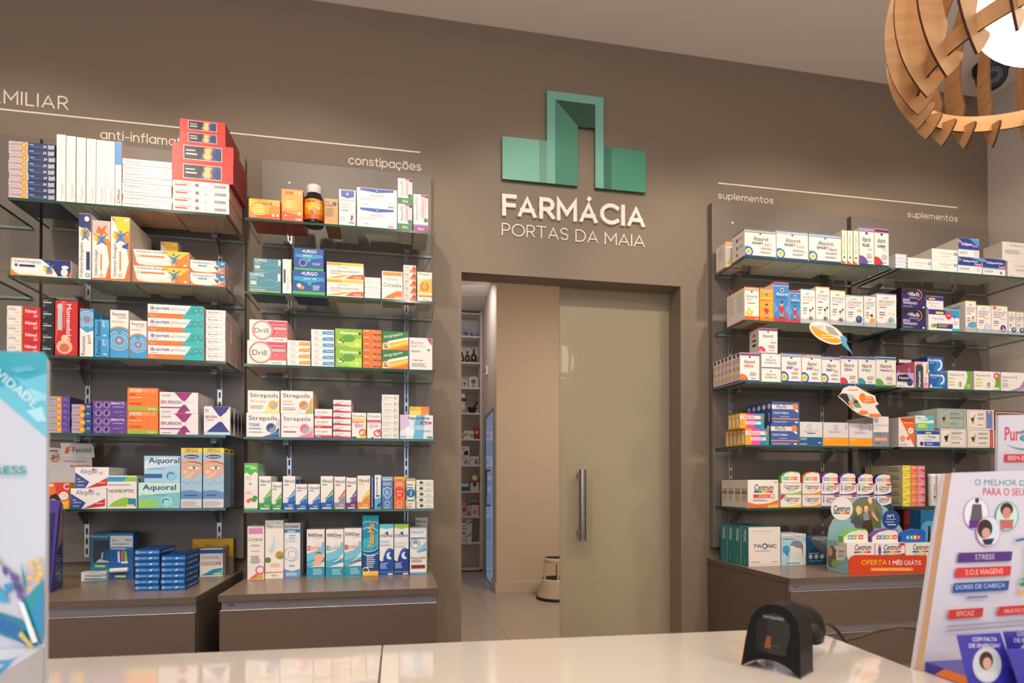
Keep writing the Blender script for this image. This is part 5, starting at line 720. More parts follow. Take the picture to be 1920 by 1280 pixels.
'mort2': ('ebe4da', 'd8d0c8', 'R 6a5a50 .05 .94 .96 .955|R 6a5a50 .05 .05 .96 .065|R 6a5a50 .05 .05 .058 .95|R 6a5a50 .95 .05 .96 .95|P b0945a .12 .6 .28 .6 .26 .42 .24 .36 .28 .3 .14 .3 .18 .36 .14 .42|P 2c2018 .16 .56 .25 .56 .24 .42 .18 .42|P b0945a .24 .6 .28 .74 .31 .72 .28 .58|R 6a88c4 .7 .06 .93 .95|C f4a83a .82 .9 .08|C f4a83a .7 .3 .07|L 5a6068 .38 .5 .66 .6 2|L z .38 .7 .66 .82 3|L z .38 .2 .6 .26 2', ''),
'mort3': ('ebe4da', 'd8d0c8', 'R 6a5a50 .03 .94 .96 .955|R 6a5a50 .03 .05 .96 .065|R 6a5a50 .03 .05 .038 .95|R 6a5a50 .95 .05 .96 .95|P 7a5a44 .14 .62 .3 .62 .28 .42 .26 .36 .3 .3 .16 .3 .2 .36 .16 .42|P 2c1410 .16 .6 .28 .6 .26 .38 .2 .38|P 7a5a44 .26 .6 .28 .74 .31 .72 .3 .58|T 4a4448 .42 .54 .78 .6 :RevActivo|T 4a4448 .42 .44 .86 .5 :Sedativo e Calmo|L z .42 .7 .88 .84 4|L z .42 .2 .8 .3 3|R 6a5a50 .38 .1 .385 .9', ''),
'mort4': ('ebe4da', 'd8d0c8', 'R 6a5a50 .05 .94 .96 .955|R 6a5a50 .05 .05 .96 .065|R 6a5a50 .05 .05 .058 .95|R c83838 .84 0 .96 1|L f0c0c0 .88 .1 .92 .9 9|P b0945a .12 .6 .3 .6 .28 .42 .26 .36 .3 .3 .14 .3 .18 .36 .14 .42|P 2c3018 .16 .56 .25 .56 .24 .38 .18 .38|P b0945a .26 .6 .3 .76 .33 .74 .3 .58|L 5a6068 .4 .48 .82 .58 2|L z .4 .7 .78 .82 4|L z .4 .22 .78 .3 3', ''),
'mort5': ('6a4434', '5a382c', 'R e8d0bc .02 .9 .98 .94|R e8d0bc .02 .06 .98 .1|R e8d0bc .02 .06 .04 .94|R e8d0bc .96 .06 .98 .94|P c8a45a .14 .64 .32 .64 .3 .44 .26 .36 .32 .3 .14 .3 .2 .36 .16 .42', ''),
'mort6': ('e8a890', 'd89880', 'R 8a4a40 .02 .9 .98 .94|R 8a4a40 .02 .06 .04 .94|L z .4 .5 .8 .6 2', ''),
'imuc': ('ece4dc', 'd8cebf', 'P e8702c 0 0 1 0 1 .28 .7 .16 .3 .12 0 .2|P f4b84a .6 0 1 0 1 .14 .8 .1|C f4c060 .72 .06 .05|T 26262c .22 .62 .84 .84 bi:Centrum|R b .2 .54 .34 .61|R g .34 .54 .46 .61|R y .46 .54 .58 .61|R o .58 .54 .7 .61|R r .7 .54 .82 .61|R d84a34 .18 .35 .72 .48|T f8dcd4 .34 .37 .68 .46 i:IMUNO|C d84a34 .8 .42 .1|C ece4dc .8 .42 .08|T d84a34 .76 .38 .84 .46 b:C|L z .16 .24 .7 .3 2|T d .88 .88 .95 .95 b:14', 'T 2c2c34 .12 .62 .88 .7 bi:Centrum|R 3a8a4a .1 .54 .9 .59|R d84a34 .1 .47 .9 .53|L z .2 .24 .8 .42 4'),
'cenw': ('ece6e0', 'dcd4cc', cent('z', '8cc85a'), ''),
'ceny': ('ece6e0', 'dcd4cc', cent('c83c80', 'f4cc2c', 'Junior')+'|P c83040 0 1 .25 1 0 .55', ''),
'ceno': ('ece6e0', 'dcd4cc', cent('c8a070', 'f0903a', 'PLUS'), ''),
'cenp': ('ece6e2', 'dcd4cc', cent('', '6a3a98', '', '9a6ac0'), ''),
'cenn': ('ece6e2', 'dcd4cc', cent('', '26307c', '', '4a5aa0'), ''),
'yst': ('f0d84a', 'c8bc9c', 'R f4f0d0 .1 .5 .85 .6|L 8a8a4a .08 .72 .6 .84 2|S c8bc2c .2 .3 .6 .35 .95 .25 .15|C c8bc2c .8 .35 .15', 'C d0c02c .12 .5 .3|O 3c3a1c .12 .5 .34 .06|T 4a4434 .62 .55 .9 .75 b:MULTIVITAMINA|T 4a4434 .62 .25 .92 .45 b:& TISANAS'),
'ost': ('f0905a', 'e8b090', 'L f8dcc8 .1 .72 .7 .84 2|S e05a2c .1 .35 .5 .4 .95 .3 .15|O e05a2c .75 .35 .14 .08', ''),
'pst': ('e8909c', 'd8a8a8', 'L f8dce0 .1 .72 .7 .84 2|S b83a4c .1 .4 .5 .42 .95 .35 .15|E b83a4c .8 .38 .14 .2', ''),
'twon': ('e4dcd6', '1f7c80', 'T 22262c .15 .46 .42 .56 b:TW|T 22262c .6 .46 .88 .56 b:NIC|O 1f5c80 .51 .51 .06 .03|O 7a3a8c .51 .51 .06 .02 .6 .9|L z .2 .38 .82 .4 1|L z .12 .89 .9 .9 1|L d8ccc8 .4 .82 .7 .86 2|L z .08 .1 .4 .12 1|L z .7 .1 .92 .12 1|R c8bcb8 .06 .05 .94 .06', 'T dcecea .3 .6 .7 .94 db:TWONIC|L 8cc0c0 .4 .06 .6 .2 3'),
'pan': ('a8d0e0', 'c8d4d8', 'P dce8ea .3 0 1 0 1 .7 .6 .8 .4 .6|R e4e8e8 0 .9 1 1|T c84048 .05 .9 .94 .97 b:PAN-ASTÉNICO|E e0e0dc .62 .52 .28 .25|P e0e0dc .36 .5 .3 .4 .36 .38 .36 .28 .44 .22 .6 .2 .6 .08 .98 .08 .9 .3 .88 .5|P 8a8682 .36 .62 .4 .72 .5 .78 .62 .79 .76 .77 .86 .7 .9 .58 .84 .48 .78 .54 .6 .56 .5 .62|C 4a9ac8 .2 .5 .14|P 3a8ac0 .1 .6 .2 .5 .3 .3 .2 .3|L 5a6a78 .2 .05 .95 .08 1|L 5a80b0 .06 .82 .6 .87 2|E c05050 .86 .5 .02 .2', ''),
'magz': ('1f4c74', '2a3c50', 'P 5a6068 0 1 1 1 1 .2 .8 .3|P 6c7078 .2 1 1 1 1 .6|T c8ccd0 .3 .84 1 .96 b:MAGN|T 5ab0d4 .66 .74 1 .82 b:Zen|C c8d4dc .18 .28 .08|C c8d4dc .45 .28 .08|C c8d4dc .72 .28 .08|L c8d4dc .08 .38 .6 .41 1|L 8cb0cc .1 .1 .9 .16 2|C e0784a .75 .6 .02', ''),
'well': ('6a1c24', '5a161c', 'R c0242c 0 .7 1 1|T f0e4e4 .2 .4 .9 .58 b:wellion|L d8a0a4 .2 .28 .85 .34 1|R 4a1218 0 0 1 .22', ''),
'blc': ('1f6ca0', '1a5a88', 'C 5aa0c8 .5 .6 .2|P 2a2020 .4 .4 .6 .4 .55 .7 .45 .7|L c8dcea .2 .1 .8 .2 2', ''),
'nvb': ('1f3060', '182850', 'T c8d4e8 .1 .7 .9 .8 b:TERRA|R 8c98c0 .05 .3 .95 .33', ''),
'vst': ('e6e6ea', 'd8d4d4', 'R c4cce4 0 .65 1 1|T 8a90b0 .2 .3 .8 .55 :Valdispert|R 4a7ac8 .88 .2 .98 .7', ''),
'val1': ('ece6e0', 'd8ccc0', 'T b09a6c .28 .46 .84 .72 i:Valdispert|R 4a80d0 .88 .44 .99 .74|T w .9 .5 .98 .68 b:45|L z .38 .3 .7 .34 1|R cfdff0 .88 .1 1 .3', ''),
'val2': ('ece6e0', 'dccfc2', 'T b09a6c .3 .5 .84 .75 i:Valdispert|R 4a80d0 .86 .5 .99 .75|T w .88 .55 .97 .7 b:125|L z .4 .36 .7 .4 1|L b8c8e0 .1 .2 .3 .24 1|R cfdff0 .88 0 1 .4', ''),
'valn': ('eae8e8', 'd8ccc0', 'P 2a3c88 0 1 .5 1 1 .98 1 .42 0 .42|P 3a9ad8 .5 1 1 .98 1 .6|O e8f0f8 .08 .84 .07 .03 .3 1.05|T f0f0f8 .14 .56 .66 .78 bi:Valdispert|T e08cb0 .66 .54 .92 .72 bi:Noite|R 3a7cc8 0 .38 1 .43|L z .06 .14 .5 .28 3|O z .84 .18 .1 .03', ''),
'valr': ('eae8e8', 'd8ccc0', 'P 2a3c88 0 1 .5 1 1 .98 1 .5 0 .5|P 3a9ad8 .5 1 1 .98 1 .75|O e8f0f8 .08 .84 .07 .03 .3 1.05|T f0f0f8 .2 .66 .82 .82 bi:ValdispertNoite|P c83060 .6 .5 .98 .5 .98 .66|T f4d0dc .68 .52 .96 .66 bi:Rapid|L z .06 .2 .5 .34 3|O z .84 .24 .09 .03|R 3a7cc8 0 .46 1 .5', ''),
'valt': ('eae8e8', 'd8ccc0', 'P 2a3c88 0 1 .5 1 1 .98 1 .4 0 .4|P 3a9ad8 0 .46 1 .46 1 .38 0 .38|O e8f0f8 .08 .86 .07 .03 .3 1.05|T f0f0f8 .16 .64 .9 .82 bi:ValdispertNoite|P c83060 .6 .42 .98 .42 .98 .6|T f4d0dc .7 .44 .96 .6 bi:Total|L z .06 .16 .5 .28 3|C 5a6a90 .8 .16 .08', ''),
'valg': ('ece6e0', 'dcd0c4', 'T 8a8a70 .3 .74 .9 .9 i:Valdispert|L z .1 .4 .8 .6 4|R 7ac04a .95 .72 1 .92', ''),
'valg2': ('ece6e0', 'dcd0c4', 'T b09a6c .3 .62 .98 .8 i:Valdispert|L z .35 .4 .8 .5 2|L z .1 .06 .3 .1 1', ''),
'wfm': ('2c2460', '1f1a38', 'P 2a1c34 0 1 1 1 1 .6 0 .7|T ece8f0 .32 .6 .74 .8 b:Win-Fit|L a8a0b8 .32 .5 .74 .55 1|O f0a030 .66 .68 .24 .03 -.25 .25|P ece8f0 .24 .68 .28 .76 .3 .68|T e8e4f0 .06 .34 .34 .46 b:SONO|T e8e4f0 .06 .18 .64 .32 b:TRANQUILO|L a8a0c8 .06 .06 .56 .12 2|C e8e4f0 .9 .08 .05', 'R 1a1428 0 0 1 1|T c83c5c .3 .2 .6 .6 v:SONO'),
'magn1': ('e6e4e8', 'c8c0c0', 'R 3a2c88 0 .62 1 .98|R e8d048 .14 .7 .52 .84|P c83c50 .3 .96 .36 .9 .3 .86|T 9a94a0 .08 .28 .78 .5 :Mag Noite|L z .2 .16 .6 .2 1|L c8c0d0 .4 .06 .9 .1 1', ''),
'magn2': ('e8e6ea', 'd4d0d4', 'R 3a2c88 0 .72 1 .96|R e8d048 .24 .76 .48 .86|P 2a9ac8 .5 .98 1 .98 1 .6 .7 .66|P d83038 .54 .86 .74 .86 .74 .6 .64 .5 .56 .6|T f8d0d0 .58 .66 .7 .76 b:-3€|P 1f5cb0 .78 .72 .86 .72 .84 .52|T 9a94a0 .12 .46 .5 .6 :Mag Noite|R 3a2c80 .26 .1 .78 .32|L c8d060 .3 .16 .66 .28 3|C 8cb03a .12 .2 .08|C 6a9a3a .2 .22 .09|R 2fb0b8 .76 0 1 .12|L a8b0d8 .8 .3 .96 .44 2', ''),
'pas1': ('eae6e0', 'ddd8d4', omega('6a7aa8', 'c4d43a', 'PASSIVAL', 0)+'|P 5aa0d0 .1 .16 .4 .32 .95 .34 .98 .16|C e8c0a0 .7 .4 .07|P c8783c .58 .44 .82 .44 .78 .52 .62 .5', 'R c4d43a 0 .98 1 1|P 9ab4d0 .1 .3 .5 .5 .8 .9 .2 .9'),
'pas2': ('eae6e0', 'ddd8d4', omega('5a6070', 'c4d43a', 'PASSIVAL', 0)+'|T d8dc5a .46 .5 .9 .57 b:Relax|C 9cc8e4 .72 .22 .12|P e8f0f4 .66 .14 .76 .14 .78 .3 .68 .3', ''),
'pas3': ('eae6e0', 'ddd8d4', omega('5a6070', 'c4d43a', 'PASSIVAL', 0)+'|T b8d0dc .56 .5 .9 .57 b:Sono|C 2c3c78 .72 .2 .12|O e8ecf4 .76 .24 .04 .02 .4 .9|P e0e4ea .6 .12 .84 .12 .8 .17 .64 .17|R e05080 .1 .86 .28 .98', ''),
'pas4': ('eae6e0', 'ddd8d4', omega('5a6070', 'c4d43a', 'PASSIVAL', 0)+'|C 3a5c90 .72 .2 .12|C c8d8e8 .76 .22 .05', ''),
'nytl': ('b8a4e0', 'd8cce4', 'R e8e4ea 0 0 1 .36|E 24242e .3 .68 .26 .2|E 24242e .5 .7 .22 .22|R 24242e .05 .4 .66 .62|C 1f3c6c .76 .36 .26|C 2a5088 .78 .36 .2|C 24242e .7 .5 .12|T f4f0f4 .14 .52 .66 .74 b:Nytol|R c0b4d8 .3 .28 .62 .36|L z .06 .08 .5 .16 2', ''),
'nytc': ('e8a4b4', 'd86a8c', 'P f8dce0 .4 .2 1 .2 1 1 .6 1|E 34464c .34 .78 .28 .12|R 34464c .08 0 .62 .78|T f4f0f4 .24 .04 .48 .62 vb:Nytcalm|P b0b060 .8 .5 .98 .6 .95 .95 .85 .9|L a86a6c .7 .1 .9 .4 5', 'R e8c0c8 .4 .1 .6 .8'),
'dorm': ('1f62a8', '174a84', 'P 2f80c4 .4 .1 .9 .2 .95 .7 .6 .9|T f0f4f8 .04 .74 .7 .9 bi:Dormidina|O f0f4f8 .6 .58 .3 .1 -.22 .18|L a8c8e4 .14 .64 .5 .68 1|P e8eef4 0 .04 .2 .06 .1 .3|L c8dcec .2 .04 .8 .08 1', ''),
'blrow': ('1c1a20', '1a181c', 'R d8ccc8 .1 .88 .9 .98', 'R d8ccc8 .1 .88 .9 .98'),
'mgok': ('ece8e2', 'd4ccc4', 'P 6aac3a .8 1 1 1 1 0 .66 0 .78 .3 .84 .7|T 5a5a66 .06 .7 .72 .84 :Magnesium-OK|R b4cc3a .02 .54 .28 .59|R b4cc3a .02 .36 .28 .41|R b4cc3a .02 .2 .28 .25|C 7ab84a .52 .24 .14|C ece8e2 .52 .24 .11|R 2a3a20 .5 .16 .54 .32|C 2a3a20 .52 .36 .04|L e8f4e0 .82 .1 .96 .3 3', 'L c0b8b0 .2 .2 .8 .8 6'),
'mgok8': ('ece8e2', 'd4ccc4', 'P 6aac3a .84 .9 1 .9 1 0 .72 0 .82 .3|T 5a5a66 .06 .7 .62 .84 :Magnesium-OK|R b4cc3a .04 .54 .32 .59|R b4cc3a .04 .36 .32 .41|R b4cc3a .04 .2 .32 .25|C 7ab84a .56 .26 .14|C ece8e2 .56 .26 .11|R 2a3a20 .54 .18 .58 .34|C 2a3a20 .56 .38 .04|C d83828 .86 .78 .18|T f8e8e4 .8 .68 .92 .88 b:8h|R e8ecd8 .74 .04 .96 .16', ''),
'mgp': ('ece8e4', 'd4ccc8', 'P b084c0 .94 1 1 1 1 0 .3 0 .7 .2 .88 .6|P c09ccc .6 0 1 .3 1 0|T 5a5a66 .04 .66 .5 .8 :Magnesium|T c080b0 .52 .62 .6 .82 :q|L z .04 .5 .3 .58 2|L z .04 .2 .3 .4 3', ''),
'coc': ('e6dfd8', '9a8c84', 'R 1f5ca8 0 .82 1 .96|L 8a90b0 .1 .64 .9 .72 2|T 2c2c58 .04 .4 .92 .52 b:COCCULINE|P 2a8cc0 .04 .04 .98 .04 .98 .3 .6 .26 .2 .1|P 5ab8cc .5 .06 .98 .04 .98 .26|R e8e070 .6 .06 .92 .11', ''),
'vomi': ('e8b024', 'c89018', 'R 8a8684 0 0 1 .5|T 3a2c14 .04 .6 .58 .84 b:Vomidrine|T 5a4420 .78 .68 .9 .84 :10|P 3a2c14 .6 .56 .7 .6 .66 .5|L c8b070 .1 .3 .6 .4 1', ''),
'bluf': ('16468c', '123a78', 'R 2f86cc .08 .25 .98 .75|O c8dcec .1 .5 .2 .1|P dfeaf4 .56 .35 .62 .6 .72 .65 .66 .35|L a8d0ec .2 .46 .5 .54 1|L a8d0ec .76 .46 .94 .54 1', 'R 2f86cc .08 .3 .95 .6|P dfeaf4 .3 .4 .4 .55 .5 .4|L a8d0ec .6 .4 .9 .5 1'),
'aob': ('1c74b0', '165c8c', 'R e8b030 .8 .3 1 .45|L c8dcea .1 .2 .7 .3 2', ''),
'sunx': ('e8742c', 'd8a030', 'P d03c2c .4 .6 1 .5 1 1 .3 1|P f4b830 0 .0 1 0 1 .3 0 .2|L f8e0d0 .0 .86 .3 .96 1|P 2a1c18 0 .2 .1 .5 .4 .6 .6 .4 .6 .2|P d8a080 .1 .2 .2 .4 .4 .35 .45 .2|C f0ece8 .75 .5 .15|O c85030 .75 .5 .07 .02|O f0ece8 .9 .85 .1 .03', ''),
}
# ---------------------------------------------------------------- one printed carton
BOXMESH = {}
def carton_mesh(key, W_, D_, H_):
    k = (key, round(W_, 4), round(D_, 4), round(H_, 4))
    if k in BOXMESH: return BOXMESH[k]
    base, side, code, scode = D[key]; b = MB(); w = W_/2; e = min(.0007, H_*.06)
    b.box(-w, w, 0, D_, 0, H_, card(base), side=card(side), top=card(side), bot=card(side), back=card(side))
    art(b, code, lambda u, v, l: (-w+min(max(u, 0.004), .996)*W_, -.00005-.00005*l, min(max(v, .004), .996)*H_), W_/H_)
    if scode:
        art(b, scode, lambda u, v, l: (-w-.00005-.00005*l, D_*(1-u), v*H_), D_/H_)
        art(b, scode, lambda u, v, l: (w+.00005+.00005*l, D_*u, v*H_), D_/H_)
    me = bpy.data.meshes.new('carton'); me.from_pydata(b.v, [], b.f)
    for m in b.mats: me.materials.append(m)
    me.polygons.foreach_set('material_index', b.m); me.update(); BOXMESH[k] = me; return me
ORD = ['', 'second', 'third', 'fourth', 'fifth', 'sixth', 'seventh', 'eighth', 'ninth', 'tenth']
SEEN = {}; LAST = [0.]
rj = random.Random(11)
def put(bay, s, x0, x1, yt, n, key, dep, rows, name, desc, yb=None, back=0, up=False, jit=.0012, rot=0, cat='box', base=None, rgap=.0008, side_only=0):
    zs = .988 if s == 5 else SHZ[bay][s]
    Y = 2.0015+back
    if s == 5: Y = float(onZ(x0, yb, zs)[1]) if not back else back
    zb = LAST[0] if up else zs+.0003
    xm = [float(onY(x, (yt+900)/2 if s == 5 else yt, Y)[0]) for x in (x0, x1)]
    zt = float(onY(x0, yt, Y)[2]); hh = (zt-zb)/n; Wd = xm[1]-xm[0]-.0012
    me = carton_mesh(key, Wd, dep, hh-.0005); LAST[0] = zt
    grp = None
    if n*rows > 1: grp = 'stack of '+desc if n > 1 else 'row of '+desc
    for r in range(rows):
        for i in range(n):
            o = link(name, me, None, ((xm[0]+xm[1])/2+(rj.uniform(-jit, jit)*.5 if n*rows > 1 else 0), Y+r*(dep+rgap)+rj.uniform(0, jit*.4), zb+i*hh))
            if rot: o.rotation_euler = (0, 0, math.radians(rj.uniform(-rot, rot)))
            L = desc; t = n-1-i
            if n > 1: L += ', '+('topmost' if t == 0 else 'lowest' if i == 0 else ORD[t]+' from top')
            if rows > 1: L += ', front row' if r == 0 else ', '+ORD[r]+' row'
            tag(o, L, cat, grp)
            SEEN.setdefault(L, []).append(o.name)
            if len(L.split()) > 16 or len(L.split()) < 4: print('LABEL LENGTH', L)
mb = 'medicine_box'; sb = 'supplement_box'; cb = 'cream_box'; nb = 'nasal_spray_box'; lb = 'lozenge_box'
# ---- left unit, top to bottom
put('A', 0, 16, 104, 263, 9, 'nuro', .14, 1, mb, 'flat navy and silver medicine box, top left shelf', rot=.6, jit=.003)
for i, x in enumerate([106, 124.5, 143.5, 162.5, 180.5, 198]):
    put('A', 0, x, x+17.6, [251, 254, 256.5, 259, 261.5, 263.5][i], 1, 'trans', .175, 1, 'plaster_box', 'upright white box with grey vertical lettering, '+('leftmost' if i == 0 else ORD[i]+' from left' if i < 5 else 'rightmost')+' of six')
put('A', 0, 216, 228.5, 265, 1, 'olfen', .15, 1, 'plaster_box', 'upright white box with blue top beside the six white spines')
put('A', 0, 229.5, 322.5, 296, 8, 'plast', .15, 1, 'plaster_box', 'flat white box with blue and navy lettering', rot=.25, jit=.0025)
put('A', 0, 323.5, 430, 336, 4, 'termic', .16, 1, 'heat_pad_box', 'flat white box with orange lettering and barcode')
put('A', 0, 322.5, 438, 265, 2, 'heat', .165, 1, 'heat_pad_box', 'large red box with black torso picture', up=True)
put('A', 0, 337, 423, 221, 2, 'heat', .17, 1, 'heat_pad_box', 'smaller red box on the large red ones', up=True)
put('A', 1, 20, 134, 482, 1, 'emulx', .035, 2, cb, 'white, navy and orange gel box lying at the left')
put('A', 1, 148, 171.5, 399, 1, 'emulxv', .04, 4, cb, 'upright white gel box with navy top')
put('A', 1, 172.5, 207, 412, 1, 'emulv2', .04, 4, cb, 'upright orange gel box with pale top')
put('A', 1, 208, 244, 405, 1, 'emulv', .04, 4, cb, 'upright white gel box with orange top')
put('A', 1, 249, 355, 466, 2, 'emul', .038, 3, cb, 'orange and white gel box lying flat')
put('A', 1, 301, 334, 452, 1, 'emulv', .03, 1, cb, 'upright orange gel box peeping out behind the lying ones', back=.125)
put('A', 1, 356, 422, 486, 2, 'volt25', .026, 3, mb, 'white, blue and orange tablet box')
put('A', 1, 356, 422, 512, 1, 'volt25', .026, 4, mb, 'lower white, blue and orange tablet box behind the stack', back=.081)
put('A', 2, 13, 42, 572, 5, 'dolo', .11, 1, cb, 'small white box with yellow right edge')
put('A', 2, 42.5, 76.5, 575, 4, 'nimed', .11, 1, cb, 'red gel box with white lettering')
put('A', 2, 78, 102, 556, 5, 'black', .12, 1, cb, 'small black box with grey lettering')
put('A', 2, 103, 146, 562, 1, 'momen', .15, 1, cb, 'tall red gel box with sideways lettering and back photo')
put('A', 2, 150, 176, 578, 1, 'reu1', .045, 3, cb, 'tall blue and white gel box with target rings')
put('A', 2, 177, 205, 598, 2, 'reu2', .05, 2, cb, 'small light blue gel box')
put('A', 2, 206, 241, 580, 1, 'reu3', .045, 3, cb, 'tall white lotion box with blue target')
put('A', 2, 243.5, 275.5, 600, 1, 'reu3', .04, 3, cb, 'shorter white lotion box with blue target')
put('A', 2, 277, 382, 569, 4, 'ibg', .09, 1, cb, 'white, orange and turquoise menthol gel box')
put('A', 2, 386, 423, 580, 7, 'ibr', .065, 3, mb, 'small white tablet box at the right shelf end')
put('A', 3, 89, 132, 742, 6, 'nurop', .08, 1, mb, 'flat silver and purple tablet box')
put('A', 3, 134, 172, 757, 4, 'nurob', .08, 1, mb, 'flat silver and blue tablet box')
put('A', 3, 134, 170, 754, 1, 'nurop', .08, 1, mb, 'single flat box lying behind the silver and blue stack', back=.085)
put('A', 3, 173, 237, 750, 2, 'serac', .1, 1, mb, 'purple box with four round figure pictures')
put('A', 3, 239, 297.5, 726, 2, 'spid', .12, 1, mb, 'orange sachet box with green base')
put('A', 3, 299, 372, 734, 2, 'brun', .04, 4, mb, 'white box with crossing magenta shapes')
put('A', 3, 382, 432, 761, 1, 'bruf', .045, 4, mb, 'white box with crossing dark blue shapes')
put('A', 4, 89, 130, 904, 1, 'sunx', .06, 1, cb, 'orange and yellow box with hair picture by the display card')
put('A', 4, 132, 200, 915, 1, 'aller', .03, 4, mb, 'lower white box with blue and red corners')
put('A', 4, 140, 204, 875, 1, 'aller', .03, 4, mb, 'upper white box with blue and red corners', up=True)
put('A', 4, 201.5, 257, 891, 1, 'homeo', .04, 3, 'eye_drop_box', 'white eye drop box with green and blue swoosh')
put('A', 4, 259, 338, 904, 1, 'aqu2', .07, 2, 'eye_drop_box', 'turquoise and green eye drop box')
put('A', 4, 270, 338, 854, 1, 'aqu1', .06, 1, 'eye_drop_box', 'pale blue eye drop box above the turquoise one', up=True)
put('A', 4, 339, 379, 839, 1, 'salv', .058, 2, 'lens_solution_box', 'left tall blue box with eye photo')
put('A', 4, 380.5, 420, 839, 1, 'salv', .058, 2, 'lens_solution_box', 'right tall blue box with eye photo')
# left cabinet top
put('A', 5, 252, 300, 1030, 7, 'bluf', .12, 1, mb, 'flat blue box in the left pile', yb=1108, rot=1.0, jit=.003)
put('A', 5, 301.5, 348, 1041, 6, 'bluf', .12, 1, mb, 'flat blue box in the right pile', yb=1107, rot=1.0, jit=.003)
put('A', 5, 375, 419, 1028, 1, 'coc', .0175, 4, mb, 'white box with blue top band and swoosh', yb=1081)
put('A', 5, 361, 438, 1010, 1, 'vomi', .017, 1, mb, 'yellow and grey box behind the white row', back=2.197)
put('A', 5, 350, 371, 1031, 1, 'aob', .05, 1, mb, 'blue box with orange spot beside the white row', yb=1082)
# ---- middle unit
put('B', 0, 466, 525.5, 371, 1, 'vita1', .06, 2, sb, 'low orange vitamin box with orange slice')
put('B', 0, 527.5, 568, 353, 1, 'vita2', .06, 2, sb, 'tall orange vitamin box with orange slice')
put('B', 0, 608.5, 634.5, 371, 1, 'prop', .06, 2, mb, 'brown kraft box beside the dark bottle')
put('B', 0, 635.5, 667.5, 354, 1, 'imun1', .05, 3, mb, 'narrow white box with blue banner')
put('B', 0, 669, 744.5, 350, 2, 'imun2', .06, 1, mb, 'wide white box with blue banner')
put('B', 0, 745.5, 773, 333, 2, 'immx', .04, 3, mb, 'small white and pink flower box with green foot')
put('B', 0, 775, 803, 363, 1, 'immy', .04, 4, mb, 'tall white and pink flower box at shelf end')
put('B', 1, 466, 527, 509, 1, 'flui', .06, 2, mb, 'lower teal sachet box with white lettering')
put('B', 1, 475, 527.5, 483, 1, 'flui', .06, 1, mb, 'upper teal sachet box with white lettering', up=True, back=.02)
put('B', 1, 529.5, 547, 485, 1, 'slim', .08, 1, mb, 'slim upright white and green box beside blue boxes')
put('B', 1, 548.5, 610.5, 505, 1, 'urgo2', .06, 2, mb, 'lower blue box with fruit picture')
put('B', 1, 550.5, 607, 464, 1, 'urgo1', .06, 2, mb, 'upper blue box with shield picture', up=True)
put('B', 1, 612.5, 682, 490, 2, 'oscil', .07, 1, mb, 'white box with orange band and grey lettering')
put('B', 1, 683.5, 714, 519, 4, 'oscs', .06, 1, mb, 'small flat white box with faint lettering')
put('B', 1, 715.5, 755, 507, 1, 'cory', .05, 2, mb, 'white and orange box with dark blue name')
put('B', 1, 756, 780, 496, 5, 'vick', .06, 1, mb, 'tiny pink and orange box')
put('B', 1, 782, 810, 509, 1, 'propol', .06, 2, mb, 'white and amber honey box at shelf end')
put('B', 2, 463, 537, 637, 1, 'drill', .05, 3, lb, 'lower white and red box with round name badge')
put('B', 2, 467, 538.5, 598, 1, 'drill', .045, 4, lb, 'upper white and red box with round name badge', up=True)
put('B', 2, 538, 582, 637, 4, 'drilo', .05, 1, lb, 'flat white box with orange patch')
put('B', 2, 583.5, 627, 616.5, 6, 'drilb', .05, 1, lb, 'flat white box with blue patch')
put('B', 2, 628.5, 679, 615, 2, 'menta', .06, 2, lb, 'lime green mint box')
put('B', 2, 680, 715.5, 617, 6, 'trif', .05, 1, lb, 'flat orange box with black stripe')
put('B', 2, 716.5, 766, 620, 2, 'antig', .05, 2, mb, 'green, yellow and orange striped box')
put('B', 2, 766.8, 810.5, 632, 1, 'bronc', .05, 2, mb, 'white box with pink corner and pink name')
put('B', 3, 461.5, 525, 773, 1, 'str3', .05, 3, lb, 'white and dark blue lozenge box, lower left')
put('B', 3, 464.5, 524.5, 731, 1, 'str1', .05, 3, lb, 'white and honey yellow lozenge box, upper left', up=True)
put('B', 3, 526.5, 588, 774, 1, 'str4', .05, 3, lb, 'white and pink lozenge box, lower right')
put('B', 3, 525.8, 587, 731.5, 1, 'str2', .05, 3, lb, 'white and orange lozenge box, upper right', up=True)
put('B', 3, 590, 623, 766, 3, 'spf', .06, 2, lb, 'white box with red base, wider stack')
put('B', 3, 624.5, 658.5, 749, 6, 'spf2', .06, 2, lb, 'flat white box with dark red base')
put('B', 3, 659.5, 686.5, 773, 1, 'spu1', .05, 2, lb, 'upright white box with yellow and pink bands')
put('B', 3, 688, 714.5, 773.5, 1, 'spu2', .05, 2, lb, 'upright white box with red and pink bands')
put('B', 3, 715.5, 748, 739, 7, 'tvert', .06, 1, lb, 'flat cream box with small ring emblem')
put('B', 3, 750, 812.5, 777, 1, 'sept', .05, 2, lb, 'shiny white and pale blue box with navy name')
put('B', 3, 767, 805, 761, 1, 'orgr', .04, 1, lb, 'orange and yellow box behind the pale blue one', back=.11)
put('B', 4, 458, 484, 868, 1, 'rin', .06, 2, nb, 'tall white box with green top and berries')
put('B', 4, 485, 508.5, 892, 1, 'vg', .05, 2, nb, 'white spray box with green swoosh, taller')
put('B', 4, 509.3, 528.5, 903, 1, 'vg', .04, 2, nb, 'white spray box with green swoosh, shorter')
put('B', 4, 530, 553.5, 892, 1, 'vb', .05, 3, nb, 'tall white spray box with blue swoosh')
put('B', 4, 554.3, 576.5, 907, 1, 'vb', .04, 2, nb, 'short white spray box with blue swoosh, left')
put('B', 4, 577.5, 600, 907, 1, 'vb', .04, 2, nb, 'short white spray box with blue swoosh, right')
put('B', 4, 601, 625, 892, 1, 'vgb', .05, 2, nb, 'white spray box with green swoosh and blue foot')
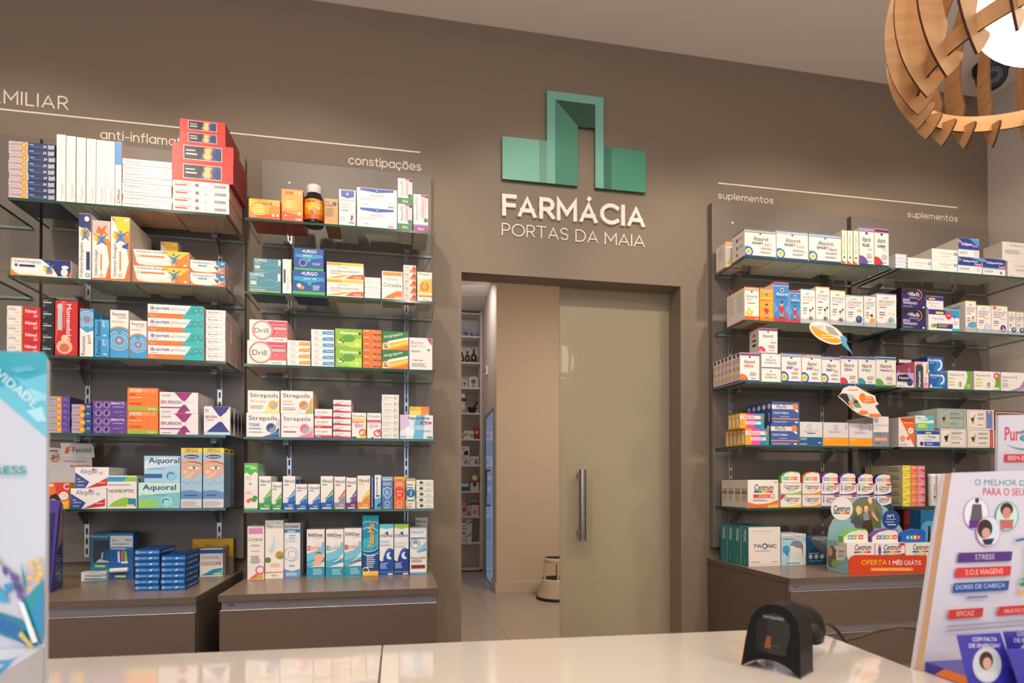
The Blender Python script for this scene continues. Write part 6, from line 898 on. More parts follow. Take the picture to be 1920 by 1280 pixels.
put('B', 4, 626.5, 648, 893, 1, 'vr', .05, 2, nb, 'white spray box with red swoosh and grey foot')
put('B', 4, 649.3, 669, 895, 1, 'vp', .05, 2, nb, 'white spray box with purple swoosh and foot')
put('B', 4, 670, 694.5, 891, 1, 'vo', .05, 2, nb, 'white spray box with yellow swoosh and orange foot')
put('B', 4, 695.7, 701, 890, 1, 'navs', .1, 1, nb, 'very slim navy box between orange and white boxes')
put('B', 4, 702.3, 714.8, 890, 1, 'xym', .05, 2, nb, 'slim white box with sideways name and ice picture')
put('B', 4, 715.8, 737, 893, 1, 'nas1', .05, 2, nb, 'blue nasal box with shield emblem')
put('B', 4, 738.5, 760, 893, 1, 'nas2', .05, 2, nb, 'orange nasal box with shield emblem')
put('B', 4, 761, 779, 895, 1, 'ngr', .05, 2, nb, 'white and green box with round blue emblem')
put('B', 4, 780.3, 813, 899, 5, 'grs', .05, 1, mb, 'flat white box with green square emblem')
put('B', 5, 464, 496, 986, 1, 'corys', .045, 2, nb, 'tall white spray box with pink band', yb=1086)
put('B', 5, 497, 531.5, 975, 1, 'fito', .045, 2, nb, 'tall cream spray box with butterfly drawing', yb=1085)
put('B', 5, 533, 563.5, 980, 1, 'isom', .05, 3, nb, 'tall white spray box with blue bands', yb=1083)
put('B', 5, 575, 609, 992, 1, 'rh0', .05, 3, nb, 'tall white and turquoise spray box with baby', yb=1083)
put('B', 5, 611, 644.5, 992, 1, 'rh1', .05, 3, nb, 'tall white and turquoise spray box with number one', yb=1083)
put('B', 5, 645.5, 678.5, 990, 1, 'rh3', .05, 3, nb, 'tall white and turquoise spray box with number three', yb=1081.5)
put('B', 5, 679.5, 710.5, 965.5, 1, 'nasom', .05, 2, nb, 'tallest turquoise and navy spray box with yellow name', yb=1080)
put('B', 5, 711.5, 738, 982, 1, 'ster1', .05, 2, nb, 'white and blue wave spray box with turquoise top', yb=1079)
put('B', 5, 739, 766.5, 982, 1, 'ster2', .05, 2, nb, 'white and blue wave spray box with lime top', yb=1078)
put('B', 5, 768, 799.5, 989, 1, 'nasp', .05, 2, nb, 'white spray box with portrait circle at cabinet end', yb=1076.5)
put('B', 5, 778, 802, 970, 1, 'rhg', .04, 1, nb, 'tall grey box standing behind the portrait circle box', back=2.165)
# ---- first unit right of the doorway
put('C', 0, 1396, 1455, 428, 1, 'sm50', .085, 1, sb, 'white supplement box with green stripe at left end')
put("C", 0, 1360, 1391, 452, 1, "superv", .07, 1, sb, "white box with orange rim behind the shelf corner", back=.125)
put('C', 0, 1455.6, 1515, 430.5, 1, 'smfo', .085, 2, sb, 'white supplement box with orange stripe')
put('C', 0, 1516.5, 1577, 436, 1, 'smne', .085, 2, sb, 'white supplement box with purple stripe')
for i, x in enumerate((1577.6, 1588.4, 1599.6)): put('C', 0, x, x+10.4, 431+i*.6, 1, 'slg', .12, 1, sb, ['left', 'middle', 'right'][i]+' slim white and lime supplement box')
put('C', 0, 1611, 1638.5, 425, 1, 'mul', .055, 3, sb, 'upright white box with violet top and disc')
put('C', 0, 1639.5, 1666.5, 427.5, 1, 'hom', .055, 3, sb, 'upright white box with red disc, top shelf')
put('C', 1, 1396, 1423.5, 537, 1, 'super', .06, 2, sb, 'upright white box with yellow splash and orange rim')
put('C', 1, 1424.5, 1450, 538.5, 1, 'kido', .06, 2, sb, 'orange supplement box with red-shirted child')
put('C', 1, 1451, 1479.5, 527.5, 1, 'kidb', .065, 2, sb, 'tall blue supplement box with red-shirted child')
put('C', 1, 1480.5, 1500.5, 543, 1, 'kidb', .05, 2, sb, 'smaller blue supplement box with red-shirted child')
put('C', 1, 1501.3, 1528.5, 541, 1, 'om1', .06, 2, sb, 'white and grey box with blue rim and two children')
put('C', 1, 1529.5, 1555.5, 536.5, 1, 'om2', .06, 2, sb, 'white and grey box with yellow rim, taller')
put('C', 1, 1556.5, 1585, 543, 1, 'om2', .06, 2, sb, 'white and grey box with yellow rim, shorter')
put('C', 1, 1585.8, 1619, 552, 1, 'om3', .06, 2, sb, 'white and grey box with round fish picture')
put('C', 1, 1620, 1642, 553, 1, 'aler1', .05, 2, sb, 'small white and grey box with purple rim')
put('C', 1, 1643, 1680.5, 549, 1, 'aler2', .06, 2, sb, 'larger white and grey box with purple rim')
put('C', 2, 1387.5, 1424, 660, 1, 'ener', .0265, 7, sb, 'white box with orange disc in long row')
put('C', 2, 1427, 1464, 661, 2, 'silv', .06, 2, sb, 'low white box with navy edges')
put('C', 2, 1422.5, 1458, 614, 1, 'silt', .06, 1, sb, 'white box with red disc standing on other boxes', up=True)
put('C', 2, 1465.5, 1502.5, 661, 1, 'smn', .06, 2, sb, 'white box with yellow eye disc and purple stripe')
put('C', 2, 1503.3, 1540, 663, 1, 'sms', .06, 2, sb, 'white box with yellow eye disc and green stripe')
put('C', 2, 1540.8, 1575.5, 667, 1, 'smp', .06, 2, sb, 'white box with yellow eye disc and pinkish stripe')
put('C', 2, 1576.3, 1608.5, 667, 1, 'ger', .06, 2, sb, 'white box with red disc and blue band')
put('C', 2, 1609.3, 1641.5, 668, 1, 'metab', .06, 2, sb, 'white box with teal disc')
put('C', 2, 1642.3, 1680, 668, 1, 'magb', .06, 2, sb, 'white box with green disc and green foot')
put('C', 3, 1397, 1442, 803, 1, 'wfr', .026, 5, sb, 'rainbow box in the lower tier')
put('C', 3, 1387, 1433, 774, 1, 'wfr', .026, 3, sb, 'rainbow box in the upper tier', up=True)
put('C', 3, 1445, 1497, 793, 1, 'wfb', .032, 5, sb, 'lower blue box with orange brain')
put('C', 3, 1447, 1499, 752, 1, 'wfb', .032, 5, sb, 'upper blue box with orange brain', up=True)
put('C', 3, 1498, 1542, 790, 1, 'brn1', .09, 1, sb, 'silver-white box with navy foot')
put('C', 3, 1543.3, 1591, 791, 1, 'brn2', .09, 1, sb, 'left silver-white box with orange foot')
put('C', 3, 1592, 1636, 793, 1, 'brn2', .09, 1, sb, 'right silver-white box with orange foot')
put('C', 3, 1637, 1666.5, 780, 1, 'metag', .07, 2, sb, 'white and grey box with four small discs')
put('C', 4, 1402, 1459.5, 899, 1, 'imuc', .045, 4, sb, 'large white box with orange wave and round C')
for j, (x0, x1, k0, k1, w0, w1, rim) in enumerate([(1463.5, 1502.5, 'ceny', 'cenw', 'yellow-footed', 'green-edged', '5ab04a'), (1504.5, 1539, 'ceno', 'ceno', 'lower orange-footed', 'upper orange-footed', 'e8762a'), (1540, 1573, 'cenp', 'cenp', 'lower left purple', 'upper left purple', '7a4aa8'), (1574, 1606, 'cenp', 'cenp', 'lower right purple', 'upper right purple', '7a4aa8'), (1607, 1638.5, 'cenn', 'cenn', 'lower left navy', 'upper left navy', '26307c'), (1639.5, 1671.5, 'cenn', 'cenn', 'lower right navy', 'upper right navy', '26307c')]):
    put('C', 4, x0, x1, 927+j*.4, 1, k0, .05, 1, sb, 'white supplement box with rainbow name, '+w0)
    put('C', 4, x0, x1, 904.5+j*.4, 1, k1, .05, 1, sb, 'white supplement box with rainbow name, '+w1, up=True)
    xa, xb = [float(onY(x, 900, 2.0335)[0]) for x in (x0+1, x1-2)]; w = xb-xa; hz = .043-.0008*j
    pts = [(-w/2, 0), (w/2, 0), (w/2, hz*.72), (w/2-.006, hz*.92), (0, hz), (-w*.3, hz*.86), (-w/2, hz*.5)]
    b = MB(); b.prism([(x, 0, z) for x, z in pts], (0, .012, 0), card(rim)); ip = [(x*.95+.001, z*.93) for x, z in pts]; b.prism([(x, -.0004, z) for x, z in ip], (0, .0003, 0), card('w'))
    for q, c in enumerate((['7a4aa8'] if j > 1 else [])+['3a9ad4', '4aae6a', 'f0a030', 'e8702c', 'd8382c']): art(b, f'R {c} {.1+q*.15} .2 {.24+q*.15} .5|C w {.17+q*.15} .35 .07', lambda u, v, l: (-w/2+u*w, -.0005-.00006*l, v*hz), w/hz)
    o = b.build('sign_topper', None, ((xa+xb)/2, 2.0335, LAST[0]+.0008)); tag(o, ['green-rimmed rounded card, leftmost above the rainbow-name boxes', 'orange-rimmed rounded card above the rainbow-name boxes', 'left purple-rimmed rounded card above the boxes', 'right purple-rimmed rounded card above the boxes', 'left navy-rimmed rounded card above the boxes', 'right navy-rimmed rounded card above the boxes'][j], 'card', 'rounded cards above the rainbow-name boxes')
# right cabinet top
put('C', 5, 1403, 1463, 988, 1, 'twon', .0475, 4, sb, 'large square white box with teal side', yb=1062)
put('C', 5, 1464.5, 1511, 1001, 1, 'pan', .05, 2, sb, 'light blue box with head drawing', yb=1060)
put('C', 5, 1512.5, 1552, 1004, 1, 'magz', .06, 2, sb, 'dark blue and grey box beside the display', yb=1059)
# ---- right corner unit
put('D', 0, 1679, 1701, 475, 4, 'vst', .07, 1, mb, 'tiny flat white box at the corner shelf end')
put('D', 0, 1702, 1746.5, 482, 1, 'val1', .06, 2, mb, 'low white box with gold name and blue tab')
put('D', 0, 1747, 1795.5, 465, 2, 'val2', .06, 2, mb, 'white box with gold name and blue tab')
put('D', 0, 1796.5, 1841.5, 480, 1, 'valr', .06, 2, mb, 'lower white box with night-blue and crimson band')
put('D', 0, 1796.5, 1836, 445, 1, 'valn', .05, 2, mb, 'upper white box with night-blue band', up=True)
put('D', 0, 1842.5, 1885, 483, 1, 'valt', .06, 2, mb, 'white box with night-blue band, right of the pair')
put('D', 0, 1889, 1934, 489, 1, 'valg2', .08, 1, mb, 'lower white box with gold name at right edge')
put('D', 0, 1879, 1926, 452, 1, 'valg', .08, 1, mb, 'upper white box with green tab at right edge', up=True)
put('D', 1, 1690, 1736, 538, 2, 'wfm', .045, 4, sb, 'dark violet box with orange crescent')
put('D', 1, 1739, 1769, 576, 1, 'magn1', .05, 2, sb, 'lower small violet and white box, mostly hidden', back=.03)
put('D', 1, 1737, 1769, 554, 1, 'magn1', .05, 2, sb, 'small white box with violet band', up=True, back=.03)
put('D', 1, 1740.5, 1799, 577, 1, 'magn2', .025, 1, sb, 'white box with red shield sticker and violet band')
put('D', 1, 1810, 1830.5, 563, 1, 'pas1', .09, 2, sb, 'white and grey box with sleeping child, lime rim')
put('D', 1, 1831.5, 1858, 571, 1, 'pas2', .06, 2, sb, 'white and grey lime-rimmed box with pale blue disc')
put('D', 1, 1858.8, 1889.5, 572, 1, 'pas3', .06, 2, sb, 'white and grey lime-rimmed box with night disc')
put('D', 1, 1890.5, 1904.5, 583, 1, 'pas4', .05, 2, sb, 'left small lime-rimmed box with blue disc')
put('D', 1, 1905.3, 1919.5, 584, 1, 'pas4', .05, 2, sb, 'right small lime-rimmed box with blue disc')
put('D', 2, 1681, 1713.5, 698, 1, 'nytl', .045, 2, mb, 'lilac and white box with dark cloud')
put('D', 2, 1682, 1712, 672, 1, 'blrow', .024, 4, mb, 'tall black box behind the lilac box', back=.095)
put('D', 2, 1714.5, 1741, 677, 1, 'nytc', .05, 2, mb, 'tall pink box with dark arch and sideways name')
put('D', 2, 1742, 1775.5, 697, 1, 'dorm', .05, 2, mb, 'lower blue box with white crescent moon')
put('D', 2, 1738, 1769, 668, 1, 'dorm', .05, 2, mb, 'upper blue box with white crescent moon', up=True, back=.055)
put('D', 2, 1777, 1821, 694, 1, 'mgok', .06, 2, sb, 'white and green magnesium box without red sticker')
put('D', 2, 1826, 1875, 695, 1, 'mgok8', .06, 2, sb, 'white and green magnesium box with red sticker')
put('D', 2, 1876.5, 1926, 697, 1, 'mgp', .06, 2, sb, 'white and mauve magnesium box')
put('D', 3, 1684.5, 1714.5, 782, 1, 'magne', .09, 2, sb, 'white box with large orange triangle')
put('D', 3, 1719, 1761.5, 806, 1, 'fadi', .06, 2, sb, 'white box with royal blue bands')
put('D', 3, 1716, 1751.5, 778, 1, 'magre', .06, 2, sb, 'turquoise and lime box on the royal blue one', up=True)
put('D', 3, 1763, 1812.5, 803, 1, 'mort3', .07, 2, sb, 'white mortar emblem box, lower left')
put('D', 3, 1757, 1811, 765, 1, 'mort1', .07, 2, sb, 'sage green mortar emblem box, upper left', up=True)
put('D', 3, 1814, 1864, 804, 1, 'mort4', .07, 2, sb, 'white mortar emblem box with red strip')
put('D', 3, 1813, 1864, 767, 1, 'mort2', .07, 2, sb, 'white mortar emblem box with blue strip', up=True)
put('D', 3, 1865.5, 1916, 806, 1, 'mort6', .07, 1, sb, 'salmon pink box mostly behind the white card')
put('D', 3, 1865.5, 1916, 770, 1, 'mort5', .07, 1, sb, 'brown mortar emblem box behind the white card', up=True)
for j, (x0, x1, k, c) in enumerate(((1692, 1707, 'yst', 'yellow'), (1707.6, 1720, 'ost', 'orange'), (1720.6, 1734.3, 'pst', 'pink'))):
    put('D', 4, x0, x1, 872+j*.4, 5, k, .19, 1, sb, 'small '+c+' tea box in the tall colourful pile', jit=.0004)
put('D', 4, 1764, 1800, 891, 1, 'nvb', .04, 1, sb, 'navy box behind the white leaflet display', back=.06)
put('D', 5, 1694, 1730, 955, 1, 'well', .05, 1, mb, 'dark red box behind the promotional display', back=2.08)
put('D', 5, 1726, 1758, 956, 1, 'blc', .05, 1, mb, 'blue box with small portrait behind the display', back=1.95)
for L, n in SEEN.items():
    if len(n) > 1: print('DUPLICATE LABEL', L, n)
# ================================================================ bottle, tubes and single display pieces
r = empty('vitamin_bottle', (float((onY(570.5, 380, 2.03)[0]+onY(607.5, 380, 2.03)[0])/2), 2.032, SHZ['B'][0]+.0004)); tag(r, 'dark brown vitamin bottle with white cap and orange label', 'bottle')
BH = float(onY(589, 350, 2.032)[2])-r.location[2]; R0 = float(onY(607.5, 380, 2.032)[0]-onY(570.5, 380, 2.032)[0])/2
DKG = mat('1c0f08', .08, coat=.8)
b = MB(); b.lathe([(.001, 0), (R0*.9, 0), (R0, .004), (R0, BH*.6), (R0*.93, BH*.68), (R0*.74, BH*.76), (R0*.7, BH*.8)], DKG, n=40); b.build('glass_body', r)
b = MB(); b.lathe([(R0*.73, BH*.79), (R0*.76, BH*.8), (R0*.76, BH*.97), (R0*.7, BH), (.001, BH)], mat('ece6e0', .35), n=40); b.build('cap', r)
b = MB(); LR = R0+.0003; P = lambda u, v, l: ((LR+.00006*l)*math.sin((u-.5)*3.6), -(LR+.00006*l)*math.cos((u-.5)*3.6), BH*.1+v*BH*.5)
for i in range(20): art(b, f'R f09a1c {i/20} 0 {(i+1)/20} 1|R e0601c {i/20} 0 {(i+1)/20} .25|R f4c030 {i/20} .55 {(i+1)/20} .8', P, 2)
art(b, 'T 2c3a1c .3 .8 .56 .94 b:VITÂ|T f0e4c0 .58 .8 .7 .94 b:CÊ|E f8d860 .42 .5 .06 .12|E e85a2c .46 .36 .03 .08|E 3a5ca0 .5 .3 .025 .06|R e8e4dc .58 .5 .7 .6|L f8e0b0 .56 .62 .7 .76 2', lambda u, v, l: P(u, v, l+6), 2); b.build('label', r)
WP = mat('e9e6e2', .3)
for i, (px, y) in enumerate(((1741, 888), (1754, 888))):
    p = onY(px, y, 2.04); h = float(p[2])-SHZ['D'][4]-.0005; rr = .0135
    t = empty('effervescent_tube', (float(p[0])+(-.001 if i == 0 else .001), 2.025, SHZ['D'][4]+.0004)); tag(t, ['left white effervescent tablet tube beside the pink tea boxes', 'right white effervescent tablet tube near the leaflet display'][i], 'tube', 'white effervescent tubes')
    b = MB(); b.lathe([(.001, 0), (rr*.95, 0), (rr, .002), (rr, h-.012)], WP, n=28)
    for q, ch in enumerate('VITWAY'): art(b, 'T '+['4aa040', 'e8a030', 'd84a3a', 'e87a2c', '7ab040', 'd83a2c'][q]+f' 0 0 1 1 vb:{ch}', lambda u, v, l, q=q: (-.004+u*.007, -rr-.0003+.0002*0, .02+q*.0115+v*.009), 1)
    b.build('tube_body', t); b = MB(); b.lathe([(rr+.001, h-.013), (rr+.0012, h-.001), (rr*.9, h), (.001, h)], WP, n=28); b.build('cap', t)
# allergy cream display card on the lower left shelf
zs = SHZ['A'][4]; r = empty('display_card', (-.93, 2.12, zs+.0005)); tag(r, 'pale display card about quick itch relief behind the left boxes', 'display card')
Y = 2.12; P = lambda x, y, l: tuple(onY(x, y, Y-.00015*l)); c = [P(80, 838, 0), P(172, 843, 0), P(173, 955, 0), P(80, 955, 0)]; lo = [list(q) for q in c]; lo[2][2] = lo[3][2] = zs+.0008
b = MB(); b.prism(lo, (0, .002, 0), card('cfc8c6')); art(b, 'O e8762a 103 857 8 3 -.25 .5|T 3a3438 97 861 108 852 b:8H|T c8703c 121 868 162 862 :Alívio rápido|T c85a3c 131 876 169 870 b:do comichão|L d 90 846 110 843 1', P, 1); obj_off(b, r).build('back_card', r)
b = MB(); b.prism([P(113, 830, 8), P(171, 831, 8), P(175, 836, 8), P(177.5, 857, 8), P(121, 856, 8), P(117, 852, 8)], (0, .001, 0), card('d8d4d4')); art(b, 'P e0502c 121 850 128 850 131 836 124 838|P f08a3c 127 841 134 839 133 835 129 836|P e8702c 126 847 132 846 132 842 128 843|T 3a3434 136 848 171 838 :Fenistil', lambda x, y, l: P(x, y, l+9), 1); obj_off(b, r).build('header', r)
# homeopathy counter display
r = empty('homeopathy_display', (-.86, 2.12, .9884)); tag(r, 'blue cardboard display with window and small tubes on the left cabinet', 'display')
Y = 2.115; X = lambda px: float(onY(px, 1040, Y)[0]); Zp = lambda y: float(onY(200, y, Y)[2])
b = MB(); b.box(X(166.5), X(204), 2.128, 2.20, .9884, Zp(999), card('1f7ca4')); P = lambda x, y, l: tuple(onY(x, y, 2.128-.0001*l)); 
art(b, 'R 3a4450 174 1054 205 1012|P 2c5078 186 1052 190 1030 198 1028 196 1052|P 3a6490 196 1052 198 1030 205 1030 205 1052|P b0c0d0 190 1036 194 1034 193 1048 189 1048|P d8dce0 180 1054 186 1048 205 1052 205 1054|T cfe0ea 169 1009 204 1002 bi:Homeopati|R d8d060 178 1063 197 1059', P, 1); obj_off(b, r).build('window_box', r)
b = MB(); b.box(X(204.5), X(250), 2.115, 2.17, .9884, Zp(999), card('1c62a4'), side=card('16528c')); P = lambda x, y, l: tuple(onY(x, y, 2.115-.0001*l))
art(b, 'R 2c86c0 205 1030 249 1000|R dde2e4 207 1025 249 1004|T 3a3c48 210 1015 221 1011 :Rhus|T 3a3c48 210 1021 242 1017 :toxicodendron|T 3a3c48 236 1014 246 1010 b:9CH|L a8cce4 208 1030 247 1026 1|P dce4ea 221 1054 225 1054 224 1033 220 1033|P d8743c 228 1050 232 1050 232 1032 227 1032|P 9ccc4a 234 1052 239 1052 237 1033 233 1033|P dce4ea 221 1046 225 1046 225 1040 220 1040|P d8dce8 227 1056 240 1056 240 1052 227 1052|R d8d060 216 1082 236 1078', P, 1)
b.tube([(X(209), 2.108, Zp(1069)), (X(242), 2.108, Zp(1068))], .0075, WP, 14); obj_off(b, r).build('front_panel', r)
b = MB(); b.box(X(157), X(203.5), 2.10, 2.127, .9884, Zp(1070), card('dfe2e4')); art(b, 'T 3a3438 159 1081 190 1077 b:Arnica montana|T 3a3438 190 1080 199 1075 b:9CH|R 4aa0c0 158 1087 203 1084', lambda x, y, l: tuple(onY(x, y, 2.10-.0001*l)), 1); tag(b.build('medicine_box'), 'low white box reading Arnica in front of the blue display', 'box')
# purple stand at the left of the cabinet
r = empty('foot_care_stand', (-.96, 1.93, .9884)); tag(r, 'dark purple cardboard stand beside the white display on the left cabinet', 'display')
PU = card('4c3c94'); Y = 1.90; P = lambda x, y, l=0: tuple(onY(x, y, Y-.00012*l)); fl = lambda q: (q[0], q[1], max(q[2], .9886))
b = MB(); b.prism([fl(P(*q)) for q in ((60, 1110), (95, 1110), (112, 942), (108, 938), (84, 937), (60, 1000))], (0, .012, 0), PU)
art(b, 'P 2a2458 88 1108 93 1108 104 960 88 962', P, 1); obj_off(b, r).build('front_panel', r)
tr = onY(118, 945, 1.99); q = [np.array(fl(P(95.5, 1110))), np.array([tr[0], 1.99, .9886]), np.array(tr), np.array(P(112.5, 941))]
PS = plane_px(q[0], np.cross(q[1]-q[0], q[3]-q[0]))
b = MB(); b.prism(q, (0, .002, 0), card('2a2c6c'))
art(b, 'P b08474 106 1034 117 1012 117 946 113 948|L 8a90c8 103 1052 114 1040 3|O 6a8ac0 110 1064 5 1.5|C 3a5ca0 110 1085 5|L c8a060 104 1076 114 1072 1', PS, 1, card)
obj_off(b, r).build('side_panel', r)
# shelf talkers: cut-out cards sticking out from the shelf edge on clear strips
Y = 1.965; P = lambda x, y, l=0: tuple(onY(x, y, Y-.00012*l))
def ell(cx, cy, a, b_, th, n=28, t0=0): c, s_ = math.cos(th), math.sin(th); return [(cx+a*math.cos(t)*c-b_*math.sin(t)*s_, cy+a*math.cos(t)*s_+b_*math.sin(t)*c) for t in [2*PI*i/n+t0 for i in range(n)]]
S = lambda pts: ' '.join(f'{x:.1f} {y:.1f}' for x, y in pts)
b = MB(); b.prism([P(x, y) for x, y in ell(1550, 624, 35, 17, .46)], (0, .001, 0), card('w'))
lower = [p for p in ell(1550, 624, 32, 14.5, .46) if (p[1]-624)-.5*(p[0]-1550) > -1]
art(b, 'P f0a020 '+S(sorted(lower, key=lambda p: math.atan2(p[1]-632, p[0]-1548)))+'|P a8a0a0 1548 610 1562 614 1574 630 1556 626 1550 618|T 8a9ab8 1524 616 1544 610 :ADVANCIS|L f8e0a8 1540 634 1570 627 2', P, 1)
b.prism([P(x, y, 3) for x, y in ((1575, 630), (1583, 629), (1589, 636), (1587, 642), (1599, 664), (1579, 646))], (0, .001, 0), card('5aa0cc'))
b.tube([tuple(onY(1558, 612, 1.966)), tuple(onY(1556, 606, 1.998))], .0012, mat('b8bcbc', .2), 8)
tag(b.build('shelf_talker'), 'oval white and orange card with blue tail sticking out of a shelf', 'shelf sign')
b = MB(); b.prism([P(x, y) for x, y in ((1571, 743), (1577, 736), (1581, 728), (1592, 723), (1606, 724), (1618, 731), (1625, 735), (1641, 742), (1643, 752), (1648, 757), (1641, 761), (1654, 782), (1634, 783), (1612, 777), (1598, 768), (1586, 756), (1579, 750))], (0, .001, 0), card('w'))
art(b, 'P 2c2a28 1572 742 1579 737 1588 738 1594 752 1600 766 1592 760 1582 750|P a8c8d8 1588 738 1600 740 1606 750 1596 752|P c89878 1590 752 1597 750 1602 768 1595 764|P 7a8a5c 1598 754 1610 754 1616 764 1604 764|P 3a4a30 1600 748 1608 750 1610 756 1600 755|C f08020 1601 748 3|P f08020 1612 742 1636 743 1642 755 1630 756 1616 754|E f08020 1617 744 6 7|L f8d8b8 1622 747 1636 745 1|L f8d8b8 1620 752 1638 750 1|E f08020 1619 773 9 4|P f08020 1630 775 1650 776 1652 781 1630 781|L e0a8a0 1590 731 1614 729 1', P, 1)
b.tube([tuple(onY(1604, 728, 1.966)), tuple(onY(1602, 718, 1.998))], .0012, mat('b8bcbc', .2), 8)
tag(b.build('shelf_talker'), 'speech-bubble shaped white and orange card with garden photo under a shelf', 'shelf sign')
# promotional display with three cartons
r = empty('promotional_display', (1.62, 1.78, .9884)); tag(r, 'pale blue and orange promotional display holding three rainbow-name cartons', 'display')
Yb = 1.86; P = lambda x, y, l=0: tuple(onY(x, y, Yb-.00012*l))
cut = [(1552, 1066)]+[(1552, 1010), (1555, 990), (1562, 975), (1572, 965), (1582, 958), (1592, 945), (1606, 934), (1620, 931), (1640, 934), (1652, 946), (1664, 953), (1672, 968), (1686, 983), (1696, 1000), (1700, 1060)]
b = MB(); b.prism([(x, y, max(z, .989)) for x, y, z in [P(*q) for q in cut]], (0, .004, 0), card('8cb8bc'))
art(b, 'E 2a70c0 1624 963 31 32|E 7c7a4c 1624 964 29 31|P 5a6a3c 1596 968 1604 990 1652 990 1652 965 1640 950 1610 950|P 4c3424 1614 978 1634 972 1638 998 1626 1006 1618 1000|P 50505c 1594 978 1606 966 1616 972 1618 988 1600 982|P e0bc8c 1606 952 1614 950 1616 962 1608 966|E d8a888 1612 956 5 7|E e8c894 1609 955 4 7|P 8c92a4 1618 962 1628 960 1630 974 1620 976|E dcae8c 1624 955 4.5 6|E ecd09c 1624 951 4 3|P 8a7a54 1628 944 1638 946 1642 962 1644 975 1636 970 1630 958|E dcae8c 1632 940 3.5 5|E ecd09c 1631 937 4 5|P d8a888 1636 958 1648 976 1644 977 1634 964|E e0a060 1656 953 2 2', P, 1)
obj_off(b, r).build('back_card', r)
b = MB(); b.prism([P(x, y, 12) for x, y in ell(1578.5, 953.5, 20.5, 22, 0)], (0, .001, 0), card('ebe6e4'))
art(b, 'T 26262c 1563 959 1594 947 bi:Centrum|R b 1563 963 1569 960|R g 1569 963 1575 960|R y 1575 963 1581 960|R o 1581 963 1587 960|R r 1587 963 1593 960', lambda x, y, l: P(x, y, l+14), 1)
obj_off(b, r).build('round_badge', r); b = MB(); b.prism([P(x, y, 12) for x, y in ell(1671, 973.5, 16.5, 18, 0)], (0, .001, 0), card('1c4488'))
art(b, 'T f0f0f4 1664 970 1676 964 b:Nº1|L a8b8dc 1662 974 1680 972 1|L a8b8dc 1660 979 1682 977 1|L e8ecf4 1664 984 1680 982 1', lambda x, y, l: P(x, y, l+14), 1)
obj_off(b, r).build('round_badge', r)
# side and tray front
yf = 1.745; F0 = lambda x, y, l=0: tuple(onY(x, y, yf-.00012*l)); zt0 = .9886
b = MB(); c = [F0(1591, 1077), F0(1738, 1077), F0(1738, 1041), F0(1604, 1040), F0(1596, 1044), F0(1592, 1052)]; c = [(x, y, zt0 if i < 2 else z) for i, (x, y, z) in enumerate(c)]
b.prism(c, (0, .003, 0), card('d0401e'))
art(b, 'T f4b428 1615 1059 1663 1049 b:OFERTA|T f4f0ec 1667 1059 1692 1048 b:1 MÊS|T f4f0ec 1695 1059 1727 1048 :GRÁTIS|P f08a28 1632 1069 1634 1070.5 1710 1070.5 1712 1069 1712 1065 1710 1063.5 1634 1063.5 1632 1065|T f8e4b8 1636 1069.5 1707 1065 b:em embalagem de 90 comprimidos', F0, 1)
obj_off(b, r).build('tray_front', r)
x0, x1 = c[0][0], P(1552, 1060)[0]
b = MB(); q = [(x0, yf+.0005, zt0), (x1, Yb-.001, zt0), (x1, Yb-.001, float(P(1552, 1012)[2])), (x1*.62+x0*.38, yf*.38+Yb*.62-.0, float(onY(1566, 1013, 1.81)[2])), (x0, yf+.0005, float(F0(1591, 1048)[2]))]
b.add([(x-.0006, y, z) for x, y, z in q], [(0, 1, 2, 3, 4)], card('8cb8bc')); b.add([(x+.0006, y, z) for x, y, z in q], [(4, 3, 2, 1, 0)], card('8cb8bc'))
nn = np.cross(np.array(q[1])-np.array(q[0]), np.array(q[4])-np.array(q[0])); PS = plane_px((x0-.0007, yf, zt0), nn)
art(b, 'E e8dccc 1571 1036 11 14|P 6a5030 1552 1030 1560 1022 1568 1030 1568 1056 1560 1064 1553 1060|E d8a070 1557 1034 4 8|E 8ab04a 1565 1056 6 7|E ebe4dc 1577 1038 9.5 13|T 26262c 1572 1035 1583 1030 bi:Centrum|R o 1572 1037 1583 1036|L d 1572 1044 1583 1040 2', PS, 1)
obj_off(b, r).build('side_panel', r)
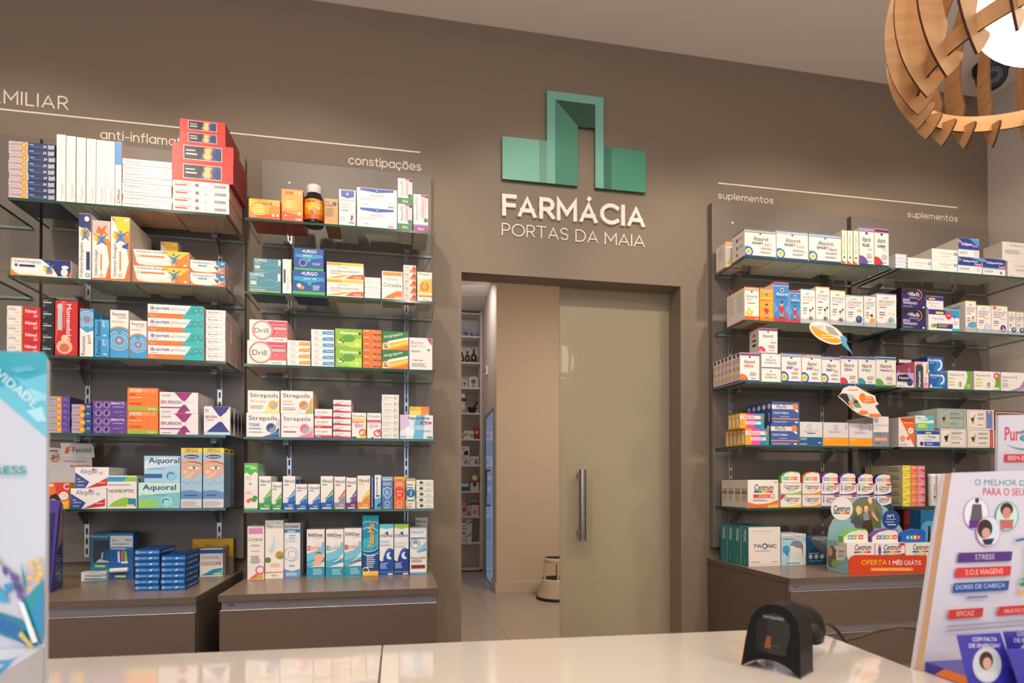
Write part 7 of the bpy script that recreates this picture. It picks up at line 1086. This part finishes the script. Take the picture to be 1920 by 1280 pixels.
for j, (xa, xb, kk, nm, rim, lb_) in enumerate(((1588, 1640, 'cenw', 'Centrum', '6abc4a', 'white carton with green-rimmed top card in the promotional display'), (1641.5, 1697, 'cenp', 'MULHER', '7a4aa0', 'white carton with purple-rimmed top card in the promotional display'), (1698, 1748, 'cenw', 'SELECT 50+', '1f5cb4', 'white carton with blue top card in the promotional display'))):
    yc = 1.765; X0, X1 = float(onY(xa, 1040, yc)[0]), float(onY(xb, 1040, yc)[0])-.001; zt = float(onY(xa, 1018, yc)[2]); W_ = X1-X0; Hh = zt-.9895
    b = MB(); b.box(0, W_, 0, .055, 0, Hh, card('e9e4e0'), side=card('ddd8d4'))
    Pc = lambda u, v, l: (u*W_, -.00006*l, Hh*(.36+.64*v))
    art(b, 'T 26262c .28 .62 .88 .92 bi:Centrum|R b .26 .48 .38 .57|R g .38 .48 .5 .57|R y .5 .48 .62 .57|R o .62 .48 .74 .57|R r .74 .48 .86 .57'+('' if j == 0 else f'|T 5a5a60 .3 .3 .8 .42 :{nm}')+('|E 7a4aa0 .14 .6 .05 .26|C 7a4aa0 .14 .86 .05|R d83838 .8 .84 .99 .98|P 6a3a98 1 .3 1 .44 .6 .3' if j == 1 else ''), Pc, W_/Hh/.64)
    o = b.build('supplement_box', None, (X0, yc, .9893)); tag(o, lb_, 'box', 'cartons in the promotional display')
    hz = .047; w = W_*.93; pts = [(.0, 0), (w, 0), (w, hz*.76), (w-.008, hz*.95), (w*.6, hz), (w*.25, hz*.84), (0, hz*.45)]
    b = MB(); b.prism([(x, 0, z) for x, z in pts], (0, .02, 0), card(rim)); ip = [(w*.04+x*.94, z*.9) for x, z in pts]; b.prism([(x, -.0004, z) for x, z in ip], (0, .0003, 0), card('1f5cb4' if j == 2 else 'w'))
    for q, cc_ in enumerate((['7a4aa8'] if j == 1 else [])+['3a9ad4', '4aae6a', 'f0a030', 'd8382c']): art(b, f'R {cc_} {.2+q*.15} .22 {.34+q*.15} .52|C w {.27+q*.15} .37 .08', lambda u, v, l: (u*w, -.0005-.00006*l, v*hz), w/hz)
    tc = b.build('top_card', o, (.001, .02, Hh+.0003))
SC.view_settings.exposure = EXPO
